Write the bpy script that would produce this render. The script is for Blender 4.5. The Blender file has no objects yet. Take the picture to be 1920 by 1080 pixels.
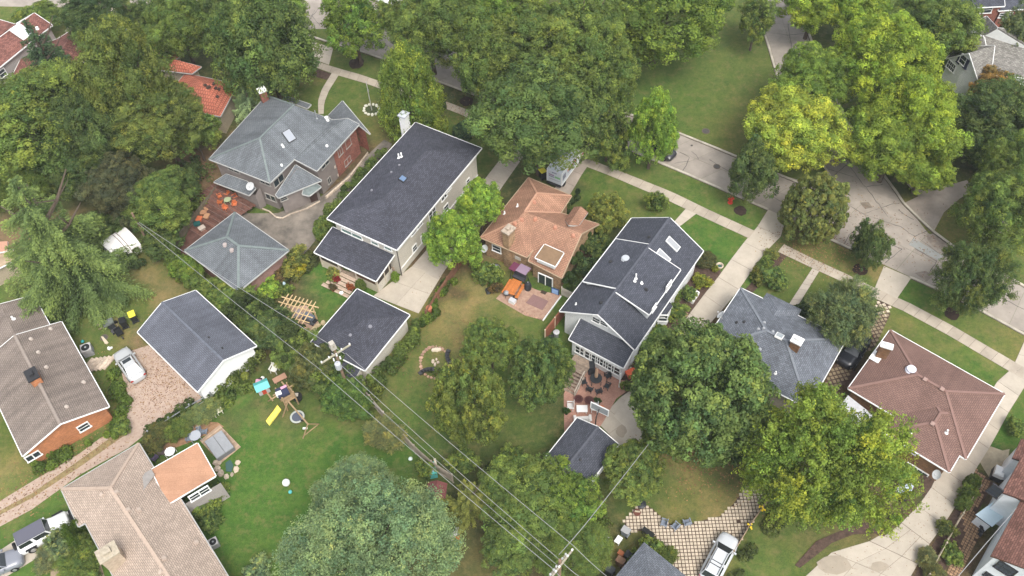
import bpy, math, random
import numpy as np
from mathutils import Vector, Matrix
from mathutils.bvhtree import BVHTree
from mathutils.geometry import tessellate_polygon
R_ = math.radians
random.seed(7)
rng = np.random.default_rng(11)
S = bpy.context.scene
COL = S.collection
# ------------------------------------------------------------------ camera, sky, sun, exposure
FOC, PITCH, ROLL, HC = 1650.0, R_(52.9), R_(-2.5), 75.0
cp, sp = math.cos(PITCH), math.sin(PITCH)
_R, _U, _F = Vector((1, 0, 0)), Vector((0, sp, cp)), Vector((0, cp, -sp))
_c, _s = math.cos(ROLL), math.sin(ROLL)
CR = _c*_R + _s*_U; CU = -_s*_R + _c*_U
cd = bpy.data.cameras.new('camera'); cam = bpy.data.objects.new('camera', cd); COL.objects.link(cam)
cam.matrix_world = Matrix(((CR.x, CU.x, -_F.x, 0), (CR.y, CU.y, -_F.y, 0), (CR.z, CU.z, -_F.z, HC), (0, 0, 0, 1)))
cd.sensor_width = 36; cd.lens = FOC/1920*36; cd.clip_end = 3000; cd.clip_start = 1
S.camera = cam
S.render.resolution_x, S.render.resolution_y = 1024, 576
w = bpy.data.worlds.new('World'); S.world = w; w.use_nodes = True
nt = w.node_tree; bg = nt.nodes['Background']
sky = nt.nodes.new('ShaderNodeTexSky'); sky.sky_type = 'NISHITA'; sky.sun_disc = False
SUN_EL, SUN_AZ = 58, 158      # azimuth clockwise from +Y
sky.sun_elevation = R_(SUN_EL); sky.sun_rotation = R_(SUN_AZ)
sky.air_density = 1.0; sky.dust_density = 4.0; sky.ozone_density = 0.6
hs = nt.nodes.new('ShaderNodeHueSaturation'); hs.inputs['Saturation'].default_value = 0.35
nt.links.new(sky.outputs[0], hs.inputs['Color']); nt.links.new(hs.outputs[0], bg.inputs['Color'])
bg.inputs['Strength'].default_value = 0.15
sd = bpy.data.lights.new('sun', 'SUN'); sd.energy = .8; sd.angle = R_(20); sd.color = (1, .965, .9)
sun = bpy.data.objects.new('sun', sd); COL.objects.link(sun)
dirv = Vector((math.sin(R_(SUN_AZ))*math.cos(R_(SUN_EL)), math.cos(R_(SUN_AZ))*math.cos(R_(SUN_EL)), math.sin(R_(SUN_EL))))
sun.rotation_euler = dirv.to_track_quat('Z', 'Y').to_euler(); sun.location = dirv*200
S.view_settings.view_transform = 'Standard'; S.view_settings.look = 'None'
S.view_settings.exposure = 1.13; S.view_settings.gamma = 1
S.cycles.max_bounces = 8; S.cycles.transparent_max_bounces = 4
S.cycles.diffuse_bounces = 6

def ray(px, py):
    x = (px-960)/FOC; y = -(py-540)/FOC
    return (x*CR + y*CU + _F)
def W(px, py, z=0.0):
    r = ray(px, py); k = (z-HC)/r.z
    return Vector((r.x*k, r.y*k, z))
def rayplane(px, py, p, n):
    r = ray(px, py); o = Vector((0, 0, HC)); return o + r*((p-o).dot(n)/r.dot(n))
def mpp(px, py, z=0):      # metres per photo pixel, across
    return (W(px, py, z)-Vector((0, 0, HC))).length/FOC

# ------------------------------------------------------------------ object helpers
def tag(o, label=None, cat=None, group=None, kind=None):
    if label: o['label'] = label
    if cat: o['category'] = cat
    if group: o['group'] = group
    if kind: o['kind'] = kind
    return o
def thing(name, label, cat, loc=(0, 0, 0), group=None, rz=0):
    o = bpy.data.objects.new(name, None); COL.objects.link(o); o.location = loc; o.rotation_euler.z = rz
    o.empty_display_size = .3
    return tag(o, label, cat, group)
def wloc(o):
    p = Vector((0, 0, 0))
    while o: p += Vector(o.location); o = o.parent
    return p
def dup(root, loc, rz=0, label=None, scale=None, name=None, group=None):
    def cpy(o, par):
        c = o.copy(); COL.objects.link(c)
        if par: c.parent = par
        for ch in o.children: cpy(ch, c)
        return c
    r = cpy(root, None); r.location = loc; r.rotation_euler.z = rz
    if scale: r.scale = (scale,)*3 if not hasattr(scale, '__len__') else scale
    if label: r['label'] = label
    if group: r['group'] = group
    return r
class MB:
    def __init__(s): s.v = []; s.f = []; s.uv = []; s.mi = []; s.tf = None
    def poly(s, pts, uv=None, m=0):
        i = len(s.v)
        if s.tf: pts = [s.tf @ Vector(p) for p in pts]
        s.v += [tuple(p) for p in pts]; s.f.append(tuple(range(i, i+len(pts)))); s.mi.append(m)
        s.uv += (uv if uv else [(p[0], p[1]) for p in pts])
    def box(s, c, d, rz=0, m=0, R=None, taper=1.0):
        c = Vector(c); hx, hy, hz = d[0]/2, d[1]/2, d[2]/2
        R = R or Matrix.Rotation(rz, 3, 'Z')
        P = [c + R @ Vector((sx*hx*(taper if sz > 0 else 1), sy*hy*(taper if sz > 0 else 1), sz*hz)) for sz in (-1, 1) for sx, sy in ((-1, -1), (1, -1), (1, 1), (-1, 1))]
        for q in ((3, 2, 1, 0), (4, 5, 6, 7), (0, 1, 5, 4), (1, 2, 6, 5), (2, 3, 7, 6), (3, 0, 4, 7)):
            ps = [P[k] for k in q]; a = (ps[1]-ps[0]).length; b = (ps[2]-ps[1]).length
            s.poly(ps, [(0, 0), (a, 0), (a, b), (0, b)], m)
    def beam(s, p, q, w, h, m=0):
        p, q = Vector(p), Vector(q); d = q-p; L = d.length; x = d/L
        y = Vector((0, 0, 1)).cross(x)
        if y.length < 1e-3: y = Vector((0, 1, 0))
        y.normalize(); z = x.cross(y); R = Matrix((x, y, z)).transposed()
        s.box((p+q)/2, (L, w, h), R=R, m=m)
    def tube(s, p, q, r0, r1=None, n=6, m=0, cap=True):
        r1 = r0 if r1 is None else r1; p, q = Vector(p), Vector(q); d = (q-p).normalized()
        a = d.orthogonal().normalized(); b = d.cross(a)
        A = [p+(a*math.cos(t)+b*math.sin(t))*r0 for t in [2*math.pi*k/n for k in range(n)]]
        B = [q+(a*math.cos(t)+b*math.sin(t))*r1 for t in [2*math.pi*k/n for k in range(n)]]
        for k in range(n): s.poly([A[k], A[(k+1) % n], B[(k+1) % n], B[k]], m=m)
        if cap: s.poly(A[::-1], m=m); s.poly(B, m=m)
    def lathe(s, c, prof, n=12, m=0, sc=(1, 1)):     # prof: [(r, z)]
        c = Vector(c)
        rings = [[c+Vector((r*sc[0]*math.cos(2*math.pi*k/n), r*sc[1]*math.sin(2*math.pi*k/n), z)) for k in range(n)] for r, z in prof]
        for A, B in zip(rings, rings[1:]):
            for k in range(n): s.poly([A[k], A[(k+1) % n], B[(k+1) % n], B[k]], m=m)
        s.poly(rings[-1], m=m)
    def prism(s, pts, z0, z1, m=0, bottom=False):
        a = [Vector((p[0], p[1], z0)) for p in pts]; b = [Vector((p[0], p[1], z1)) for p in pts]
        area = sum(p[0]*q[1]-q[0]*p[1] for p, q in zip(pts, list(pts[1:])+[pts[0]]))
        if area < 0: a.reverse(); b.reverse()
        for t in tessellate_polygon([b]):
            s.poly([b[k] for k in t] if (b[t[1]]-b[t[0]]).cross(b[t[2]]-b[t[0]]).z > 0 else [b[k] for k in reversed(t)], m=m)
        L = 0
        for k in range(len(a)):
            j = (k+1) % len(a); d = (a[j]-a[k]).length
            s.poly([a[k], a[j], b[j], b[k]], [(L, z0), (L+d, z0), (L+d, z1), (L, z1)], m); L += d
    def build(s, name, mats, parent=None, world=True, smooth=False, weld=False):
        me = bpy.data.meshes.new(name)
        off = wloc(parent) if (parent and world) else Vector((0, 0, 0))
        me.from_pydata([(a-off.x, b-off.y, c-off.z) for a, b, c in s.v], [], s.f)
        if not isinstance(mats, (list, tuple)): mats = [mats]
        for m in mats: me.materials.append(m)
        if len(mats) > 1: me.polygons.foreach_set('material_index', s.mi)
        ul = me.uv_layers.new(name='UVMap'); ul.data.foreach_set('uv', np.array(s.uv, 'f').ravel())
        if smooth or weld:
            import bmesh
            bm = bmesh.new(); bm.from_mesh(me); bmesh.ops.remove_doubles(bm, verts=bm.verts, dist=1e-4); bm.to_mesh(me); bm.free()
        if smooth: me.polygons.foreach_set('use_smooth', [True]*len(me.polygons))
        o = bpy.data.objects.new(name, me); COL.objects.link(o)
        if parent: o.parent = parent
        return o

# ------------------------------------------------------------------ materials
MATS = {}
def nodes(name):
    m = bpy.data.materials.new(name); m.use_nodes = True; t = m.node_tree
    return m, t, t.nodes['Principled BSDF'], t.nodes.new, t.links.new
def plain(name, c, rough=.6, var=.0, scale=3., bump=0., metal=0., spec=.3, rnd=0., c2=None, coord='Object'):
    if name in MATS: return MATS[name]
    m, t, p, N, Lk = nodes(name); MATS[name] = m
    p.inputs['Roughness'].default_value = rough; p.inputs['Metallic'].default_value = metal
    p.inputs['Specular IOR Level'].default_value = spec
    c = tuple(c)+(1,)
    out = None
    if var or c2:
        tc = N('ShaderNodeTexCoord'); nz = N('ShaderNodeTexNoise'); nz.inputs['Scale'].default_value = scale; nz.inputs['Detail'].default_value = 6; nz.inputs['Roughness'].default_value = .65
        Lk(tc.outputs[coord], nz.inputs['Vector'])
        rp = N('ShaderNodeValToRGB'); rp.color_ramp.elements[0].position = .32; rp.color_ramp.elements[1].position = .68
        lo = tuple(x*(1-var) for x in c[:3])+(1,); hi = (tuple(c2)+(1,)) if c2 else tuple(min(1, x*(1+var)) for x in c[:3])+(1,)
        rp.color_ramp.elements[0].color = lo if not c2 else c; rp.color_ramp.elements[1].color = hi
        Lk(nz.outputs[0], rp.inputs[0]); out = rp.outputs[0]
        if bump:
            b = N('ShaderNodeBump'); b.inputs['Strength'].default_value = bump; b.inputs['Distance'].default_value = .03
            Lk(nz.outputs[0], b.inputs['Height']); Lk(b.outputs[0], p.inputs['Normal'])
    if rnd:
        oi = N('ShaderNodeObjectInfo'); mp = N('ShaderNodeMapRange'); mp.inputs[3].default_value = 1-rnd; mp.inputs[4].default_value = 1+rnd
        Lk(oi.outputs['Random'], mp.inputs[0])
        mx = N('ShaderNodeMix'); mx.data_type = 'RGBA'; mx.blend_type = 'MULTIPLY'; mx.inputs[0].default_value = 1
        if out: Lk(out, mx.inputs[6])
        else: mx.inputs[6].default_value = c
        Lk(mp.outputs[0], mx.inputs[7]); out = mx.outputs[2]
    if out: Lk(out, p.inputs['Base Color'])
    else: p.inputs['Base Color'].default_value = c
    return m
def courses(name, c1, c2, mortar, bw, rh, ms, patch=.25, pscale=.35, rough=.85, bump=.3, streak=0., dark=None):
    """rows of shingles or bricks on metre UVs, with wear patches"""
    if name in MATS: return MATS[name]
    m, t, p, N, Lk = nodes(name); MATS[name] = m
    p.inputs['Roughness'].default_value = rough; p.inputs['Specular IOR Level'].default_value = .2
    uv = N('ShaderNodeUVMap'); br = N('ShaderNodeTexBrick')
    br.inputs['Scale'].default_value = 1; br.inputs['Brick Width'].default_value = bw; br.inputs['Row Height'].default_value = rh
    br.inputs['Mortar Size'].default_value = ms; br.inputs['Color1'].default_value = tuple(c1)+(1,); br.inputs['Color2'].default_value = tuple(c2)+(1,)
    br.inputs['Mortar'].default_value = tuple(mortar)+(1,); br.inputs['Bias'].default_value = 0
    Lk(uv.outputs[0], br.inputs['Vector'])
    tc = N('ShaderNodeTexCoord')
    nz = N('ShaderNodeTexNoise'); nz.inputs['Scale'].default_value = pscale; nz.inputs['Detail'].default_value = 5; Lk(tc.outputs['Object'], nz.inputs['Vector'])
    mr = N('ShaderNodeMapRange'); mr.inputs[1].default_value = .3; mr.inputs[2].default_value = .7; mr.inputs[3].default_value = 1-patch; mr.inputs[4].default_value = 1+patch
    Lk(nz.outputs[0], mr.inputs[0])
    n2 = N('ShaderNodeTexNoise'); n2.inputs['Scale'].default_value = 13; n2.inputs['Detail'].default_value = 3; Lk(tc.outputs['Object'], n2.inputs['Vector'])
    m2 = N('ShaderNodeMapRange'); m2.inputs[1].default_value = .3; m2.inputs[2].default_value = .7; m2.inputs[3].default_value = .86; m2.inputs[4].default_value = 1.14
    Lk(n2.outputs[0], m2.inputs[0])
    mu = N('ShaderNodeMath'); mu.operation = 'MULTIPLY'; Lk(mr.outputs[0], mu.inputs[0]); Lk(m2.outputs[0], mu.inputs[1])
    last = mu.outputs[0]
    if streak:      # weather streaks running down the slope
        mpg = N('ShaderNodeMapping'); mpg.inputs['Scale'].default_value = (1.4, .12, 1); Lk(uv.outputs[0], mpg.inputs[0])
        n3 = N('ShaderNodeTexNoise'); n3.inputs['Scale'].default_value = 1; n3.inputs['Detail'].default_value = 3; Lk(mpg.outputs[0], n3.inputs['Vector'])
        m3 = N('ShaderNodeMapRange'); m3.inputs[1].default_value = .3; m3.inputs[2].default_value = .7; m3.inputs[3].default_value = 1-streak; m3.inputs[4].default_value = 1+streak
        Lk(n3.outputs[0], m3.inputs[0]); mv = N('ShaderNodeMath'); mv.operation = 'MULTIPLY'; Lk(last, mv.inputs[0]); Lk(m3.outputs[0], mv.inputs[1]); last = mv.outputs[0]
    mx = N('ShaderNodeMix'); mx.data_type = 'RGBA'; mx.blend_type = 'MULTIPLY'; mx.inputs[0].default_value = 1
    Lk(br.outputs['Color'], mx.inputs[6]); Lk(last, mx.inputs[7]); Lk(mx.outputs[2], p.inputs['Base Color'])
    b = N('ShaderNodeBump'); b.inputs['Strength'].default_value = bump; b.inputs['Distance'].default_value = .02; b.invert = True
    Lk(br.outputs['Fac'], b.inputs['Height']); Lk(b.outputs[0], p.inputs['Normal'])
    return m
def shingle(name, c, d=.3, patch=.16, streak=.12, warm=0):
    c1 = tuple(x*(1-d) for x in c); c2 = tuple(x*(1+d) for x in c)
    return courses('shingle '+name, c1, c2, tuple(x*.45 for x in c), .34, .17, .018, patch, streak=streak)
def brickm(name, c, d=.3, mort=None):
    return courses('brick '+name, tuple(x*(1-d) for x in c), tuple(x*(1+d) for x in c), mort or tuple(.5*x+.12 for x in c), .24, .09, .01, .2, .8)
def siding(name, c):
    return courses('siding '+name, c, tuple(x*.97 for x in c), tuple(x*.6 for x in c), 6., .16, .012, .05, .5, rough=.6)
WHITE = plain('white trim paint', (.78, .78, .76), .5, .05, 2)
GUT = plain('gutter metal', (.4, .4, .38), .4, .08, 2)
DKMET = plain('dark metal', (.03, .03, .032), .45)
GREYMET = plain('galvanised metal', (.35, .36, .37), .4, .15, 4, metal=.4)
BLACKP = plain('black plastic', (.018, .019, .02), .45)
WOOD = plain('weathered wood', (.26, .2, .15), .8, .3, 2.5, rnd=.2)
WOODL = plain('new wood', (.55, .4, .22), .7, .15, 3, rnd=.1)
WOODR = plain('red stained deck wood', (.12, .058, .042), .7, .35, 2.5, rnd=.3)
CONC = plain('pale concrete', (.42, .37, .3), .85, .1, .8, .15, rnd=.06)
CONCD = plain('old concrete', (.33, .28, .235), .9, .22, .5, .2, rnd=.1)
WALKM = plain('sidewalk concrete', (.37, .32, .255), .9, .15, .7, .2, rnd=.1)
ROADM = plain('road concrete', (.305, .268, .228), .9, .17, .5, .2, rnd=.06)
KERBM = plain('kerb concrete', (.42, .38, .31), .9, .25, .9)
TAR = plain('tar crack filler', (.085, .075, .066), .6, .2, 3)
MULCH = plain('mulch', (.075, .048, .035), .95, .45, 3, .5)
DIRT = plain('dirt', (.2, .13, .085), .95, .35, .8, .4)
STONE = plain('pale stone', (.45, .37, .29), .85, .3, 3, rnd=.25)
ROCKP = plain('pinkish stone', (.38, .24, .17), .85, .3, 3, rnd=.3)
def glass(name='window glass', c=(.03, .04, .045), rough=.08):
    m = plain(name, c, rough, spec=.6); return m
GLASS = glass(); GLASSG = glass('green window glass', (.12, .2, .17), .1); SKYG = glass('skylight glass', (.28, .3, .33), .15)

def foliage_mat(name, trans=.46):
    m, t, p, N, Lk = nodes(name)
    p.inputs['Roughness'].default_value = .7; p.inputs['Specular IOR Level'].default_value = .12
    oi = N('ShaderNodeObjectInfo'); at = N('ShaderNodeAttribute'); at.attribute_name = 'tone'
    mx = N('ShaderNodeMix'); mx.data_type = 'RGBA'; mx.blend_type = 'MULTIPLY'; mx.inputs[0].default_value = 1
    Lk(oi.outputs['Color'], mx.inputs[6]); Lk(at.outputs['Color'], mx.inputs[7]); Lk(mx.outputs[2], p.inputs['Base Color'])
    tr = N('ShaderNodeBsdfTranslucent'); Lk(mx.outputs[2], tr.inputs['Color'])
    ms = N('ShaderNodeMixShader'); ms.inputs[0].default_value = trans
    out = t.nodes['Material Output']; Lk(p.outputs[0], ms.inputs[1]); Lk(tr.outputs[0], ms.inputs[2]); Lk(ms.outputs[0], out.inputs['Surface'])
    return m
LEAF = foliage_mat('leaves'); NEEDLE = foliage_mat('needles', .12)
BARK = plain('bark', (.1, .075, .055), .95, .35, 4, .6)

# ------------------------------------------------------------------ foliage meshes
def unit(a): return a/np.maximum(np.linalg.norm(a, axis=1, keepdims=True), 1e-9)
def leaf_mesh(name, P, Nn, size, tone, mat=None, asp=.62, along=None, bend=.15):
    n = len(P); rv = rng.normal(size=(n, 3)) if along is None else along
    T = unit(rv - (rv*Nn).sum(1, keepdims=True)*Nn) if along is None else unit(along)
    B = unit(np.cross(Nn, T)); s = size[:, None]
    V = np.stack([P-T*s*.5, P+B*s*asp*.5+Nn*s*bend, P+T*s*.5, P-B*s*asp*.5+Nn*s*bend], 1).reshape(-1, 3)
    me = bpy.data.meshes.new(name)
    me.vertices.add(4*n); me.vertices.foreach_set('co', V.astype('f').ravel())
    me.loops.add(4*n); me.loops.foreach_set('vertex_index', np.arange(4*n, dtype='i'))
    me.polygons.add(n); me.polygons.foreach_set('loop_start', np.arange(0, 4*n, 4, dtype='i'))
    try: me.polygons.foreach_set('loop_total', np.full(n, 4, 'i'))
    except Exception: pass
    me.update(calc_edges=True)
    a = me.attributes.new('tone', 'FLOAT_COLOR', 'POINT')
    c = np.ones((n, 4), 'f'); c[:, :3] = tone
    a.data.foreach_set('color', np.repeat(c, 4, 0).ravel())
    me.materials.append(mat or LEAF)
    return me
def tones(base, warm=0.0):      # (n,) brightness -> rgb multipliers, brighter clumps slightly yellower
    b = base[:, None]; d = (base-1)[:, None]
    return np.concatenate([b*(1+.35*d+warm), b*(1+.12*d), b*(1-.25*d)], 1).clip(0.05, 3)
def crown(seed, nl, lr0, lr1, nleaf, lsize, bottom=-.5, shape='round', rough=.1, droop=0., sub=22, tvar=.22, tuft=.36, spike=0., ln=.34):
    """unit crown: lobes over an uneven ellipsoid, each lobe a cluster of small leafy tufts"""
    r = np.random.default_rng(seed)
    k = np.arange(int(nl*1.6)); z = 1-2*(k+.5)/len(k); ph = k*2.39996+r.uniform(-.5, .5, len(k))
    z = np.clip(z+r.uniform(-.12, .12, len(k)), -1, 1); D = np.stack([np.sqrt(1-z*z)*np.cos(ph), np.sqrt(1-z*z)*np.sin(ph), z], 1)
    D = D[z > bottom]
    a1, a2, a3 = r.uniform(0, 6.28, 3)
    az = np.arctan2(D[:, 1], D[:, 0])
    rad = 1+rough*(np.sin(2*az+a1)+.7*np.sin(3*az+a2)+.6*np.sin(5*az+a3+3*D[:, 2]))*.6+r.uniform(-rough, rough, len(D))
    lr = r.uniform(lr0, lr1, len(D))
    C = D*(rad-lr*r.uniform(.6, 1.75, len(D)))[:, None]
    def shp(C):
        t = ((C[:, 2:3]+1)/2).clip(0, 1)
        if shape == 'cone': C[:, :2] *= (1.05-.75*t)*1.25
        if shape == 'egg': C[:, :2] *= (1.1-.38*t)
        return C
    C = shp(C); nin = int(len(C)*.5); pick = r.integers(0, len(C), nin)
    Ci = C[pick]*r.uniform(.4, .8, (nin, 1)); C = np.concatenate([C, Ci]); lr = np.concatenate([lr, r.uniform(lr0, lr1, nin)])
    w_ = np.concatenate([np.ones(len(D)), np.full(nin, .6)])
    ltone = 1+r.normal(0, tvar*.4, len(C)).clip(-.3, .35)
    ns = np.maximum(4, (sub*w_*(lr/((lr0+lr1)/2))**2)).astype(int); li = np.repeat(np.arange(len(C)), ns); N = len(li)
    U = unit(C*np.array([1, 1, .8]))
    Sd = unit(r.normal(size=(N, 3))+U[li]*.9+np.array([0, 0, .25]))
    L = lr[li][:, None]; SC = C[li]+Sd*L*r.uniform(.55, 1.18, (N, 1))
    if droop: SC[:, 2] -= droop*L[:, 0]*r.random(N)
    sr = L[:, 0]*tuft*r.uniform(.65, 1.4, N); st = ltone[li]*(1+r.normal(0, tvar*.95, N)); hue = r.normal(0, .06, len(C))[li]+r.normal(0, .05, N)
    # outermost tufts brighter, inner ones darker
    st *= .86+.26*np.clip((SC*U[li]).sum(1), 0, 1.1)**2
    p = sr**2*w_[li]; cnt = r.multinomial(nleaf, p/p.sum()); j = np.repeat(np.arange(N), cnt); n = len(j)
    V = unit(r.normal(size=(n, 3))+Sd[j]*.9+np.array([0, 0, .35]))
    off = V*sr[j][:, None]*r.uniform(.75, 1.1, (n, 1))
    if spike: off += Sd[j]*(sr[j]*spike*r.uniform(-.6, 1.3, n))[:, None]
    P = SC[j]+off; Nn = unit(V+r.normal(size=(n, 3))*ln)
    T = (st[j]*(1+r.normal(0, .05, n))).clip(.4, 1.8)
    P[:, :2] /= np.percentile(np.hypot(P[:, 0], P[:, 1]), 95); P[:, 2] /= np.percentile(np.abs(P[:, 2]), 96)
    P[:, 2] = np.maximum(P[:, 2], -1.05)
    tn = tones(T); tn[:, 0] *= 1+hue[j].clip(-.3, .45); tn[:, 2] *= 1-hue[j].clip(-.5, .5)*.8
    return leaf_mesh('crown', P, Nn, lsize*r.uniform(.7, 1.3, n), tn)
def spruce(seed, nb=15, per=15, leafs=36000, droop=.35, ls=.03, up=0.0, ratio=.42):
    """conifer of unit height; radius = ratio at the base"""
    r = np.random.default_rng(seed); PP, NN, AA, TT = [], [], [], []
    tot = 0; items = []
    for a in range(nb):
        t = (a+.5)/nb; zc = .06+.94*t; rad = ratio*(1-t)**.8+.015
        for b in range(max(4, int(per*(1-t)**.6))):
            items.append((zc+r.uniform(-.02, .02), rad*r.uniform(.75, 1.15), r.uniform(0, 6.283), 1+r.normal(0, .13)))
    sw = sum(i[1] for i in items)
    for zc, L, ph, tn in items:
        n = max(10, int(leafs*L/sw)); s = r.beta(1.6, 1.1, n)
        d = np.array([math.cos(ph), math.sin(ph), 0]); sd_ = np.array([-d[1], d[0], 0])
        w_ = (.1*L+.008)*(1-.65*s)*1.25
        side = r.normal(size=n)*w_*.62
        zz = zc - droop*L*s**1.5 + up*L*s - r.random(n)**2*.075*(.35+s)*(1+2*np.abs(side)/(w_+1e-6))*.6
        P = d*(s*L)[:, None]+sd_*side[:, None]; P[:, 2] = zz
        PP.append(P); NN.append(unit(np.stack([r.normal(0, .45, n), r.normal(0, .45, n), np.ones(n)], 1)))
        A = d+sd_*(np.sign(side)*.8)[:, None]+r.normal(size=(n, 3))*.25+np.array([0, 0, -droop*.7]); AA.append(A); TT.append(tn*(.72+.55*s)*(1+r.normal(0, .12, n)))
    P = np.concatenate(PP); Nn = np.concatenate(NN); A = unit(np.concatenate(AA)); Nn = unit(Nn-(Nn*A).sum(1, keepdims=True)*A)
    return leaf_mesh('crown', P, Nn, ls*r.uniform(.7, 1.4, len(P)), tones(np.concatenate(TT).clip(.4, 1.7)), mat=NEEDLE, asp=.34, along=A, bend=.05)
def trunk_mesh(seed, nlimb=7, spread=.6, lean=.0, thick=.05):
    """unit trunk: 1 high to the crown centre, limbs reaching into the crown"""
    r = random.Random(seed); b = MB(); P = Vector((0, 0, -.03)); rad = thick
    pts = [Vector((0, 0, -.03)), Vector((r.uniform(-.02, .02), r.uniform(-.02, .02), .3)), Vector((r.uniform(-.04, .04), r.uniform(-.04, .04), .62)), Vector((r.uniform(-.05, .05), r.uniform(-.05, .05), 1.0)), Vector((r.uniform(-.08, .08), r.uniform(-.08, .08), 1.4))]
    rr = [thick*1.35, thick, thick*.8, thick*.5, thick*.15]
    for k in range(4): b.tube(pts[k], pts[k+1], rr[k], rr[k+1], 8, cap=False)
    for k in range(nlimb):
        t = r.uniform(.45, 1.0); base = pts[1].lerp(pts[3], (t-.3)/.7); a = k*2.4+r.uniform(-.4, .4)
        d = Vector((math.cos(a), math.sin(a), r.uniform(.5, 1.0)))*spread*r.uniform(.6, .9)
        mid = base+d*.5+Vector((0, 0, -.04)); end = base+d
        b.tube(base, mid, thick*.5, thick*.32, 6, cap=False); b.tube(mid, end, thick*.32, thick*.08, 5, cap=False)
        for q in range(2):
            e = mid+Vector((r.uniform(-.25, .25), r.uniform(-.25, .25), r.uniform(.05, .3)))*spread; b.tube(mid, e, thick*.2, thick*.05, 4, cap=False)
    o = b.build('trunk', BARK); me = o.data; bpy.data.objects.remove(o); return me
# ------------------------------------------------------------------ the ground and everything laid on it
def ground():
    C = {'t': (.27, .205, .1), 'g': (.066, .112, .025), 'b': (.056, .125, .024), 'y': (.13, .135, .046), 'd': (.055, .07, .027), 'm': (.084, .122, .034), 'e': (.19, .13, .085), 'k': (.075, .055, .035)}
    ctl = []
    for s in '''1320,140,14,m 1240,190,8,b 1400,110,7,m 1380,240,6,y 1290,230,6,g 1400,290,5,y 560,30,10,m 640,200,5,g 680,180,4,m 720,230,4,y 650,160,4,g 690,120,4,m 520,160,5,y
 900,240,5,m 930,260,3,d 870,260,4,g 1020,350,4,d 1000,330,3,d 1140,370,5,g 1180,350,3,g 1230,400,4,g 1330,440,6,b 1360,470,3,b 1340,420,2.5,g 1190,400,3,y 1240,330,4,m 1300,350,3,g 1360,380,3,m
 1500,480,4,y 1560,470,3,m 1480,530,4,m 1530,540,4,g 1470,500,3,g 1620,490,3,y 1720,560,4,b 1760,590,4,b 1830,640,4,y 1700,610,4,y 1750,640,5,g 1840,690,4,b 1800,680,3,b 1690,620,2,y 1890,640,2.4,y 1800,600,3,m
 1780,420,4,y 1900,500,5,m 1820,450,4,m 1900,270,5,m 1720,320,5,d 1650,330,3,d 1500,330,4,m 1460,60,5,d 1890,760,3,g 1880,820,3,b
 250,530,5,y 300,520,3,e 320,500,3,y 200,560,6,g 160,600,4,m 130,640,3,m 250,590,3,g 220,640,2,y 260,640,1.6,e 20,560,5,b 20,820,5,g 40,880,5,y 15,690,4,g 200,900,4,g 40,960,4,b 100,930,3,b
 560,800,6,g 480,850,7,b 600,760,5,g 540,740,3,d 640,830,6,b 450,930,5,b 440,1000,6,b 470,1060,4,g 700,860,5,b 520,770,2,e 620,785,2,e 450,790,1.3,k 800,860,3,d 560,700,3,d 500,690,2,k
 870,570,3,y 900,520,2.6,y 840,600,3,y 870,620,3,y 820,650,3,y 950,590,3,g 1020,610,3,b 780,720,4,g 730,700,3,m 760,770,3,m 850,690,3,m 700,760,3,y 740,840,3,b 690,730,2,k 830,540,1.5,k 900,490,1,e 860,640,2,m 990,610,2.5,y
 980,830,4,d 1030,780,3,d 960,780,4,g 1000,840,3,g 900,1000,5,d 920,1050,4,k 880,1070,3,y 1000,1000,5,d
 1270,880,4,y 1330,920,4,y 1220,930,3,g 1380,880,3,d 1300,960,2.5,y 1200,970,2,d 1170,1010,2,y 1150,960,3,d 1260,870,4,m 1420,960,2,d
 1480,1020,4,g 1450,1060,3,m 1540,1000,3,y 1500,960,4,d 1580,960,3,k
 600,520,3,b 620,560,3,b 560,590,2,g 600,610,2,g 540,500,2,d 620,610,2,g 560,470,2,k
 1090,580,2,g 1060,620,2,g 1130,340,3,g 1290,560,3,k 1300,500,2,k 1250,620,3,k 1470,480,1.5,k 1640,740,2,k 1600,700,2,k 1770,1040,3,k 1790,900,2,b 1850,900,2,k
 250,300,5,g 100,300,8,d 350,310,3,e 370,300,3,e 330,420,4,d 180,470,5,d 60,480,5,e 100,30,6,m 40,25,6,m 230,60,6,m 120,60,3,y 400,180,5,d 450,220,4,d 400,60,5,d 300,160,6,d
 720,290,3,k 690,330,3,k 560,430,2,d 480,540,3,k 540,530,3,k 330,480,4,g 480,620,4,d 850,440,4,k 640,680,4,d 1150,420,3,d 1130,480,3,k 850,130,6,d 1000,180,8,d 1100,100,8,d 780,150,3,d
 905,540,1.2,t 882,568,1.5,t 852,600,1.6,t 838,640,1.4,t 868,628,1.2,t 935,575,1.0,t 790,712,1.2,t 318,528,1.6,t 280,545,1.5,t 1262,885,1.3,t 1345,930,1.3,t 1290,905,1.2,t 1740,690,.1,g 1850,665,1.2,t 1770,660,1,t 1590,480,1,t 1640,515,1,t 225,625,1.2,t 20,905,2,t 1150,345,1.2,t
'''.split():
        x, y, r, c = s.split(','); p = W(float(x), float(y)); ctl.append((p.x, p.y, float(r), C[c]))
    xs = np.concatenate([[-900, -400, -160], np.arange(-110, 110.1, .55), [160, 400, 900]])
    ys = np.concatenate([[-500, -200, -20], np.arange(8, 150, .55), [220, 500, 1400]])
    X, Y = np.meshgrid(xs, ys); V = np.stack([X.ravel(), Y.ravel(), 0*X.ravel()], 1)
    num = np.tile(np.array([C['g']]), (len(V), 1))*.004; den = np.full(len(V), .004)
    jx = V[:, 0]+1.1*np.sin(V[:, 1]*.9+V[:, 0]*.4)+.8*np.sin(V[:, 1]*2.1); jy = V[:, 1]+1.1*np.sin(V[:, 0]*.8)+.7*np.sin(V[:, 0]*2.3+1)
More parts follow.
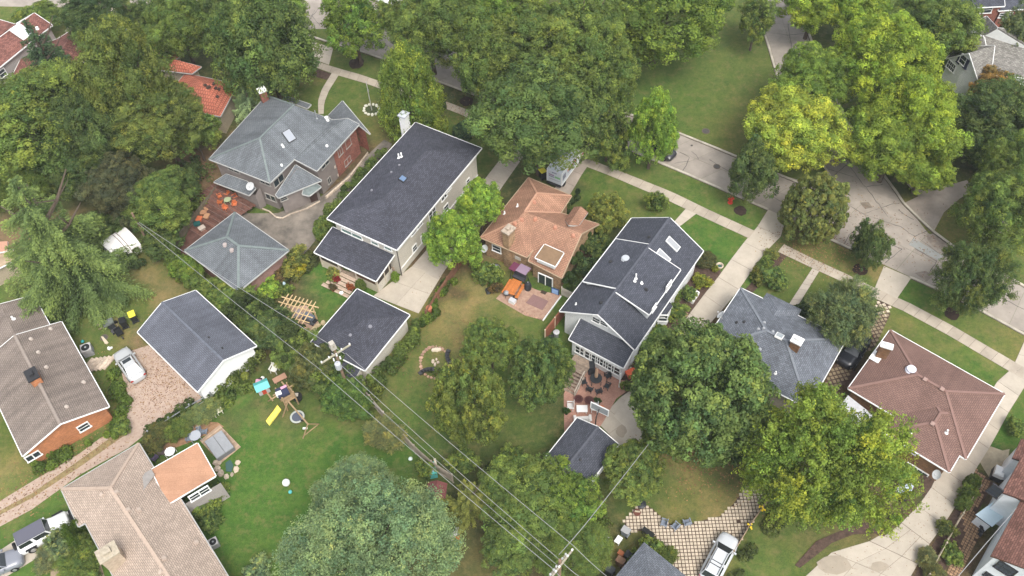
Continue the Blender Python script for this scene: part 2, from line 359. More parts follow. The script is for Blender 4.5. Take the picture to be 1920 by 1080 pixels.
    for x, y, r, c in ctl:
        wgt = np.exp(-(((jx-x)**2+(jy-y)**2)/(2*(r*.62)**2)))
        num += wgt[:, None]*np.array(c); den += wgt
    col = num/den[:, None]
    nx, ny = len(xs), len(ys); i = np.arange(nx*ny).reshape(ny, nx)
    F = np.stack([i[:-1, :-1], i[:-1, 1:], i[1:, 1:], i[1:, :-1]], -1).reshape(-1, 4)
    me = bpy.data.meshes.new('ground'); me.vertices.add(len(V)); me.vertices.foreach_set('co', V.astype('f').ravel())
    me.loops.add(F.size); me.loops.foreach_set('vertex_index', F.astype('i').ravel())
    me.polygons.add(len(F)); me.polygons.foreach_set('loop_start', np.arange(0, F.size, 4, dtype='i')); me.update(calc_edges=True)
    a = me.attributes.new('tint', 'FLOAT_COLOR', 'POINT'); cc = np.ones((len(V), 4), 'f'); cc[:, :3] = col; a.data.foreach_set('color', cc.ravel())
    m, t, p, N, Lk = nodes('lawn grass'); p.inputs['Roughness'].default_value = .9; p.inputs['Specular IOR Level'].default_value = .1
    at = N('ShaderNodeAttribute'); at.attribute_name = 'tint'; tc = N('ShaderNodeTexCoord')
    prev = at.outputs['Color']
    for sc, lo, hi, det, cA, cB in ((.55, .3, .7, 8, (.68, .84, .75, 1), (1.38, 1.16, 1.15, 1)), (2.6, .3, .7, 6, (.72, .8, .76, 1), (1.3, 1.18, 1.2, 1)), (11, .25, .75, 4, (.62, .66, .64, 1), (1.4, 1.33, 1.3, 1))):
        nz = N('ShaderNodeTexNoise'); nz.inputs['Scale'].default_value = sc; nz.inputs['Detail'].default_value = det; nz.inputs['Roughness'].default_value = .7; Lk(tc.outputs['Object'], nz.inputs['Vector'])
        rp = N('ShaderNodeValToRGB'); rp.color_ramp.elements[0].position = lo; rp.color_ramp.elements[1].position = hi; rp.color_ramp.elements[0].color = cA; rp.color_ramp.elements[1].color = cB
        Lk(nz.outputs[0], rp.inputs[0]); mx = N('ShaderNodeMix'); mx.data_type = 'RGBA'; mx.blend_type = 'MULTIPLY'; mx.inputs[0].default_value = 1
        Lk(prev, mx.inputs[6]); Lk(rp.outputs[0], mx.inputs[7]); prev = mx.outputs[2]; last = nz
    nd = N('ShaderNodeTexNoise'); nd.inputs['Scale'].default_value = .9; nd.inputs['Detail'].default_value = 10; nd.inputs['Roughness'].default_value = .78; Lk(tc.outputs['Object'], nd.inputs['Vector'])
    rd_ = N('ShaderNodeValToRGB'); rd_.color_ramp.elements[0].position = .5; rd_.color_ramp.elements[1].position = .66; rd_.color_ramp.elements[0].color = (0, 0, 0, 1); rd_.color_ramp.elements[1].color = (.6, .6, .6, 1); Lk(nd.outputs[0], rd_.inputs[0])
    md = N('ShaderNodeMix'); md.data_type = 'RGBA'; Lk(rd_.outputs[0], md.inputs[0]); Lk(prev, md.inputs[6]); md.inputs[7].default_value = (.19, .15, .065, 1); prev = md.outputs[2]
    Lk(prev, p.inputs['Base Color']); b = N('ShaderNodeBump'); b.inputs['Strength'].default_value = .5; b.inputs['Distance'].default_value = .05; Lk(last.outputs[0], b.inputs['Height']); Lk(b.outputs[0], p.inputs['Normal'])
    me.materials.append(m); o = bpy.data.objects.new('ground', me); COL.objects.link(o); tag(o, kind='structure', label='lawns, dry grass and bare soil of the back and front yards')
ground()
def sheet(name, pts, z, m, kind='structure', label=None, parent=None):
    b = MB(); b.prism([W(x, y) for x, y in pts], -.05, z, 0); o = b.build(name, m, parent)
    if not parent: tag(o, kind=kind, label=label)
    return o
def resample(P, n):
    P = [Vector(p) for p in P]; d = [0]
    for a, b in zip(P, P[1:]): d.append(d[-1]+(b-a).length)
    out = []
    for k in range(n+1):
        t = d[-1]*k/n; i = max(j for j in range(len(d)) if d[j] <= t+1e-9); i = min(i, len(P)-2)
        out.append(P[i].lerp(P[i+1], (t-d[i])/(d[i+1]-d[i])))
    return out
def strip(name, L, Rr, n, m, z, mat, label=None, gap=.025, part='slab', bed=True, root=None, jit=.006):
    """concrete laid in separate slabs between two edge lines, joints recessed"""
    L = resample([W(*p) for p in L], n); Rr = resample([W(*p) for p in Rr], n)
    c = (L[0]+Rr[-1])/2
    root = root or tag(thing(name, label, None, (c.x, c.y, 0)), kind='structure')
    if bed:
        b = MB()
        for k in range(n): b.poly([L[k]+Vector((0, 0, z-.018)), Rr[k]+Vector((0, 0, z-.018)), Rr[k+1]+Vector((0, 0, z-.018)), L[k+1]+Vector((0, 0, z-.018))])
        b.build('joint_bed', TAR if part == 'panel' else MULCH, root)
    for k in range(n):
        for j in range(m):
            q = [L[k].lerp(Rr[k], j/m), L[k].lerp(Rr[k], (j+1)/m), L[k+1].lerp(Rr[k+1], (j+1)/m), L[k+1].lerp(Rr[k+1], j/m)]
            cc = sum(q, Vector())/4; s = max(.2, (q[1]-q[0]).length); t_ = max(.2, (q[3]-q[0]).length)
            q = [cc+(p-cc)*(1-gap/min(s, t_)) for p in q]; zz = z+random.uniform(-jit, jit)
            b = MB(); b.prism([(p.x, p.y) for p in q], -.06, zz); b.build(part, mat, root)
    return root
# roads
NK = [(560, 55), (575, 66), (625, 82), (672, 95), (737, 117), (813, 150), (900, 182), (1000, 219), (1100, 253), (1180, 281), (1243, 308), (1300, 332), (1360, 358), (1440, 393), (1510, 428), (1570, 455), (1657, 497), (1767, 547), (1840, 583), (1920, 627), (2060, 705)]
FK = [(640, -12), (720, 14), (725, 52), (778, 73), (808, 83), (900, 116), (1000, 150), (1100, 186), (1200, 222), (1285, 255), (1340, 277), (1388, 297), (1440, 320), (1473, 333), (1560, 350), (1680, 372), (1730, 415), (1753, 437), (1807, 477), (1873, 510), (1920, 537), (2080, 620)]
rd = strip('road', FK[2:13], NK[2:13], 17, 2, .012, ROADM, 'pale concrete street in cast panels with tar joints', gap=.022, part='panel')
strip('road', FK[12:15]+[(1600, 372), (1680, 405), (1740, 437)], NK[12:17]+[(1680, 507)], 5, 2, .012, ROADM, root=rd, gap=.022, part='panel')
strip('road', [(1740, 437), (1753, 439)]+FK[18:], [(1680, 507)]+NK[17:], 7, 2, .012, ROADM, root=rd, gap=.022, part='panel')
SL = [(1395, -60), (1421, 20), (1442, 90), (1457, 143), (1480, 200), (1505, 250), (1538, 302), (1557, 333), (1600, 372)]
SR = [(1483, -60), (1500, 10), (1513, 53), (1527, 93), (1555, 160), (1588, 227), (1622, 283), (1680, 360), (1740, 437)]
strip('side_street', SL, SR, 11, 2, .016, ROADM, 'side street of concrete panels meeting the main street at a corner', gap=.022, part='panel')
strip('road_end', [(540, -40), (560, 55)], [(780, -40), (725, 52)], 2, 3, .008, ROADM, 'street junction beyond the trees at the top edge', gap=.022, part='panel')
sheet('far_road', [(-20, -10), (120, -12), (140, 14), (0, 12), (-20, 12)], .012, ROADM, label='strip of street beyond the brown roofed house')
sheet('far_road', [(225, -15), (330, -20), (400, 10), (360, 30), (290, 26), (250, 10)], .012, ROADM, label='street showing between tree crowns along the top edge')
sheet('far_path', [(180, 0), (210, 8), (240, 48), (232, 56), (205, 20), (180, 12)], .012, WALKM, label='path between lawns by the top edge')
sheet('far_path', [(122, 58), (138, 38), (138, 58), (124, 62)], .012, WALKM, label='short concrete walk behind the brown roofed house')
def kerb(px, label, w=.28):
    P = [W(*p) for p in px]; root = tag(thing('kerb', label, None, P[0]), kind='structure'); b = MB()
    for a, c in zip(P, P[1:]): b.beam(a+Vector((0, 0, .05)), c+Vector((0, 0, .05)), w, .15)
    b.build('kerb_stone', KERBM, root)
    g = MB()  # dark ribbons: contact shadow painted along the gutter, soil edge on the grass side
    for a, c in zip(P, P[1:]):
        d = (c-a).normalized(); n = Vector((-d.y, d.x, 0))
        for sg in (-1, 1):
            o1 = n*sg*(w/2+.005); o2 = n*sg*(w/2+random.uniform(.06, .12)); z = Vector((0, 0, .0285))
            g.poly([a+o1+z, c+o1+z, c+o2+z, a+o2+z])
    g.build('shade_soil_seam', plain('gutter shade and soil', (.1, .078, .055), .95, .3, 2), root)
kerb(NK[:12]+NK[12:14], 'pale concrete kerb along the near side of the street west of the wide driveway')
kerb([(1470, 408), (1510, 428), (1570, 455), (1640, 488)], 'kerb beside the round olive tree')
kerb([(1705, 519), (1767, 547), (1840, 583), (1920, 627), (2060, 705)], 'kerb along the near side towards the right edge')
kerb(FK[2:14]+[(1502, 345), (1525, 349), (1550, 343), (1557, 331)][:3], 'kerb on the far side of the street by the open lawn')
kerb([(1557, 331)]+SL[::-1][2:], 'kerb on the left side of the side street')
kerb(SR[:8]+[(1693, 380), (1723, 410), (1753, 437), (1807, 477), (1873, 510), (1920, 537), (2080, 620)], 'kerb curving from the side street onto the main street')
# tar-filled cracks
ck = MB()
for s in ('1575,283 1593,312 1612,338 1630,360 1652,390 1665,407', '1553,317 1600,332', '1565,328 1583,312 1600,305 1627,302', '1625,350 1655,346', '1587,382 1602,392 1620,402 1650,412 1687,425 1715,443 1742,432', '1620,401 1653,389 1673,383 1693,380',
          '1683,393 1697,404 1713,412', '1715,443 1705,458 1730,475 1757,490', '1723,447 1765,478 1762,485', '1667,457 1680,463 1692,468 1675,480 1660,493', '1607,432 1592,440 1586,453 1582,460', '1607,432 1620,437 1627,447', '1757,490 1745,508 1738,520',
          '1873,557 1895,567 1920,580', '1908,545 1906,555', '1840,583 1870,600 1920,622', '1275,285 1293,295 1286,310 1280,320', '1297,284 1306,292 1310,299', '1265,306 1293,303', '1262,315 1275,322', '1330,300 1360,318 1400,335', '1440,365 1480,385 1530,408', '1445,118 1470,125 1500,122',
          '1446,62 1478,66 1515,62', '1477,45 1482,75 1485,95', '765,70 790,82 775,92', '590,20 575,50', '610,5 585,30 600,48', '780,95 812,103', '740,88 765,96', '560,40 600,44 640,62', '940,140 960,165 1000,180', '1590,235 1560,262 1545,300', '1440,140 1490,160'):
    P = [W(*map(float, q.split(','))) for q in s.split()]
    P2 = []
    for a, c in zip(P, P[1:]):
        n = max(1, int((c-a).length/.5))
        for k in range(n): P2.append(a.lerp(c, k/n)+Vector((random.uniform(-.06, .06), random.uniform(-.06, .06), 0)))
    P2.append(P[-1]); wd = [random.uniform(.012, .045) for _ in P2]
    for i, (a, c) in enumerate(zip(P2, P2[1:])):
        d = (c-a).normalized(); n = Vector((-d.y, d.x, 0)); z = Vector((0, 0, .027))
        ck.poly([a-n*wd[i]+z, c-n*wd[i+1]+z, c+n*wd[i+1]+z, a+n*wd[i]+z])
tag(ck.build('crack_filler', TAR), 'dark tar lines sealing cracks across the concrete street', kind='structure')
STAIN = plain('damp stain', (.2, .165, .13), .8, .2, 2)
PATCHM = plain('grey road patch', (.27, .275, .26), .85, .12, 1)
for n, pts, m, z in (('road_patch', [(1713, 447), (1768, 480), (1760, 489), (1704, 459)], PATCHM, .028), ('road_stain', [(1738, 440), (1752, 438), (1782, 462), (1778, 471), (1750, 462), (1739, 450)], plain('brown road patch', (.24, .2, .165), .9, .3, 1.5), .0285),
                     ('road_stain', [(1612, 380), (1628, 379), (1636, 389), (1622, 392)], STAIN, .028), ('road_stain', [(1715, 512), (1735, 508), (1750, 516), (1738, 528)], plain('brown road patch', (.24, .2, .165)), .0288)):
    sheet(n, pts, z, m, label='discoloured patch in the street surface')
# sidewalks and drives
SWU = [(560, 102), (593, 115), (630, 127), (680, 141), (727, 158), (800, 178), (860, 199), (920, 225), (1000, 257), (1093, 294), (1150, 316), (1210, 340), (1260, 360), (1330, 394), (1415, 433)]
SWL = [(556, 112), (587, 125), (632, 141), (687, 157), (722, 170), (798, 191), (855, 211), (918, 239), (996, 271), (1090, 309), (1147, 331), (1205, 356), (1237, 369), (1317, 407), (1404, 447)]
strip('sidewalk', SWU, SWL, 46, 1, .035, WALKM, 'public sidewalk of square slabs in front of the houses')
SWU2 = [(1470, 458), (1528, 487), (1585, 513), (1640, 540), (1703, 567), (1790, 613), (1882, 667), (1960, 712)]
SWL2 = [(1458, 472), (1523, 503), (1578, 528), (1632, 556), (1693, 583), (1780, 630), (1871, 684), (1945, 727)]
strip('sidewalk', SWU2, SWL2, 24, 1, .035, WALKM, 'public sidewalk between the wide driveway and the right edge')
strip('driveway', [(1440, 393), (1415, 433), (1402, 445), (1366, 492), (1353, 511), (1314, 560), (1275, 612), (1225, 690), (1150, 780)], [(1475, 408), (1468, 440), (1440, 466), (1413, 503), (1393, 534), (1343, 595), (1300, 640), (1265, 700), (1200, 830)], 11, 1, .03, CONC, 'long pale concrete driveway beside the white house')
strip('driveway_apron', [(1657, 499), (1640, 540)], [(1709, 521), (1682, 560)], 1, 1, .033, CONC, 'concrete apron crossing the grass strip to the lattice drive')
strip('front_walk', [(1308, 399), (1268, 430), (1240, 445)], [(1285, 392), (1262, 418), (1230, 440)], 4, 1, .03, CONC, 'short concrete walk to the white house')
strip('front_walk', [(1523, 503), (1478, 572)], [(1536, 509), (1497, 572)], 7, 1, .03, CONC, 'narrow concrete walk to the blue grey roofed house')
strip('curved_walk', [(622, 137), (603, 168), (596, 190), (597, 214)], [(636, 140), (617, 170), (608, 193), (607, 214)], 9, 1, .03, CONC, 'curved walk across the lawn with the flagpole')
strip('driveway', [(583, 77), (590, 112)], [(625, 90), (617, 122)], 2, 2, .03, CONC, 'driveway apron by the small street tree at the top')
strip('driveway', [(975, 243), (960, 270), (908, 337), (845, 415), (790, 480), (772, 500)], [(1002, 255), (983, 292), (935, 360), (895, 425), (845, 492), (822, 525)], 11, 1, .03, plain('side drive concrete', (.36, .32, .27), .9, .15, .6, .2, rnd=.08), 'concrete drive running between the grey house and the tan house')
strip('driveway', [(772, 500), (700, 555)], [(828, 517), (785, 588)], 2, 2, .033, CONC, 'bright concrete turning pad in front of the charcoal roofed garage', gap=.018)
strip('driveway', [(1110, 258), (1086, 300), (1045, 345), (1020, 380)], [(1143, 270), (1100, 312), (1078, 350), (1050, 395)], 6, 1, .03, CONCD, 'driveway under the white box truck')
dr = strip('driveway', [(1898, 690), (1870, 715), (1812, 800), (1762, 880), (1737, 933), (1690, 980)], [(1930, 712), (1892, 772), (1857, 837), (1826, 886), (1783, 966), (1743, 1020)], 9, 1, .03, CONC, 'long bright driveway beside the reddish brown roof')
strip('driveway', [(1690, 980), (1657, 1007), (1560, 1035), (1500, 1090), (1470, 1150)], [(1743, 1020), (1722, 1056), (1705, 1085), (1680, 1130), (1660, 1180)], 4, 3, .03, CONC, root=dr, gap=.018)
strip('driveway', [(1905, 560), (1920, 640), (1898, 690)][1:], [(2000, 640), (1950, 715)], 2, 1, .031, CONC, 'apron of the long driveway at the street')
strip('driveway', [(1120, 792), (1133, 778), (1155, 751), (1188, 728)], [(1163, 836), (1190, 824), (1230, 800), (1268, 760)], 3, 2, .026, CONC, 'concrete pad between the brick patio and the big dense tree', gap=.018)
sheet('driveway', [(1835, 862), (1857, 837), (1880, 845), (1893, 842), (1888, 870), (1855, 895), (1845, 880)], .02, plain('stained concrete', (.34, .29, .2), .9, .25, 1), label='stained concrete pad by the white stucco house')
sheet('driveway_mouth', [(1693, 382), (1722, 368), (1760, 352), (1812, 338), (1835, 352), (1800, 372), (1770, 398), (1752, 432), (1727, 412)], .02, CONCD, label='old concrete drive across the street corner')
sheet('far_sidewalk', [(1722, 368), (1700, 345), (1745, 340), (1790, 360)], .016, CONCD, label='old walk under the lime green trees')
sheet('far_sidewalk', [(1795, 405), (1850, 395), (1930, 440), (1930, 460), (1860, 430)], .016, CONCD, label='shaded walk across the street')
sheet('garden_alley', [(720, 262), (735, 270), (700, 330), (655, 385), (635, 405), (600, 440), (560, 490), (520, 470), (480, 440), (440, 400), (520, 400), (600, 370), (640, 340), (690, 290)], .018, plain('stained asphalt yard', (.085, .076, .064), .85, .5, .45, .4, c2=(.25, .215, .175)), label='stained grey asphalt yard beside the brick and stucco house')
sheet('driveway', [(255, 655), (300, 640), (372, 730), (378, 752), (340, 772), (290, 800), (240, 840), (150, 890), (60, 955), (-20, 998), (-20, 952), (60, 903), (150, 850), (210, 805), (236, 780), (240, 740), (225, 690), (235, 660)], .014,
      plain('leaf strewn gravel', (.42, .335, .265), .95, .3, 3, .5, c2=(.33, .235, .185)), label='gravel courtyard and lane scattered with fallen leaves')
sheet('driveway_track', [(236, 800), (150, 862), (60, 925), (-20, 968), (-20, 976), (62, 933), (155, 872), (240, 812)], .018, plain('grassy lane middle', (.22, .17, .08), .95, .3, 3), label='grassy strip down the middle of the gravel lane')
strip('driveway', [(-20, 1045), (40, 1005), (100, 985), (160, 985)], [(-20, 1100), (40, 1065), (80, 1040), (165, 1040)], 4, 1, .022, CONC, 'concrete drive under the jeep and the grey car')
sheet('driveway', [(95, 1060), (160, 1042), (190, 1060), (200, 1095), (95, 1095)], .02, plain('leafy concrete', (.35, .27, .18), .9, .3, 2), label='walk by the beige house chimney')
sheet('mulch_bed', [(556, 114), (585, 126), (623, 139), (612, 150), (560, 135)], .022, MULCH, label='mulch bed beside the curved walk')
sheet('mulch_bed', [(1268, 430), (1345, 500), (1353, 511), (1275, 612), (1250, 640), (1180, 760), (1150, 720), (1290, 510)], .012, MULCH, label='planting bed between white house and driveway')
sheet('mulch_bed', [(1455, 480), (1470, 470), (1478, 478), (1440, 520), (1400, 560), (1392, 548)], .012, MULCH, label='bed beside the blue grey roofed house')
sheet('mulch_bed', [(1765, 880), (1740, 935), (1722, 925), (1690, 960), (1680, 930), (1700, 900)], .014, MULCH, label='bare bed below the satellite dish')
sheet('mulch_bed', [(1500, 1065), (1560, 1018), (1600, 1002), (1640, 1000), (1657, 1006), (1690, 982), (1680, 972), (1600, 985), (1530, 1015), (1490, 1060)], .05, MULCH, label='dark edging bed along the curve of the driveway')
sheet('mulch_bed', [(1772, 985), (1800, 940), (1822, 905), (1840, 885), (1860, 905), (1850, 930), (1800, 1020), (1760, 1090), (1710, 1090), (1730, 1050)], .012, MULCH, label='bed along the long driveway by the rail fence')
sheet('ivy_bed', [(1592, 727), (1640, 750), (1600, 690), (1580, 720)], .012, MULCH, label='bare strip behind the reddish brown roof')
# brick and flag paving
def pavers(name, poly, ang, pitch, w_, mat, label, base=MULCH, holes=0.02, z=.03):
    P = [W(*p) for p in poly]; c = sum(P, Vector())/len(P)
    root = tag(thing(name, label, None, (c.x, c.y, 0)), kind='structure')
    b = MB(); b.prism([(p.x, p.y) for p in P], -.05, z-.02); b.build('joint_bed', base, root)
    ca, sa = math.cos(ang), math.sin(ang); rad = max((p-c).length for p in P); n = int(rad/pitch)+1; b = MB()
    def inside(x, y):
        r = False
        for i in range(len(P)):
            a, q = P[i], P[i-1]
            if (a.y > y) != (q.y > y) and x < (q.x-a.x)*(y-a.y)/(q.y-a.y)+a.x: r = not r
        return r
    for i in range(-n, n+1):
        for j in range(-n, n+1):
            u, v = i*pitch+random.uniform(-.006, .006), j*pitch+random.uniform(-.006, .006)
            x, y = c.x+u*ca-v*sa, c.y+u*sa+v*ca
            if inside(x, y) and random.random() > holes: 
                h = w_/2*random.uniform(.93, 1.04); zz = z+random.uniform(-.006, .006)
                q = [(x+(a*ca-d*sa)*h, y+(a*sa+d*ca)*h) for a, d in ((-1, -1), (1, -1), (1, 1), (-1, 1))]
                b.poly([(p[0], p[1], zz) for p in q])
                for k in range(4): b.poly([(*q[k], zz-.03), (*q[(k+1) % 4], zz-.03), (*q[(k+1) % 4], zz), (*q[k], zz)])
    o = b.build('paver', mat, root); o['kind'] = 'stuff'
    return root
PAV = plain('cream paver', (.52, .44, .335), .85, .25, 1.6, .1); PAVO = plain('mossy paver', (.24, .19, .12), .9, .3, 1.2)
pavers('tile_patio', [(1170, 977), (1188, 955), (1205, 943), (1225, 955), (1245, 975), (1262, 985), (1300, 980), (1350, 968), (1375, 945), (1400, 912), (1425, 905), (1432, 920), (1420, 965), (1385, 1020), (1350, 1060), (1320, 1110), (1240, 1110), (1215, 1060), (1235, 1010), (1205, 995), (1175, 998)], R_(-1), .315, .245, PAV, 'cream square paver court with dark joints round the silver wagon')
pavers('lattice_drive', [(1632, 572), (1650, 578), (1670, 588), (1640, 650), (1612, 668), (1575, 730), (1535, 800), (1510, 780), (1545, 722), (1590, 640)], R_(12), .42, .3, PAVO, 'lattice paver drive between the blue grey and reddish roofs')
pavers('lattice_corner', [(1645, 562), (1670, 573), (1662, 592), (1640, 590)], R_(12), .42, .32, PAV, 'patch of pale lattice pavers at the sidewalk')
pavers('stone_path', [(1830, 880), (1860, 905), (1838, 950), (1822, 955), (1850, 985), (1815, 1045), (1795, 1090), (1770, 1090), (1792, 1040), (1808, 1000), (1800, 960), (1815, 930), (1825, 905)], R_(50), .26, .21, plain('brown paver', (.3, .19, .11), .9, .45, 3), 'brown paver path beside the white stucco house')
BP = courses('patio brick', (.34, .18, .135), (.39, .215, .16), (.3, .19, .14), .2, .1, .008, .15, .6)
sheet('brick_patio', [(1102, 672), (1158, 712), (1178, 715), (1180, 730), (1155, 748), (1132, 790), (1125, 800), (1085, 785), (1058, 812), (1057, 740), (1072, 700)], .03, BP, label='red brick patio behind the white house')
sheet('flag_patio', [(958, 532), (962, 525), (1010, 545), (1052, 553), (1018, 600), (985, 592), (930, 560)], .03, plain('pink flagstone', (.4, .27, .2), .85, .25, 3, .3, c2=(.27, .16, .11)), label='pinkish flagstone patio behind the tan brick house')
sheet('rock_garden', [(262, 832), (300, 850), (360, 828), (420, 800), (408, 792), (370, 790), (330, 805), (300, 820)], .02, plain('orange soil', (.27, .16, .09), .95, .3, 2, .5), label='orange soil and flat stones behind the beige ranch')
def stones(name, line, r0, r1, mat, label, cat='stones', n=None, z=.0):
    P = [W(*p) for p in line]; L = sum((b-a).length for a, b in zip(P, P[1:])); n = n or int(L/(1.5*(r0+r1)/2*1.35)); Q = resample(P, n)
    root = thing(name, label, cat, P[0])
    for q in Q:
        b = MB(); r = random.uniform(r0, r1); k = random.uniform(.7, 1.2); s = 6; h = r*random.uniform(.5, .9)
        ring = [(q.x+r*k*math.cos(a+.3)*random.uniform(.8, 1.1), q.y+r/k*math.sin(a+.3)*random.uniform(.8, 1.1)) for a in [6.283*i/s for i in range(s)]]
        b.prism(ring, z-.02, z+h*.6)
        top = [(q.x+(x-q.x)*.65, q.y+(y-q.y)*.65) for x, y in ring]; b.prism(top, z+h*.55, z+h)
        b.build('stone', mat, root)
    return root

def litter(label, line, width, n, cols, sz=(.05, .11), z=.045):
    """fallen leaves scattered one by one, dense near the line"""
    P = [W(*p) for p in line]; Q = resample(P, 40); b = MB(); mats = [plain('fallen leaf %d' % i, c, .9) for i, c in enumerate(cols)]
    for k in range(n):
        q = random.choice(Q); x, y = q.x+random.gauss(0, width/2), q.y+random.gauss(0, width/2); s_ = random.uniform(*sz); a = random.uniform(0, 6.28); zz = z+random.uniform(0, .015)
        b.poly([(x+s_*math.cos(a+t)*(1 if i % 2 else .55), y+s_*math.sin(a+t)*(1 if i % 2 else .55), zz+random.uniform(-.01, .02)) for i, t in enumerate((0, 1.57, 3.14, 4.71))], m=random.randrange(len(mats)))
    o = b.build('fallen_leaves', mats); tag(o, label, kind='stuff')
LC = [(.2, .1, .05), (.13, .07, .04), (.28, .17, .07)]
litter('brown leaves fallen around the round olive tree', [(1470, 455), (1530, 480), (1590, 470)], 3.2, 900, LC)
litter('fallen leaves over the gravel courtyard', [(260, 660), (300, 740), (340, 740), (300, 680)], 5, 3000, [(.3, .19, .15), (.25, .15, .12), (.2, .12, .095)], (.035, .085))
litter('fallen leaves along the gravel lane', [(220, 800), (120, 870), (0, 960)], 3, 900, LC)
litter('fallen leaves on the lawn and street corner', [(1560, 400), (1700, 440), (1800, 500)], 6, 500, LC)
litter('scattered leaves on the back lawn of the tan house', [(880, 560), (830, 640), (760, 740)], 5, 800, [(.3, .24, .1), (.25, .17, .07)], (.04, .08))
litter('leaf litter on the shaded sidewalk and lawn', [(740, 170), (860, 210), (980, 260)], 4, 700, LC)
litter('leaf litter below the dense tree and over the brown lawn', [(1250, 850), (1340, 880), (1390, 860)], 4, 900, LC)
litter('leaf bits over the curved concrete drive', [(1540, 1050), (1680, 1020), (1760, 900)], 4, 300, [(.2, .16, .1)], (.03, .06))
for i, (cx, cy, a, b_) in enumerate(((1563, 1060, 34, 17), (1648, 1063, 17, 10), (1803, 936, 13, 8), (1165, 808, 10, 12), (1212, 800, 16, 10))):
    sheet('damp_stain', [(cx+a*math.cos(t)*random.uniform(.85, 1.1), cy+b_*math.sin(t)*random.uniform(.85, 1.1)) for t in [6.283*k/18 for k in range(18)]], .0412, plain('damp concrete', (.31, .265, .205), .7, .1, 1), label='damp stain on the concrete')
# ------------------------------------------------------------------ buildings
class Fr:
    def __init__(s, P, z):
        p = [W(*q, z) for q in P]; u = ((p[1]-p[0])+(p[2]-p[3])).normalized(); v = Vector((-u.y, u.x, 0))
        if v.dot(p[3]-p[0]) < 0: v = -v
        s.u, s.v, s.z = u, v, z; c = sum(p, Vector())/4
        s.L = ((p[1]-p[0]).dot(u)+(p[2]-p[3]).dot(u))/2; s.W = ((p[3]-p[0]).dot(v)+(p[2]-p[1]).dot(v))/2
        s.O = c-u*s.L/2-v*s.W/2
    def pt(s, a, b, z=None): q = s.O+s.u*a+s.v*b; q.z = s.z if z is None else z; return q
    def ab(s, px, py, z=None): q = W(px, py, s.z if z is None else z)-s.O; return q.dot(s.u), q.dot(s.v)
    def sub(s, P, z, pad=0):          # a rectangle snapped to this one's directions
        f = Fr.__new__(Fr); f.u, f.v, f.z = s.u, s.v, z; q = [s.ab(*p, z) for p in P]
        a0, a1 = (q[0][0]+q[3][0])/2, (q[1][0]+q[2][0])/2; b0, b1 = (q[0][1]+q[1][1])/2, (q[2][1]+q[3][1])/2
        f.O = s.pt(a0, b0, z); f.L, f.W = a1-a0, b1-b0; return f
    def outline(s): return [s.pt(0, 0), s.pt(s.L, 0), s.pt(s.L, s.W), s.pt(0, s.W)]
def hip(f, pitch, ends=(1, 1), axis=None):
    """faces and outline; ends: 1 hip, 0 gable; ridge along u or v"""
    L, Wd = f.L, f.W; ax = axis or ('u' if L >= Wd else 'v')
    if ax == 'v': g = Fr.__new__(Fr); g.u, g.v, g.z, g.O, g.L, g.W = f.v, f.u, f.z, f.O, f.W, f.L; f = g; L, Wd = f.L, f.W
    h = Wd/2; zr = f.z+h*pitch; e0 = min(h, L/2-.05)*ends[0]; e1 = min(h, L/2-.05)*ends[1]
    A, B, C, D = f.outline(); R0, R1 = f.pt(e0, h, zr), f.pt(L-e1, h, zr)
    F = [[A, B, R1, R0], [C, D, R0, R1]]
    if ends[0]: F.append([D, A, R0])
    if ends[1]: F.append([B, C, R1])
    out = [A, B]+([] if ends[1] else [R1])+[C, D]+([] if ends[0] else [R0])
    return F, out
def P3(*a): return [W(*p) for p in a]
def inset(out, d):
    n = len(out); r = []; ar = sum(out[i].x*out[(i+1) % n].y-out[(i+1) % n].x*out[i].y for i in range(n)); sg = 1 if ar > 0 else -1
    for i in range(n):
        a, b, c = out[i-1], out[i], out[(i+1) % n]
        e1 = Vector((b.x-a.x, b.y-a.y, 0)).normalized(); e2 = Vector((c.x-b.x, c.y-b.y, 0)).normalized()
        n1 = Vector((-e1.y, e1.x, 0))*sg; n2 = Vector((-e2.y, e2.x, 0))*sg; m = n1+n2
        if m.length < .3: m = n1
        k = d/max(.35, m.normalized().dot(n1)); q = b+m.normalized()*k; q.z = b.z; r.append(q)
    return r
WINS = {}
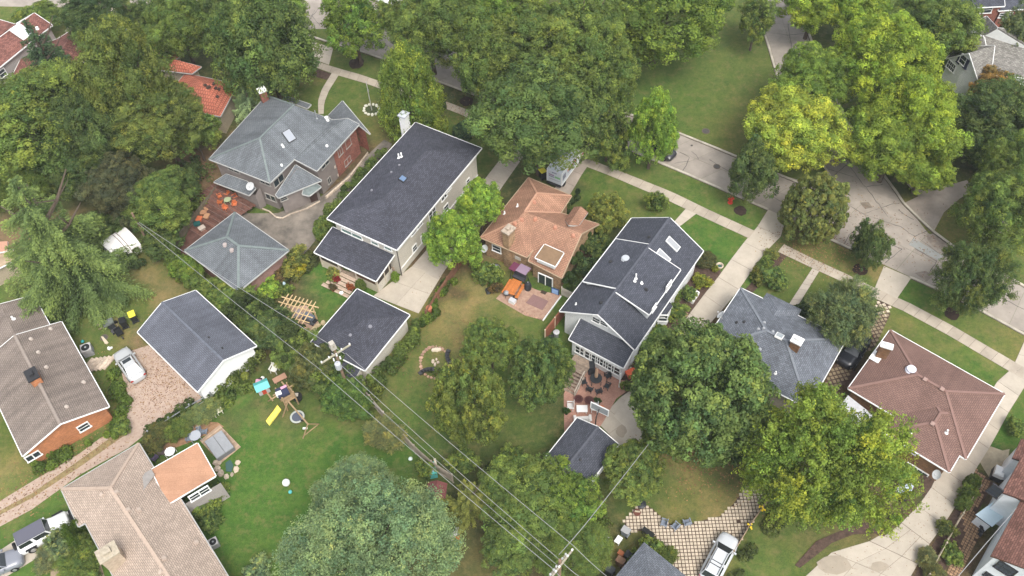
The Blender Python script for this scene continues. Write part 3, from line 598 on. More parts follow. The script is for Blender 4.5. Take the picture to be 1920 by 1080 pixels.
class House:
    def __init__(s, name, label, cat, ref, roofm, wallm, fascia=None):
        s.root = thing(name, label, cat, (ref.x, ref.y, 0)); s.roofm, s.wallm = roofm, wallm; s.fas = fascia or GUT; s.tris = []; s.segs = []
    def roof(s, faces, th=.2, name='roof', mat=None, fas=None, gutter=True):
        b = MB(); edges = {}
        key = lambda p: (round(p.x, 2), round(p.y, 2), round(p.z, 2))
        for F in faces:
            F = [Vector(p) for p in F]; n = Vector()
            for i in range(len(F)): n += F[i].cross(F[(i+1) % len(F)])
            if n.z < 0: F.reverse(); n = -n
            n.normalize(); h = Vector((-n.y, n.x, 0)); h = h.normalized() if h.length > 1e-3 else Vector((1, 0, 0)); up = n.cross(h)
            uvf = lambda p: (p.dot(h), p.dot(up))
            for t in tessellate_polygon([F]):
                T = [F[k] for k in t]
                if (T[1]-T[0]).cross(T[2]-T[0]).z < 0: T.reverse()
                b.poly(T, [uvf(p) for p in T], 0); s.tris.append(T)
                b.poly([p-Vector((0, 0, th)) for p in reversed(T)], m=1)
            for i in range(len(F)):
                a, c = F[i], F[(i+1) % len(F)]; k = (key(a), key(c))
                if (k[1], k[0]) in edges: del edges[(k[1], k[0])]
                else: edges[k] = (a, c)
        g = MB(); dz = Vector((0, 0, th))
        for a, c in edges.values():
            b.poly([a-dz, c-dz, c, a], m=1)
            if gutter and (c-a).length > .5:
                d = (c-a).normalized(); o = Vector((d.y, -d.x, 0)).normalized()*.05
                g.beam(a+o-Vector((0, 0, .07)), c+o-Vector((0, 0, .07)), .07, .12)
        o = b.build(name, [mat or s.roofm, fas or s.fas], s.root)
        if gutter and g.v: g.build('gutter', fas or s.fas, s.root)
        s.bvh = None
        return o
    def walls(s, out, d=.35, z0=0., drop=.12, mat=None, name='wall', skip=()):
        w_ = inset(out, d); n = len(w_); b = MB(); t = 0
        ar = sum(w_[i].x*w_[(i+1) % n].y-w_[(i+1) % n].x*w_[i].y for i in range(n))
        if ar < 0: w_.reverse()
        for i in range(n):
            a, c = w_[i], w_[(i+1) % n]; L = Vector((c.x-a.x, c.y-a.y, 0)).length
            if i in skip: continue
            b.poly([(a.x, a.y, z0-.05), (c.x, c.y, z0-.05), (c.x, c.y, c.z-drop), (a.x, a.y, a.z-drop)], [(t, z0), (t+L, z0), (t+L, c.z), (t, a.z)]); t += L
            s.segs.append((a.copy(), c.copy()))
        return b.build(name, mat or s.wallm, s.root)
    def on_wall(s, px, py):
        best = None
        for a, c in s.segs:
            d = Vector((c.x-a.x, c.y-a.y, 0)); L = d.length; d.normalize(); n = Vector((d.y, -d.x, 0))
            r = ray(px, py)
            if r.dot(n) > -1e-3: continue
            q = rayplane(px, py, a, n); t = (q-a).dot(d)
            if -.4 < t < L+.4 and -.3 < q.z < 9:
                k = (q-Vector((0, 0, HC))).length
                if best is None or k < best[0]: best = (k, q, d, n)
        return best
    def window(s, px, py, w_, h, style='2', gl=None, tr=None, name='window', zc=None):
        r = s.on_wall(px, py)
        if not r: print('NO WALL', s.root.name, px, py); return
        _, q, d, n = r; key = (w_, h, style, (gl or GLASS).name, (tr or WHITE).name, name)
        if key not in WINS:
            b = MB(); t = .09
            b.box((0, 0, h/2), (w_+2*t, .12, t)); b.box((0, .02, -h/2), (w_+2*t+.1, .18, t))
            for sx in (-1, 1): b.box((sx*(w_/2+t/2), 0, 0), (t, .119, h))
            if '2' in style: b.box((0, 0, 0), (w_, .08, .06))
            if '|' in style: b.box((0, 0, 0), (.1, .1, h))
            if '#' in style:
                for k in (-1, 0, 1): b.box((k*w_/4, 0, 0), (.04, .07, h))
                b.box((0, 0, 0), (w_, .07, .05))
            f = b.build(name, tr or WHITE); p = MB(); p.box((0, -.0, 0), (w_-.01, .04, h-.01)); g = p.build('pane', gl or GLASS, f)
            WINS[key] = (f, g); o = f
        else:
            f0, g0 = WINS[key]; o = f0.copy(); COL.objects.link(o); g = g0.copy(); COL.objects.link(g); g.parent = o
        o.parent = s.root; p = q+n*.03-wloc(s.root); o.location = p; o.rotation_euler.z = math.atan2(d.y, d.x)+math.pi
        return o
    def on_roof(s, px, py):
        if s.bvh is None: s.bvh = BVHTree.FromPolygons([p for T in s.tris for p in T], [(3*i, 3*i+1, 3*i+2) for i in range(len(s.tris))])
        h = s.bvh.ray_cast(Vector((0, 0, HC)), ray(px, py).normalized())
        if h[0] is None: print('NO ROOF', s.root.name, px, py); return W(px, py, 4), Vector((0, 0, 1))
        n = h[1] if h[1].z > 0 else -h[1]
        return h[0], n
    def vent(s, px, py, r=.2, h=.25, m=None, n=8):
        q, _ = s.on_roof(px, py); b = MB(); b.lathe(q-Vector((0, 0, .12)), [(r*1.25, 0), (r*1.2, .14), (r*.7, .16), (r*.7, h), (r*1.05, h), (r, h+.08), (0.02, h+.11)], n); b.build('roof_vent', m or GREYMET, s.root)
    def pipe(s, px, py, r=.07, h=.5, m=None):
        q, _ = s.on_roof(px, py); b = MB(); b.tube(q-Vector((0, 0, .1)), q+Vector((0, 0, h)), r, r, 8); b.lathe(q-Vector((0, 0, .05)), [(r*2.4, 0), (r*2, .08), (r, .12)], 8); b.build('vent_pipe', m or WHITE, s.root)
    def box_vent(s, px, py, w_=.4, m=None):
        q, nn = s.on_roof(px, py); b = MB(); u = Vector((-nn.y, nn.x, 0)).normalized(); R = Matrix((u, nn.cross(u), nn)).transposed()
        b.box(q+nn*.1, (w_, w_, .25), R=R, taper=.85); b.build('box_vent', m or GREYMET, s.root)
    def skylight(s, px, py, w_=.7, h=1.1, gl=None, fr=None):
        q, nn = s.on_roof(px, py); u = Vector((-nn.y, nn.x, 0)).normalized(); R = Matrix((u, nn.cross(u), nn)).transposed()
        b = MB(); b.box(q+nn*.05, (w_+.16, h+.16, .2), R=R); o = b.build('skylight', fr or DKMET, s.root)
        b = MB(); b.box(q+nn*.16, (w_, h, .04), R=R); g = b.build('pane', gl or SKYG, None); 
        g.data.transform(Matrix.Translation(-wloc(o))); g.parent = o
    def chimney(s, px, py, w_, d, ztop, m, rz=0, z0=0, cap=None, capz=None, zref=None):
        q = W(px, py, zref) if zref is not None else s.on_roof(px, py)[0]
        b = MB(); b.box((q.x, q.y, (z0+ztop)/2), (w_, d, ztop-z0), rz); o = b.build('chimney', m, s.root)
        b = MB(); b.box((q.x, q.y, ztop+.08), (w_+.2, d+.2, .16), rz)
        b.box((q.x, q.y, ztop+.3), (w_*.45, d*.45, .3), rz); c = b.build('chimney_cap', cap or WHITE, None); c.data.transform(Matrix.Translation(-wloc(o))); c.parent = o
        return q
    def dish(s, px, py, z, r=.45, az=200):
        q = W(px, py, z); b = MB(); a = R_(az); dr = Vector((math.sin(a)*.75, math.cos(a)*.75, .66)).normalized()
        x = dr.orthogonal().normalized(); y = dr.cross(x)
        rings = [[q+(x*math.cos(t)+y*math.sin(t)*.85)*rr+dr*(.25*rr*rr/r) for t in [6.283*k/14 for k in range(14)]] for rr in (.01, r*.5, r)]
        for A, B in zip(rings, rings[1:]):
            for k in range(14): b.poly([A[k], A[(k+1) % 14], B[(k+1) % 14], B[k]])
        b.tube(q-dr*.05, q-dr*.3+Vector((0, 0, -.5)), .04, .04, 6); b.tube(q+Vector((0, 0, -.3)), q+dr*.5, .025, .02, 5); b.box(q+dr*.5, (.1, .1, .1))
        b.build('satellite_dish', plain('dish paint', (.42, .43, .43), .5), s.root)
    def downspout(s, px, py, z, z0=0, m=None):
        q = W(px, py, z); b = MB(); b.box((q.x, q.y, (z+z0)/2), (.1, .1, z-z0)); b.build('downspout', m or WHITE, s.root)

SH_CH = shingle('charcoal', (.062, .064, .079), .22, .12, .08); SH_CH2 = shingle('dark slate', (.068, .073, .09), .2, .1, .08)
SH_BG = shingle('blue grey', (.135, .147, .168), .2, .14, .15); SH_GB = shingle('greenish grey', (.14, .152, .162), .1, .12, .18)
SH_OR = shingle('orange brown', (.34, .19, .125), .1, .14, .15); SH_RB = shingle('reddish brown', (.185, .112, .092), .1, .1, .08)
SH_TB = shingle('taupe', (.2, .165, .14), .09, .14, .2); SH_BE = shingle('beige', (.39, .31, .25), .12, .08, .06); SH_MR = shingle('maroon', (.19, .085, .068), .35, .2, .12)
SH_GR = shingle('warm grey', (.2, .19, .17), .3, .15, .1); SH_GA = shingle('garage grey', (.118, .125, .148), .08, .18, .14)
SH_RW = shingle('rust brown', (.18, .09, .07), .3, .2, .1)
TILE = courses('clay tile', (.42, .13, .085), (.48, .17, .11), (.24, .08, .05), .32, .42, .05, .2, .5, bump=.8)
BK_RED = brickm('red', (.25, .08, .05)); BK_TAN = brickm('tan', (.32, .2, .11), .35, (.3, .24, .16)); BK_BR = brickm('brown', (.2, .1, .05), .3, (.2, .15, .1)); BK_OR = brickm('orange', (.42, .16, .065), .2, (.36, .2, .12))
BK_PK = brickm('rose', (.27, .15, .12), .15)
SD_CR = siding('cream grey', (.6, .56, .48)); SD_WH = siding('white', (.76, .77, .76)); SD_TP = plain('grey stucco', (.215, .185, .168), .9, .12, 1.2, .2); SD_BG = siding('beige', (.42, .36, .3)); SD_GY = siding('grey', (.36, .33, .31)); SD_TN = siding('tan', (.45, .38, .28))
STUC = plain('white stucco', (.74, .77, .8), .85, .07, 1.5, .15)
RDG_C = plain('charcoal ridge', (.078, .083, .1), .9, .15, 4)

# charcoal roofed two storey house with sun porch
f = Fr([(612, 410), (781, 228), (901, 279), (745, 468)], 5.1); HD = math.atan2(f.u.y, f.u.x)
h = House('two_storey_house', 'cream sided two storey house under a long charcoal shingle roof with a glazed back porch', 'house', f.pt(f.L/2, f.W/2), SH_CH, SD_CR, WHITE)
F, out = hip(f, .3); h.roof(F); h.walls(out, .5)
for x, y, w_, hh, st, gl in ((660, 438, 2.6, .55, '|', GLASSG), (703, 455.5, .8, .45, '', GLASSG), (728, 465.5, .8, .45, '', GLASSG), (775, 433, .9, .8, '', None), (786, 420, .9, .8, '', None), (810, 400, 1.2, 1.5, '2|', None), (832, 368, 1.0, .8, '|', None), (793, 445, .7, .9, '2', None), (777, 465, .7, .9, '2', None),
                         (763, 507, .8, .3, '', None), (786, 479, .8, .3, '', None), (877, 341, .6, .9, '2', None), (840, 353, .9, .8, '', None), (836, 390, .8, 1.0, '2', None)):
    h.window(x, y, w_, hh, st, gl)
h.chimney(762, 247, .9, .8, 6.6, plain('painted white brick', (.7, .7, .68), .7, .08, 4), HD, cap=plain('chimney cap metal', (.45, .47, .5), .4)); h.skylight(755, 336, .6, .6, plain('blue skylight glass', (.12, .18, .28), .15))
for p in ((748, 296), (753, 294)): h.pipe(*p, .09, .6)
for p in ((749, 310), (734, 323), (697, 357)): h.vent(*p, .12, .15, plain('dull grey vent', (.2, .2, .22)))
h.downspout(756, 524, 4.9) if 0 else None
q = f.pt(.42, f.W-.42); b = MB(); b.box((q.x, q.y, 2.5), (.1, .1, 5)); b.build('downspout', plain('dark downspout', (.1, .09, .08)), h.root)
# band trim boards
wall = f.sub([(612, 410), (781, 228), (901, 279), (745, 468)], 5.1)
for z in (1.0, 4.0):
    b = MB(); b.beam(f.pt(.5, f.W-.47, z), f.pt(f.L-.5, f.W-.47, z), .06, .14); b.build('trim_board', WHITE, h.root)
b = MB(); b.beam(f.pt(.47, .5, 4.15), f.pt(.47, f.W-.5, 4.15), .06, .14); b.build('trim_board', WHITE, h.root)
# porch: shed roof off the short wall
a0, b0 = f.ab(589, 473, 2.6); a1, b1 = f.ab(705, 527, 2.6)
am = (a0+a1)/2; zt = max(3.2, min(3.8, (rayplane(629, 430, f.pt(.5, 0), f.u).z+rayplane(737, 487, f.pt(.5, 0), f.u).z)/2))
print('porch top', zt)
pf = [[f.pt(am, b0, 2.6), f.pt(.48, b0, zt), f.pt(.48, b1, zt), f.pt(am, b1, 2.6)]]; h.roof(pf, name='porch_roof')
cr = plain('cream porch paint', (.55, .48, .38), .6, .05, 2)
for t in (0, .33, .64, 1):
    q = f.pt(am+.35, b0+.35+(b1-b0-.7)*t); b = MB(); b.box((q.x, q.y, 1.22), (.18, .18, 2.44), HD); b.build('porch_post', cr, h.root)
for t in (.45, .75):
    q = f.pt(am+.35-am*t, b1-.35); b = MB(); b.box((q.x, q.y, 1.25), (.16, .16, 2.5), HD); b.build('porch_post', cr, h.root)
def kneewall(p, q, z0, z1, nm, m):
    b = MB(); b.beam(Vector((p.x, p.y, (z0+z1)/2)), Vector((q.x, q.y, (z0+z1)/2)), .12, z1-z0); return b.build(nm, m, h.root)
pa = lambda t: f.pt(am+.35, b0+.35+(b1-b0-.7)*t)
kneewall(pa(0), pa(.33), 0, 1.3, 'porch_wall', cr); kneewall(pa(.64), pa(1), 0, 1.3, 'porch_wall', cr); kneewall(pa(1), f.pt(-.0, b1-.35), 0, 1.3, 'porch_wall', SD_CR)
SCR = plain('dark insect screen', (.06, .045, .035), .7)
kneewall(pa(0), pa(.33), 1.3, 2.4, 'screen', SCR); kneewall(pa(.64), pa(1), 1.3, 2.4, 'screen', plain('brown porch inside', (.12, .065, .04))); kneewall(pa(1), f.pt(0, b1-.35), 1.3, 2.4, 'screen', SCR)
b = MB(); b.prism([tuple(f.pt(am+.3, b0+.4)[:2]), tuple(f.pt(.5, b0+.4)[:2]), tuple(f.pt(.5, b1-.4)[:2]), tuple(f.pt(am+.3, b1-.4)[:2])], 0, .75); b.build('porch_floor', WOOD, h.root)
for k in range(5):      # wide steps, each of four boards
    zz = .72-.14*k; x0 = am+.3-.45*k-.05; ya, yb = b0+.35+(b1-b0)*.33, b0+(b1-b0)*.66
    for j in range(2):
        b = MB(); b.beam(f.pt(x0-.22*j-.1, ya-.3*k, zz), f.pt(x0-.22*j-.1, yb, zz), .2, .05); b.build('step_board', plain('pale step wood', (.42, .32, .24), .8, .2, 3, rnd=.12), h.root)
    b = MB(); b.beam(f.pt(x0-.02, ya-.3*k, zz-.1), f.pt(x0-.02, yb, zz-.1), .04, .16); b.build('riser', WOOD, h.root)

# charcoal garage with lean-to
f = Fr([(585, 638), (670, 542), (767.5, 590), (682, 698)], 2.6); h = House('detached_garage', 'garage with charcoal shingle hip roof between pergola and bright concrete pad', 'garage', f.pt(f.L/2, f.W/2), SH_CH, SD_CR, WHITE)
F, out = hip(f, .3); h.roof(F); h.walls(out, .3); h.vent(694, 612, .18, .12, plain('dull grey vent', (.2, .2, .22))); h.vent(657, 628, .15, .1, plain('dull grey vent', (.2, .2, .22)))
g = f.sub([(612, 722), (606, 664), (682, 700), (672, 742)], 1.9)
q = [f.pt(.28, 1.2, 2.35), f.pt(.28, f.W-.6, 2.35), f.pt(-1.6, f.W-.6, 1.75), f.pt(-1.6, 1.2, 1.75)]; h.roof([q], name='lean_to_roof', th=.1, gutter=False)
h.walls([f.pt(.25, 1.2, 2.3), f.pt(.25, f.W-.6, 2.3), f.pt(-1.6, f.W-.6, 1.75), f.pt(-1.6, 1.2, 1.75)], .12, name='lean_to_wall')

# pyramid roofed garage
f = Fr([(343, 472), (440.5, 397.5), (541, 469.5), (450, 543.5)], 2.7); h = House('detached_garage', 'brick garage with greenish grey hip roof and green ridge caps beside the wooden steps', 'garage', f.pt(f.L/2, f.W/2), SH_GB, BK_PK)
F, out = hip(f, .42); h.roof(F); h.walls(out, .35)
for x, y in ((422, 459.5), (435, 469.5)): h.vent(x, y, .22, .22, plain('pinkish vent', (.35, .3, .28)))
COP = plain('green ridge metal', (.15, .178, .172), .6, .15, 3)
def ridges(h, F, m, w_=.14, names='ridge_cap'):
    seen = {}
    for P in F:
        for i in range(len(P)):
            a, c = P[i], P[(i+1) % len(P)]; k = tuple(sorted([(round(a.x, 1), round(a.y, 1)), (round(c.x, 1), round(c.y, 1))])); seen.setdefault(k, []).append((a, c))
    for k, v in seen.items():
        if len(v) > 1 and (v[0][0]-v[0][1]).length > .4:
            b = MB(); a, c = v[0]; dz = Vector((0, 0, .02)); b.beam(a+dz, c+dz, w_*2, .07); b.build(names, m, h.root)
ridges(h, F, COP)

# small charcoal garage by the brick patio
f = Fr([(1019, 862), (1083, 783), (1159, 834), (1105, 907)], 2.6); h = House('detached_garage', 'small charcoal roofed garage with a basketball hoop at its edge', 'garage', f.pt(f.L/2, f.W/2), SH_CH2, SD_WH, WHITE)
F, out = hip(f, .35, (0, 0), 'u'); h.roof(F); h.walls(out, .3); h.window(1122, 883, .8, .8, '2'); h.vent(1088, 862, .12, .1, DKMET); ridges(h, F, RDG_C, .1)

# white gable garage
f = Fr([(258, 622), (369, 543), (478, 650), (370, 735)], 2.9); h = House('detached_garage', 'white garage with weathered blue grey gable roof beside the gravel courtyard', 'garage', f.pt(f.L/2, f.W/2), SH_GA, plain('bright white wall', (.8, .8, .79), .6, .04, 2), WHITE)
F, out = hip(f, .42, (0, 0), 'v'); h.roof(F); h.walls(out, .3); h.vent(392, 633, .1, .15, DKMET); h.vent(417, 653, .1, .15, BLACKP); ridges(h, F, plain('worn ridge', (.115, .125, .15), .9, .2, 3), .12)

# stucco and brick hip house
h = House('brick_stucco_house', 'large grey green roofed house, part stucco and part red brick, beside the asphalt yard', 'house', W(520, 300), SH_GB, SD_TP)
Z = lambda x, y, z: W(x, y, z)
A, B, C, D, E = Z(392, 298, 5), Z(506, 342.5, 5), Z(552, 298, 5), Z(594, 320, 4.5), Z(673, 233, 4.5); G = Z(500, 179, 5); R1, R2 = Z(487, 259, 7.2), Z(551, 197, 7.2)
Mp, Np, V = Z(624, 225, 4.9), Z(652, 222, 5.2), Z(607, 245, 5.6)
F = [[A, R1, R2, G], [A, B, R1], [B, C, V, R2, R1], [C, D, E, Np, Mp, V], [G, R2, Mp], [R2, V, Mp]]
h.roof(F); ridges(h, [[A, R1, R2, G], [A, B, R1], [B, R1, R2, C], [G, R2, Mp]], COP, .11)
h.walls([A, B, C, D, E, Mp, G], .45)
Pg, Lg, Rg = Z(642, 189, 4.8), Z(615, 217, 3.4), Z(694, 251, 3.3)
Pn = Z(652, 223, 4.8); F2 = [[Pg, Lg, Z(624, 226, 3.7), Pn], [Pg, Pn, Z(675, 236, 3.9), Rg]]; h.roof(F2, name='front_gable_roof')
h.walls([Lg, Pg, Rg, Z(668, 240, 3.3), Z(622, 226, 3.3)], .3, mat=BK_RED, name='brick_wall')
h.roof([[Z(531, 186, 3), Z(537, 180, 3), Z(583, 196, 3), Z(576, 203, 3)]], name='front_porch_roof', th=.15)
# red brick cladding on the street half of the side wall
dd = (E-D); dn = dd.normalized(); nn_ = Vector((dn.y, -dn.x, 0)); 
if nn_.x < 0: nn_ = -nn_
p0 = D+dd*.42-nn_*.4; p1 = E-nn_*.35-dn*.35; b = MB()
b.poly([(p0.x, p0.y, -.05), (p1.x, p1.y, -.05), (p1.x, p1.y, 4.25), (p0.x, p0.y, 4.25)], [(0, 0), (dd.length*.55, 0), (dd.length*.55, 4.3), (0, 4.3)]); b.build('brick_wall', BK_RED, h.root)
for x, y, w_, hh in ((652, 268, .9, 1.1), (637, 284, .7, 1.1), (651, 302, 1.1, .9), (609, 307, 1.3, .7), (617, 338, .5, .9), (522, 338, 1.5, 1.0), (438, 317, 1.5, .7), (497, 341, 1.3, .7), (508, 370, 1.3, .9)):
    h.window(x, y, w_, hh, '|', tr=plain('dull window trim', (.3, .28, .25)))
PL = plain('pale brick patch', (.6, .5, .42), .8)
for x, y in ((663, 252), (657, 292), (682, 280), (628, 313), (634, 328)):
    r = h.on_wall(x, y)
    if r: b = MB(); b.box(r[1]+r[3]*.02, (.25, .03, .4), math.atan2(r[2].y, r[2].x)); b.build('flaking_patch', PL, h.root)
h.skylight(542, 255, .9, 1.3); h.chimney(497, 188, .8, .8, 6.7, BK_RED, R_(30), cap=WHITE, zref=5.2)
h.pipe(594, 222, .06, 1.2, GREYMET); h.vent(613, 225, .22, .5, WHITE); h.vent(529, 272, .12, .15, WHITE); h.vent(531, 275, .12, .15, WHITE); h.vent(528, 310, .12, .2, WHITE); h.vent(613, 274, .14, .2, WHITE)
a1, a2, a3, a4 = Z(554, 309, 4.3), Z(517, 365, 3.1), Z(522, 371, 3.0), Z(603, 338, 3.0)
h.roof([[a1, a2, a3, a4]], name='wing_roof', th=.15); h.walls([a1, a2, a3, a4], .3, name='wing_wall', drop=.1); h.window(532, 372, .7, .6, '2', tr=plain('dull window trim', (.3, .28, .25)))
h.roof([[Z(570, 351, 2.9), Z(593, 344, 2.9), Z(602, 350, 2.3), Z(580, 367, 2.2), Z(567, 364, 2.3)]], name='door_canopy', th=.1, mat=COP)
dw = h.window(589, 373, .9, 2.0, '', gl=plain('brown door', (.06, .035, .03)), tr=SD_TP, name='door')
a = [Z(424, 326, 3.2), Z(401, 341, 2.5), Z(467, 366, 2.5), Z(479, 353, 2.9), Z(463, 340, 3.2)]; h.roof([a], name='porch_roof', th=.15)
h.walls([Z(424, 326, 3.1), Z(440, 352, 2.5), Z(478, 366, 2.5), Z(490, 350, 3.1)], .1, name='porch_wall'); h.dish(469, 349, 3.8, .5, 170)
q = W(506, 343, 5); 

# tan brick house
h = House('tan_brick_house', 'tan brick house with orange brown hip roof and ivy on its right hand end', 'house', W(1000, 470), SH_OR, BK_TAN)
Z = W
ze, zr = 3.2, 5.0
A, Bf, Cc, Vf, Ee, Ge, Nr, Nl, Vn, Nh = Z(901, 445, ze), Z(991, 333, ze), Z(1071.5, 367, ze), Z(1051, 399, ze), Z(1123, 420, ze), Z(1090, 438, zr-.1), Z(1053, 521, 2.8), Z(991, 489, 2.8), Z(1000, 468, 3.3), Z(988, 482, ze)
Ra, Rb, Rm = Z(1007, 362, zr), Z(970, 413, zr), Z(984, 397, zr)
F = [[A, Rb, Rm, Ra, Bf], [Bf, Ra, Cc], [Ra, Rm, Vf, Cc], [Rm, Ge, Ee, Vf], [Rm, Vn, Nl, Nr, Ge], [Rb, Rm, Vn, Nh], [A, Rb, Nh]]
h.roof(F, fas=plain('tan gutter', (.4, .3, .2))); h.walls([A, Bf, Cc, Vf, Ee, Ge, Nr, Nl, Vn, Nh], .35); ridges(h, F[:4]+[F[6]], plain('ridge shingles', (.42, .24, .16), .9, .1, 4), .1)
d0, d1, d2, d3 = Z(1089, 387, 5.1), Z(1076, 388, 4.0), Z(1059, 413, 4.0), Z(1066, 422, 5.1)
h.roof([[d0, d1, d2, d3], [d0, Z(1103, 398, 4.1), Z(1085, 423, 4.1), d3]], name='dormer_roof', gutter=False); h.walls([d0, d1, d2, d3, Z(1085, 423, 4.1), Z(1103, 398, 4.1)], .2, z0=3.0, name='dormer_wall', mat=plain('pink shingles', (.4, .22, .17), .9, .1, 5))
e = [Z(1021, 458, 4.35), Z(1057, 474, 4.35), Z(1041, 499, 4.05), Z(1003.5, 483, 4.05)]
h.roof([e], name='sunroof_panel', th=.08, mat=plain('smoky brown panel', (.2, .13, .075), .35, .15, 2), fas=WHITE, gutter=True); h.walls(e, .12, z0=3.35, name='dormer_wall', mat=SD_WH, drop=.08)
h.chimney(955, 466, 1.1, .8, 5.6, BK_TAN, R_(50), cap=STONE, zref=2.6)
for p in ((1001.5, 379), (1003.5, 411), (1041, 427), (1075, 442), (978, 412), (965.5, 419)): h.vent(*p, .2, .2, plain('orange vent', (.42, .2, .13)))
for p in ((970.5, 387), (946, 401)): h.pipe(*p, .08, .4)
h.window(931.5, 466, .95, 1.0, '2'); h.window(977, 503, .9, .5, '2'); h.window(1023, 527, 1.6, 1.9, '|', name='sliding_door'); h.dish(909, 466, 2.6, .45, 210)
r = h.on_wall(971, 484)
if r: b = MB(); b.box(r[1]+r[3]*.02, (.7, .04, .5), math.atan2(r[2].y, r[2].x)); b.build('wall_patch', plain('pale mortar patch', (.5, .47, .42), .9, .1, 3), h.root)

# white house
f = Fr([(1050, 582), (1183, 411), (1320, 468), (1190, 657)], 3.9); HW = f; HDW = math.atan2(f.u.y, f.u.x)
h = House('white_house', 'white sided house with dark charcoal gable roof, two shed dormers and a glazed back room', 'house', f.pt(f.L/2, f.W/2), SH_CH2, SD_WH, WHITE)
F, out = hip(f, .62, (0, 0), 'u'); zr = f.z+f.W/2*.62
h.roof(F, .22); h.walls(out, .4); ridges(h, F, RDG_C, .1)
def sdormer(pa_, pb_, ztop_v, zed, side, z0):
    u0 = f.ab(*pa_, zed)[0]; u1 = f.ab(*pb_, zed)[0]; ve = (f.ab(*pa_, zed)[1]+f.ab(*pb_, zed)[1])/2; vr = f.W/2+(.0 if side > 0 else 0)
    P = [f.pt(u0, vr, zr+.03), f.pt(u1, vr, zr+.03), f.pt(u1, ve, zed), f.pt(u0, ve, zed)]
    h.roof([P], .16, name='dormer_roof', gutter=True)
    i = .3; sgn = -1 if ve > vr else 1
    w_ = [f.pt(u0+i, vr, zr-.05), f.pt(u1-i, vr, zr-.05), f.pt(u1-i, ve+sgn*.25, zed-.02), f.pt(u0+i, ve+sgn*.25, zed-.02)]
    h.walls(w_, 0, z0=z0, name='dormer_wall', drop=.1)
sdormer((1218, 590), (1275, 505), 0, 5.6, 1, 3.4); sdormer((1093, 527), (1155, 448), 0, 5.0, -1, 3.4)
h.window(1253, 536, .9, .8, '2'); h.window(1226, 577, .7, .6, '2')
h.skylight(1261, 458, .6, 1.5, plain('white skylight blind', (.3, .31, .32), .3), WHITE); h.skylight(1243, 481, .6, 1.5, plain('white skylight blind', (.3, .31, .32), .3), WHITE)
h.vent(1173, 485, .38, .2, plain('pale dome vent', (.4, .42, .44)), 12)
for p in ((1192, 522), (1190, 527), (1203, 531)): h.pipe(*p, .08, .7 if p[0] == 1192 else .25)
for p in ((1145, 491), (1211, 543), (1217, 445), (1127, 568)): h.vent(*p, .16, .2, DKMET)
h.pipe(1080, 571, .06, .3)
h.window(1118.5, 600, .8, .8, '2'); h.window(1133, 606, .8, .7, '2')
# back room
a0 = f.ab(1067.5, 635, 2.9)[0]; a0b = f.ab(1168, 691, 2.9)[0]; aw = (a0+a0b)/2; v0 = f.ab(1067.5, 635, 2.9)[1]; v1 = f.ab(1168, 691, 2.9)[1]
Q = [f.pt(aw, v0, 2.9), f.pt(.38, v0, 3.85), f.pt(.38, v1, 3.85), f.pt(aw, v1, 2.9)]; h.roof([Q], .16, name='back_room_roof'); h.walls(Q, .25, name='back_room_wall')
for x, y, w_ in ((1088, 657, 1.0), (1106, 667, 1.25), (1120.5, 674.5, 1.25), (1136, 683, 1.25), (1151.5, 692, 1.25)): h.window(x, y, w_, 1.2, '2|')
# bay on the driveway side
q = f.ab(1243, 592, 1.6); bay = [f.pt(q[0]-1.2, f.W-.3, 2.8), f.pt(q[0]+1.2, f.W-.3, 2.8), f.pt(q[0]+.8, f.W+.35, 2.7), f.pt(q[0]-.8, f.W+.35, 2.7)]
h.roof([bay], .12, name='bay_roof', gutter=False); h.walls(bay, .08, name='bay_wall'); h.window(1243, 596, .8, 1.0, '2')
h.downspout(1164, 700, 2.6)

# blue grey hip house
f = Fr([(1312, 655), (1393, 533), (1583, 643), (1512, 768)], 2.9); HD7 = math.atan2(f.u.y, f.u.x)
h = House('ranch_house', 'house with mottled blue grey hip roof and brick chimney between two driveways', 'house', f.pt(f.L/2, f.W/2), SH_BG, SD_BG, WHITE)
F, out = hip(f, .36); h.roof(F); h.walls(out, .35); ridges(h, F, plain('blue grey ridge', (.165, .18, .2), .9, .15, 4), .12)
b0 = f.ab(1440, 545, 2.9)[1]; b1 = f.ab(1500, 585, 2.9)[1]; aa = f.ab(1460, 541, 2.9)[0]
g = Fr.__new__(Fr); g.u, g.v, g.z = f.u, f.v, 2.903; g.O = f.pt(f.L-5.0, b0, 2.903); g.L = 5.9; g.W = b1-b0; F2, o2 = hip(g, .36, (0, 1), 'u'); h.roof(F2, name='front_wing_roof', gutter=False); h.walls([g.pt(4.5, 0), g.pt(g.L, 0), g.pt(g.L, g.W), g.pt(4.5, g.W)], .3)
h.chimney(1489, 652, .7, .9, 5.4, BK_BR, HD7, cap=WHITE, z0=2.5); h.skylight(1461, 631, .6, .6, plain('pale skylight', (.3, .33, .34)), WHITE)
for p in ((1433, 605), (1432, 616), (1449, 622), (1425, 655), (1422, 617)): h.vent(*p, .14, .15, GREYMET)
for p in ((1381, 605), (1395, 604)): h.vent(*p, .14, .2, DKMET)
h.dish(1352, 591, 3.5, .45, 300); h.pipe(1454, 700, .07, .3); h.skylight(1428, 728, .5, .8, GLASS, WHITE)

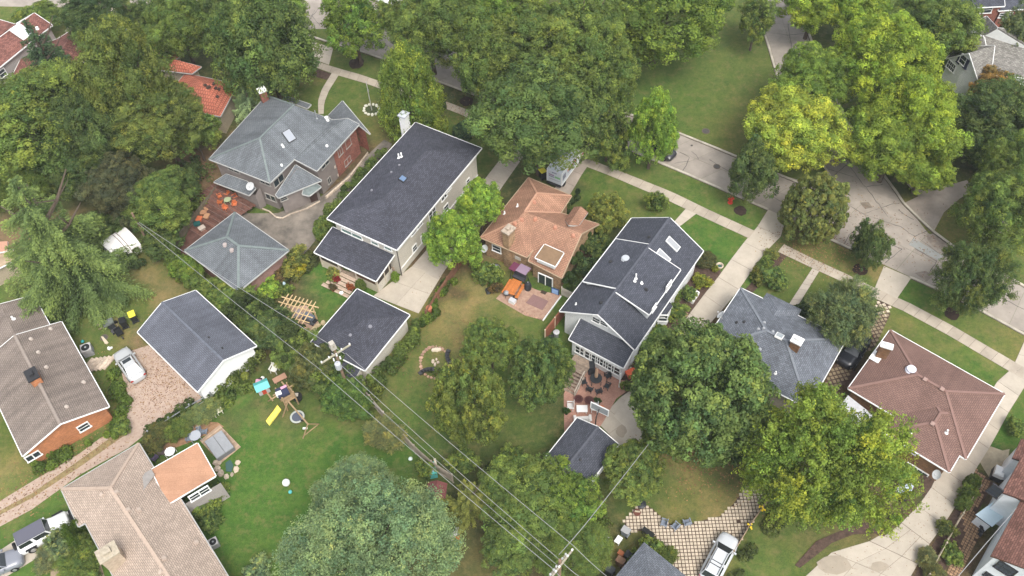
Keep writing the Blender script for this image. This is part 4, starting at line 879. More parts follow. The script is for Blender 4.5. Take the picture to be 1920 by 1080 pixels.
# reddish brown hip house
f = Fr([(1592, 725), (1671, 617), (1882, 740), (1810, 864)], 2.9); HD8 = math.atan2(f.u.y, f.u.x)
h = House('ranch_house', 'brick house with smooth reddish brown hip roof edged in white beside the long driveway', 'house', f.pt(f.L/2, f.W/2), SH_RB, BK_BR, WHITE)
F, out = hip(f, .34); h.roof(F); h.walls(out, .35); RC = plain('reddish ridge shingles', (.215, .13, .108), .9, .08, 4); ridges(h, F, RC, .12)
qa = f.ab(1657, 808, 2.9); qb = f.ab(1779, 887, 2.9); wa = (qa[0]+qb[0])/2; g = Fr.__new__(Fr); g.u, g.v, g.z = f.u, f.v, 2.897; g.O = f.pt(wa, qa[1], 2.897); g.L = f.L/2-wa+1.0; g.W = qb[1]-qa[1]
F2, o2 = hip(g, .34, (1, 1), 'u' if g.L > g.W else 'v'); h.roof(F2, name='wing_roof'); h.walls([g.pt(0, 0), g.pt(-wa+.5, 0), g.pt(-wa+.5, g.W), g.pt(0, g.W)], .35); ridges(h, F2, RC, .12)
h.chimney(1651, 669, .45, .95, 5.0, BK_BR, HD8+.3, cap=WHITE, z0=2.6)
b = MB(); q, nn = h.on_roof(1648, 672); b.box(q+nn*.04, (1.2, 1.5, .06), HD8); b.build('chimney_flashing', WHITE, h.root)
h.vent(1708, 694, .42, .3, plain('white fan dome', (.62, .62, .68), .3), 14)
for p in ((1734, 712), (1766, 730), (1748, 795)): h.box_vent(*p, .4, plain('brown box vent', (.3, .2, .17)))
for p in ((1708, 810), (1774, 811)): h.pipe(*p, .09, .45)
h.window(1718, 883, 1.9, 1.1, '|#'); h.window(1705, 842, 1.2, .5, ''); h.dish(1757, 890, 1.9, .45, 250)
P = [Z(1590, 741, 2.5), Z(1656, 793, 2.5), Z(1640, 820, 2.2), Z(1570, 768, 2.2)]; h.roof([P], .06, name='awning', mat=plain('corrugated awning', (.42, .42, .42), .5, .12, 3), fas=WHITE, gutter=False)
for q in (P[2], P[3]): b = MB(); b.box((q.x, q.y, 1.1), (.08, .08, 2.2)); b.build('awning_post', WHITE, h.root)

# white stucco house at the lower right
h = House('stucco_house', 'tall white stucco house with mottled rust brown roof at the lower right corner', 'house', W(1890, 1050), SH_RW, STUC, STUC)
z = 5.0; p0, p1, p2 = Z(1858, 1042, z), Z(1912, 942, z), Z(1879, 923, z); uu = (p1-p0).normalized(); vv = Vector((uu.y, -uu.x, 0))
rA = [p0, p1, p1+uu*6, p1+uu*6+vv*4.5+Vector((0, 0, 2)), p0+vv*4.5+Vector((0, 0, 2))]
R0, R1_ = p0+vv*4.2+Vector((0, 0, 2.2)), p1+uu*8+vv*4.2+Vector((0, 0, 2.2))
h.roof([[p0, p1+uu*8, R1_, R0], [R0, R1_, p1+uu*8+vv*8.4, p0+vv*8.4]], .2, fas=plain('brown fascia', (.1, .05, .035)), gutter=False)
h.walls([p0, p1+uu*8, R1_, p1+uu*8+vv*8.4, p0+vv*8.4, R0], .3)
q2 = p2+uu*.0; W2 = (p1-p2).dot(vv)
h.roof([[p2, p2+uu*4.2, p2+uu*4.2+vv*(W2+.6)+Vector((0, 0, .9)), p2+vv*(W2+.6)+Vector((0, 0, .9))]], .2, name='wing_roof', gutter=False, fas=plain('brown fascia', (.1, .05, .035)))
h.walls([p2, p2+uu*4.2, p2+uu*4.2+vv*(W2+.6), p2+vv*(W2+.6)], .25, name='wing_wall')
T = [Z(1829, 965, 1.6), Z(1860, 988, 1.6), Z(1906, 950, 1.6), Z(1877, 930, 1.6)]; h.roof([T], .12, name='flat_roof', mat=plain('pale blue membrane', (.5, .62, .68), .6, .06, 1), fas=DKMET, gutter=False); h.walls(T, .15, name='entry_wall')
for x, y, w_, hh in ((1866, 920, .8, 1.4), (1910, 865, .8, 1.6), (1886, 1066, 1.3, 1.3), (1856, 1080, .7, .7)): h.window(x, y, w_, hh, '2#', tr=plain('black window trim', (.03, .03, .035)), gl=plain('dusk glass', (.06, .07, .09), .1))
h.roof([[Z(1898, 859, 4.2), Z(1915, 822, 4.2), Z(1940, 830, 4.8), Z(1930, 870, 4.8)]], .15, name='back_roof', gutter=False, fas=DKMET); h.walls([Z(1898, 859, 4.1), Z(1915, 822, 4.1), Z(1940, 830, 4.1), Z(1930, 870, 4.1)], .2, name='back_wall')
b = MB(); q = W(1838, 975); 
for k in range(3): b.box((q.x-.1*k, q.y-.4-.28*k, .5-.17*k), (1.3, .3, .16), .8)
b.build('entry_step', DKMET, h.root)

# lower left ranch with orange brick gable
f = Fr([(204, 762), (115, 603), (-60, 690), (30, 860)], 2.7)
p_r = Z(204, 762, 2.7); p_f = Z(115, 603, 2.7); u_ = (p_f-p_r).normalized(); v_ = Vector((-u_.y, u_.x, 0)); v_ = v_ if v_.x < 0 else -v_
Wd = (Z(47, 865, 2.7)-p_r).dot(v_); L = (p_f-p_r).length
f.O, f.u, f.v, f.L, f.W = p_r, u_, v_, L, Wd
h = House('ranch_house', 'taupe roofed ranch house with orange brick gable end beside the gravel lane', 'house', f.pt(L/2, 3), SH_TB, BK_OR, WHITE)
F, out = hip(f, .33, (0, 0), 'u'); h.roof(F); h.walls(out, .4); ridges(h, F, plain('taupe ridge shingles', (.25, .21, .18), .9, .1, 4), .12)
g = Fr.__new__(Fr); g.u, g.v, g.z, g.O, g.L, g.W = f.u, f.v, 2.697, f.pt(L-.02, 1.1, 2.697), 5.2, Wd-2.2
F2, o2 = hip(g, .33, (0, 0), 'u'); h.roof(F2, name='rear_roof'); h.walls(o2, .4, name='rear_wall')
h.window(157, 800, .95, .9, '2'); h.window(62, 855, 1.2, .8, '|')
for p in ((58, 636), (72, 661), (87, 689), (157, 717), (125, 763), (95, 617)): h.vent(*p, .17, .2, plain('beige vent', (.42, .36, .31)))
h.chimney(68, 712, 1.3, .9, 4.9, BK_OR, math.atan2(u_.y, u_.x), cap=DKMET, z0=2.9); h.pipe(25, 598, .1, .4)

# beige ranch with orange lean-to
h = House('ranch_house', 'beige shingled ranch house with bright orange flat roofed addition and stone chimney', 'house', W(270, 980), SH_BE, SD_GY, GUT)
ze, zr = 3.0, 4.9
A, B, C0, C1, C2 = Z(115, 917, ze), Z(260, 831, ze), Z(287, 876, ze), Z(340, 938, ze), Z(428, 1082, ze)
R1, R3 = Z(207, 915, zr), Z(335, 1110, zr); L1, L2, L3, L4 = Z(147, 987, ze), Z(160, 980, ze), Z(155, 967, ze), Z(215, 1085, ze)
K1, K2 = Z(470, 1140, ze), Z(250, 1140, ze)
F = [[A, R1, B], [A, L1, L2, L4, K2, R3, R1], [B, C0, C1, C2, K1, R3, R1]]
h.roof(F); h.walls([A, B, C0, C1, C2, K1, K2, L4, L2, L1], .4); ridges(h, [[A, R1, B], [A, K2, R3, R1], [B, R1, R3, K1]], plain('beige ridge shingles', (.4, .31, .245), .9, .1, 4), .14)
O4 = [Z(284, 880, 3.25), Z(370, 831, 3.25), Z(404, 892, 3.25), Z(315, 945, 3.25)]
h.roof([O4], .16, name='addition_roof', mat=courses('rust metal', (.38, .21, .13), (.4, .225, .14), (.33, .18, .11), 4., .42, .012, .1, .8), fas=WHITE); h.walls([O4[0], O4[1], Z(422, 905, 3.15), Z(330, 960, 3.15)], .3, name='addition_wall')
h.roof([[Z(284, 880, 3.5), Z(272, 886, 3.5), Z(228, 958, 4.3), Z(236, 962, 4.4), Z(290, 890, 3.5)]], .05, name='valley_flashing', mat=plain('grey flashing', (.27, .25, .23), .8, .15, 2), gutter=False)
h.window(374, 925, 1.7, .9, '2|'); h.window(356, 934, .8, .9, '2') if 0 else None
h.chimney(209, 1043, 1.1, 1.5, 5.4, plain('tan stone', (.4, .32, .24), .9, .2, 4), R_(-55), cap=plain('beige chimney cap', (.38, .33, .25), .9, .2, 4), z0=0, zref=4.6)
for p in ((193, 927), (218, 924), (240, 957), (260, 957), (368, 1018), (307, 1048), (304, 1071)): h.box_vent(*p, .35, plain('beige box vent', (.42, .34, .28)))

# maroon roofed house, top left
h = House('split_roof_house', 'beige house with steep maroon shingle roofs and a skylight in the top left corner', 'house', W(60, 110), SH_MR, SD_GY, WHITE)
a, b_, c, d = Z(64, 24, 6), Z(98, 47, 5), Z(64, 73, 5), Z(36, 98, 4.8)
h.roof([[a, b_, c, Z(0, 125, 4.6), Z(-45, 150, 4.6), Z(-60, 110, 6), Z(-5, 62, 6.4), Z(30, 44, 6.3)], [Z(30, 44, 6.3), Z(-5, 62, 6.4), Z(-60, 110, 6), Z(-70, 30, 5), Z(0, 37, 5), Z(31, 46, 5)]]); 
h.walls([a, b_, c, Z(0, 125, 4.6), Z(-45, 150, 4.6), Z(-60, 40, 5), Z(0, 37, 5), Z(31, 46, 5)], .3)
e = [Z(107, 73, 3), Z(138, 54, 3), Z(160, 62, 3), Z(162, 112, 3), Z(130, 139, 3)]; apx = Z(118, 92, 4.6); apn = Z(60, 130, 4.6)
h.roof([[Z(138, 54, 3), apx, Z(107, 73, 3)], [Z(138, 54, 3), Z(162, 62, 3), Z(162, 112, 3), apx], [Z(162, 112, 3), Z(130, 139, 3), Z(80, 175, 3), apn, apx], [Z(107, 73, 3), apx, apn, Z(72, 86, 3.2)], [Z(72, 86, 3.2), apn, Z(80, 175, 3), Z(15, 158, 3), Z(40, 108, 3.6)]], name='lower_roof')
h.walls([Z(107, 73, 3), Z(138, 54, 3), Z(162, 62, 3), Z(162, 112, 3), Z(130, 139, 3), Z(80, 175, 3), Z(15, 158, 3), Z(40, 108, 3)], .3, name='lower_wall')
h.skylight(40, 60, 1.5, 2.2, plain('milky skylight', (.55, .6, .62), .2), WHITE); h.vent(70, 54, .2, .3, WHITE); h.vent(103, 99, .2, .2, WHITE); h.window(4, 137, .9, 1.0, '2'); h.window(146, 134, 1.6, .8, '#')

# red tile roofed house
h = House('tile_roof_house', 'house with bright red clay tile hip roofs half hidden under the tall tree', 'house', W(370, 170), TILE, SD_TN)
def tri_hip(P, ap, nm): h.roof([[P[i], P[(i+1) % len(P)], ap] for i in range(len(P))], name=nm, th=.2); h.walls(P, .35)
tri_hip([Z(413, 218, 3.2), Z(445, 158, 3.2), Z(347, 137, 3.2), Z(300, 196, 3.2)], Z(383, 155, 5.2), 'roof')
tri_hip([Z(360, 138, 3.8), Z(377, 125, 3.8), Z(312, 108, 3.8), Z(290, 130, 3.8)], Z(330, 112, 5.2), 'middle_roof')
tri_hip([Z(332, 110, 4.6), Z(341, 99, 4.6), Z(262, 82, 4.6), Z(250, 104, 4.6)], Z(285, 83, 6.2), 'upper_roof')
DK = plain('dark moss on tile', (.06, .04, .03), .9)
for x, y in ((385, 160), (389, 165), (400, 158), (404, 166), (410, 168), (421, 167), (407, 182), (428, 193), (392, 164)): h.box_vent(x, y, .35, DK)

# top right houses
h = House('gabled_house', 'house with warm grey hip roof and white front gable with dark shutters', 'house', W(1860, 120), SH_GR, SD_WH, WHITE)
ax, rr = Z(1817.6, 99, 6.0), Z(1865, 85, 6.0); lo_r, lo_l = Z(1836.5, 157, 3.2), Z(1775, 109, 3.2); br, bl = Z(1858, 139, 3.2), Z(1796, 88, 3.6)
h.roof([[ax, rr, br, lo_r], [ax, rr, bl, lo_l]], name='gable_roof'); h.walls([lo_l, ax, lo_r, br, rr, bl], .3)
t1, t2 = Z(1824.6, 51, 6.6), Z(1871, 52, 6.8)
h.roof([[t1, Z(1780, 86, 3.2), Z(1800, 100, 3.2), Z(1858, 139, 3.4), Z(1845, 66, 5.2)], [t2, Z(1845, 66, 5.2), Z(1858, 140, 3.2), Z(1960, 150, 3.2), Z(1950, 100, 5)], [t2, Z(1950, 100, 5), Z(1960, 60, 4)], [t1, Z(1845, 66, 5.2), t2, Z(1850, 30, 4.5), Z(1790, 60, 3.4), Z(1780, 86, 3.2)]]); h.walls([Z(1785, 86, 3.2), Z(1858, 139, 3.2), Z(1960, 150, 3.2), Z(1960, 60, 3.2), Z(1800, 60, 3.2)], .4, name='main_wall')
h.window(1806, 112, .9, 1.2, '2'); 
for x, y in ((1799.5, 110), (1812, 120)): h.window(x, y, .35, 1.2, '', gl=plain('navy shutter', (.02, .025, .06)), tr=plain('navy shutter', (.02, .025, .06)), name='shutter')
h.window(1784, 124, 1.3, 1.1, '#'); h.roof([[Z(1886, 139, 3), Z(1900, 134, 3.4), Z(1925, 140, 3.4), Z(1925, 155, 3)]], name='porch_roof', gutter=False)
h = House('brick_house', 'red brick house with dark roof and white framed windows in the top right corner', 'house', W(1840, 10), SH_CH2, BK_RED, WHITE)
a, b_, c = Z(1792, 16.5, 5), Z(1884, 11, 5), Z(1780, -4, 5.0)
h.roof([[a, b_, Z(1880, -30, 7.2), Z(1800, -30, 7.2)], [a, Z(1800, -30, 7.2), c]]); h.walls([a, b_, Z(1882, -45, 5), Z(1785, -45, 5), c], .3)
h.roof([[Z(1872, 20, 4.2), Z(1960, 14, 4.2), Z(1960, -10, 5.2), Z(1880, -8, 5.2)]], name='wing_roof'); h.walls([Z(1872, 20, 4.2), Z(1960, 14, 4.2), Z(1960, -10, 4.2), Z(1880, -8, 4.2)], .3)
h.window(1828, 22, 1.3, 1.2, '2'); h.window(1850, 18, 1.3, 1.0, '2'); h.window(1885, 28, 1.6, .7, '2'); h.roof([[Z(1752, 0, 5), Z(1775, 16, 3.6), Z(1782, -4, 5)]], name='front_gable', gutter=False)
# left edge house behind the spruce
h = House('small_house', 'low tan roofed building behind the big spruce at the left edge', 'house', W(0, 490), plain('tan flat roof', (.36, .27, .18), .85, .2, 1.5), SD_TN, WHITE)
h.roof([[Z(-30, 455, 3), Z(14, 452, 3), Z(14, 470, 3), Z(-30, 478, 3)]], gutter=False, mat=plain('pink render', (.45, .25, .17), .8)); h.walls([Z(-30, 455, 3), Z(14, 452, 3), Z(14, 470, 3), Z(-30, 478, 3)], .1)
h.roof([[Z(-40, 480, 2.6), Z(24, 468, 2.6), Z(36, 484, 2.6), Z(-30, 516, 2.6)]], name='porch_roof'); h.walls([Z(-40, 480, 2.6), Z(24, 468, 2.6), Z(36, 484, 2.6), Z(-30, 516, 2.6)], .3, name='porch_wall')
# bottom blue grey garage roof
p_t = Z(1207, 1017, 2.7); hN = House('detached_garage', 'blue grey garage roof at the bottom edge among stored bins', 'garage', W(1205, 1080), SH_BG, SD_BG, GUT)
f = Fr([(1112, 1130), (1207, 1017), (1300, 1090), (1210, 1205)], 2.7); F, out = hip(f, .38); hN.roof(F, gutter=False); hN.walls(out, .3)
# tents and sheds
h = House('playhouse_shed', 'little shed with dark red pitched roof under the wires', 'shed', W(815, 915), plain('dark red roof board', (.16, .055, .05), .7, .15, 4), WOOD, WOOD)
f = Fr([(797, 933), (803, 905), (838, 905), (836, 935)], 1.9); F, out = hip(f, .6, (0, 0), 'u'); h.roof(F, .08, gutter=False); h.walls(out, .15)
# ------------------------------------------------------------------ trees and shrubs
PROTO = {}
def proto(kind):
    if kind in PROTO: return PROTO[kind]
    K = {
     'bigA': lambda: crown(1, 120, .14, .22, 70000, .04, rough=.10, sub=13, tuft=.46), 'bigB': lambda: crown(2, 95, .15, .25, 66000, .041, rough=.17, sub=14, tuft=.44), 'bigC': lambda: crown(3, 115, .13, .22, 70000, .038, rough=.14, droop=.3, spike=.5, sub=14, tuft=.4),
     'open': lambda: crown(4, 52, .16, .26, 32000, .05, rough=.3, sub=20, tvar=.26, spike=.5), 'dense': lambda: crown(5, 170, .12, .18, 80000, .044, rough=.05, tvar=.2, sub=16, tuft=.38, bottom=-.7),
     'bumpy': lambda: crown(6, 110, .13, .2, 54000, .045, rough=.12, sub=16, tuft=.38), 'feather': lambda: crown(7, 120, .13, .23, 110000, .026, rough=.14, tvar=.16, sub=34, tuft=.26, spike=.8, ln=.7),
     'egg': lambda: crown(8, 90, .15, .23, 40000, .055, shape='egg', rough=.08), 'cone': lambda: crown(9, 100, .14, .2, 46000, .045, shape='cone', rough=.08, bottom=-.8, spike=.6),
     'midA': lambda: crown(10, 56, .2, .3, 30000, .065, rough=.12, sub=18), 'midB': lambda: crown(11, 62, .18, .28, 30000, .062, rough=.2, sub=18, spike=.4), 'spiky': lambda: crown(12, 90, .13, .2, 90000, .034, rough=.2, tuft=.26, sub=24, spike=2.4, ln=.6),
     'ball': lambda: crown(13, 170, .12, .17, 60000, .05, rough=.03, tvar=.16, sub=10), 'shrubA': lambda: crown(14, 34, .24, .36, 9000, .11, rough=.15, sub=12, tvar=.3), 'shrubB': lambda: crown(15, 40, .2, .34, 9000, .1, rough=.22, sub=12, tvar=.3, spike=.8),
     'column': lambda: crown(16, 60, .2, .3, 10000, .08, shape='cone', rough=.05, tvar=.18, bottom=-1, sub=10),
     'spruce': lambda: spruce(20, 16, 12, 95000, .2, .0125, ratio=.36), 'pine': lambda: spruce(21, 12, 12, 26000, .1, .028, up=.1, ratio=.42), 'spray': lambda: spruce(22, 12, 16, 34000, -.25, .032, up=.25, ratio=.52)}
    PROTO[kind] = K[kind](); return PROTO[kind]
TR = {}
def trunk(k):
    if k not in TR: TR[k] = trunk_mesh(k)
    return TR[k]
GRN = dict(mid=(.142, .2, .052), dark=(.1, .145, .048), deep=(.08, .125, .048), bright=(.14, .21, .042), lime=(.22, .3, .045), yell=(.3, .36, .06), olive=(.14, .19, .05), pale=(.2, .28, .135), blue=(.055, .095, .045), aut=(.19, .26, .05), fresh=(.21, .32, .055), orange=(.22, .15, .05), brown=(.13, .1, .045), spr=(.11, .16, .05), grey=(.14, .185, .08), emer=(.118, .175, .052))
NAMES = {'spruce': ('spruce_tree', 'spruce'), 'pine': ('pine_tree', 'pine'), 'spray': ('juniper', 'evergreen')}
def tree(cx, cy, wpx, hpx, zc, kind, col, label, cat='tree', name=None, seed=None, group=None, rot=None):
    con = kind in ('spruce', 'pine', 'spray')
    shrubby = cat in ('shrub', 'bush')
    c = W(cx, cy, zc); m = mpp(cx, cy, zc); rx = wpx*m/2*(.88 if cat == 'tree' else .95); r = ray(cx, cy).normalized(); sd_, cd_ = -r.z, math.sqrt(1-r.z*r.z)
    ap = hpx*m/2*.88; rz = math.sqrt(max(.1, ap*ap-(rx*sd_)**2))/cd_; rz = min(max(rz, (.62 if zc > 3.6 else .42)*rx), 1.7*rx)
    if con: rz = None
    nm = name or NAMES.get(kind, ('shrub' if shrubby else 'tree', ''))[0]
    root = thing(nm, label, cat, (c.x, c.y, 0), group)
    me = proto(kind); cr = bpy.data.objects.new('foliage' if shrubby else 'crown', me); COL.objects.link(cr); cr.parent = root
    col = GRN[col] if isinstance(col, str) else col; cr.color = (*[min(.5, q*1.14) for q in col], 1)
    cr.rotation_euler.z = rot if rot is not None else random.uniform(0, 6.28)
    if con:
        Ht = zc*2; bx = {'spruce': .36, 'pine': .42, 'spray': .52}[kind]; k = rx/bx; cr.scale = (k, k, Ht)
        if kind != 'spray' or Ht > 3:
            t = bpy.data.objects.new('trunk', trunk(99)); t.scale = (Ht*.55, Ht*.55, Ht*.66); COL.objects.link(t); t.parent = root
    else:
        if shrubby or zc < rz: zz = max(zc, rz*.75)
        else: zz = zc
        cr.location.z = zz; cr.scale = (rx, rx, rz)
        if not shrubby:
            t = bpy.data.objects.new('trunk', trunk((seed or int(cx)) % 5)); t.scale = (max(rx*.9, zz*.5), max(rx*.9, zz*.5), zz); t.rotation_euler.z = random.uniform(0, 6.28); COL.objects.link(t); t.parent = root
    return root
TREES = '''
72,33,78,44,3,midA,mid,small round green tree on the lawn beyond the maroon roof
178,28,118,90,7,bigC,deep,dark drooping tree by the short walk near the top left corner
262,34,70,60,6,open,dark,thin dark tree beside the street at the top left
335,48,140,120,7,bigB,mid,full green tree above the red tile roof
300,90,90,60,5,midB,mid,small leaved tree between the dark drooping tree and the red tiles
500,98,195,215,8,bigA,emer,huge rounded dark maple behind the brick and stucco house
515,12,130,60,7,bigB,bright,bright tree at the top edge left of the street end
430,38,80,100,7,midA,dark,dark tree squeezed between two larger crowns at the top
395,20,70,60,7,open,mid,slim tree at the top edge with street showing beside it
68,228,235,170,7,bigC,mid,wide spreading green tree covering the left edge below the maroon roof
175,250,150,150,6,bigB,dark,shadowy tree between the spreading tree and the tall forked tree
236,150,160,195,11.5,bigB,(0.145;0.185;0.05),tall forked tree with bare trunk showing over the dirt yard
300,222,175,125,8,bigC,(0.14;0.18;0.05),wide boughed tree spreading in front of the red tiles
362,250,100,75,4.5,midB,mid,green tree pressed against the red tile eave
225,345,130,100,5,bigB,(0.1;0.11;0.055),brown green thicket tree beside the tip of the spruce
150,330,110,90,4,bigC,dark,dark tree above the spruce
25,345,120,110,4,feather,mid,light feathery tree at the left edge above the spruce
302,383,135,110,4,bigB,mid,bright bushy tree left of the stepped wooden deck
300,360,90,70,5,midA,emer,deep green tree above the bright bushy tree
345,348,62,66,3.5,midB,dark,dark tree beside the deck corner of the brick and stucco house
300,455,80,50,1.5,midB,dark,low dark tree behind the white tarpaulin tent
662,42,150,130,6.5,open,bright,small street tree in a mulch ring at the top
805,55,175,135,7,bigC,mid,street tree with layered boughs over the far kerb
745,40,80,90,7,midB,mid,green tree behind the street tree in the mulch ring
768,185,135,190,6,cone,aut,cone shaped tree turning yellow at the top beside the flagpole lawn
890,45,200,130,10,bigB,mid,mid green tree at the top edge left of centre
925,125,160,170,8,bigA,mid,large tree leaning over the street beside the yellowing cone
1000,90,210,170,11,bigC,olive,olive green tree in the middle of the top edge cluster
960,20,160,100,12,bigA,bright,sunlit crown at the top edge between olive and dark trees
1010,218,265,215,9,bigB,emer,broad oak hanging over the white box truck
1112,150,172,180,9,bigC,mid,green tree bordering the open lawn
1090,60,170,140,11,bigB,mid,tall green tree behind the oak
1140,255,120,130,4,open,mid,loose branched tree above the sidewalk
1235,22,262,145,8,bigA,bright,wide bright tree shading the top of the open lawn
1150,20,120,90,10,bigB,mid,tree tucked behind the wide bright tree
1225,245,100,155,6,egg,fresh,fresh green street tree with large leaves over the road
1340,0,80,60,6,midA,bright,tree end clipped by the top edge above the lawn
1420,35,85,80,5,open,mid,open tree with visible stem at the top of the lawn
1530,0,150,90,6,bigB,lime,lime tree arching over the side street at the top
1600,10,140,70,6,bigA,lime,lime green crown at the top edge right of the side street
1750,50,160,130,6,bigB,mid,large green tree left of the grey gabled house
1660,120,190,165,8,bigA,lime,topmost big lime yellow crown beside the side street
1700,212,180,165,8,bigC,lime,middle lime yellow crown with pale highlights
1682,262,200,150,6.5,bigB,(0.19;0.26;0.045),lowest lime crown above the street corner
1520,150,150,120,7,bigB,(0.16;0.235;0.045),green yellow tree left of the side street
1492,245,200,160,6,bigA,yell,bright yellow green tree standing on the lawn corner
1730,320,110,80,3.5,midA,(0.19;0.26;0.045),low lime bough crown near the old sidewalk
1868,175,110,60,3,midB,orange,orange brown tree in front of the grey gabled house
1875,225,160,120,5,bigB,dark,dark green tree below the orange brown tree
1845,292,75,60,2,midA,emer,rounded bush like tree between dark tree and lawn
1900,340,130,140,5,bigC,mid,green tree at the right edge above the shaded walk
1905,55,60,70,6,midB,grey,bluish tree at the right edge beside the brick house
1880,400,150,150,6,bigA,mid,large tree on the right edge overhanging the far kerb
1411,325,105,112,4.5,midB,dark,dark street tree beside the red hydrant
1526,396,126,136,4,ball,(0.17;0.2;0.06),round clipped looking olive tree beside the sidewalk
1632,463,76,88,3.2,midB,dark,small dark street tree on the grass strip
1822,527,135,140,4.5,spiky,dark,dark spiky street tree by the right edge
1583,590,140,125,4,spiky,grey,feathery grey green tree in front of the blue grey roof
1310,742,275,285,8.5,dense,(0.135;0.2;0.065),great dense broccoli like tree beside the concrete pad
1544,872,284,285,8,spiky,aut,big maple beginning to turn orange beside the curved driveway
1014,700,138,138,5.5,bumpy,emer,rounded green tree at the corner of the brick patio
880,760,150,200,6.5,bumpy,(0.17;0.215;0.055),olive green tree over the back lawn right of the fire ring
920,645,120,100,5.5,bumpy,mid,green crown above the olive tree in the tan house yard
690,1035,335,300,8,feather,pale,enormous pale feathery tree at the bottom edge
665,945,190,100,7,feather,pale,pale feathery crown rising at the upper left of the enormous tree
785,962,90,70,3,feather,pale,pale feathery bough beside the dark red shed roof
985,935,200,150,3.4,bigB,mid,tangled green tree under the power lines
1065,930,150,120,3.3,open,bright,bright leaved tree beside the small charcoal garage
965,1015,140,120,3,bigC,emer,dark green tree at the bottom under the wires
1075,1035,150,110,3,feather,mid,fine leaved tree below the nearer utility pole
1190,882,130,115,3.5,bumpy,olive,low yellow olive tree beside the small charcoal garage
1235,822,75,75,3,midA,mid,green tree squeezed between olive tree and dense tree
900,385,95,95,5.5,midA,fresh,upper of two bright green trees along the cream house drive
850,450,115,120,5,egg,fresh,lower of two bright green trees along the cream house drive
1137,402,82,84,2.5,bumpy,(0.21;0.24;0.06),yellowish round tree beside the tan brick house
1232,380,46,46,1.3,shrubB,mid,small leafy tree on the lawn by the white house
'''
for ln in TREES.strip().split('\n'):
    a = ln.split(','); col = a[6]
    if col.startswith('('): col = tuple(float(q) for q in col.strip('()').split(';'))
    tree(float(a[0]), float(a[1]), float(a[2]), float(a[3]), float(a[4]), a[5], col, ','.join(a[7:]))
tree(98, 445, 275, 0, 8.6, 'spruce', 'spr', 'huge spruce with drooping fronds at the left edge', name='spruce_tree')
tree(85, 108, 112, 0, 6, 'pine', 'blue', 'pine standing in front of the maroon roof', name='pine_tree')
tree(465, 186, 90, 0, 3.0, 'pine', 'pale', 'small blue green pine between red tiles and grey roof', name='pine_tree')
tree(880, 940, 115, 0, 2.6, 'spray', (.13, .15, .04), 'sprawling yellow green juniper under the wires', name='juniper', cat='tree')
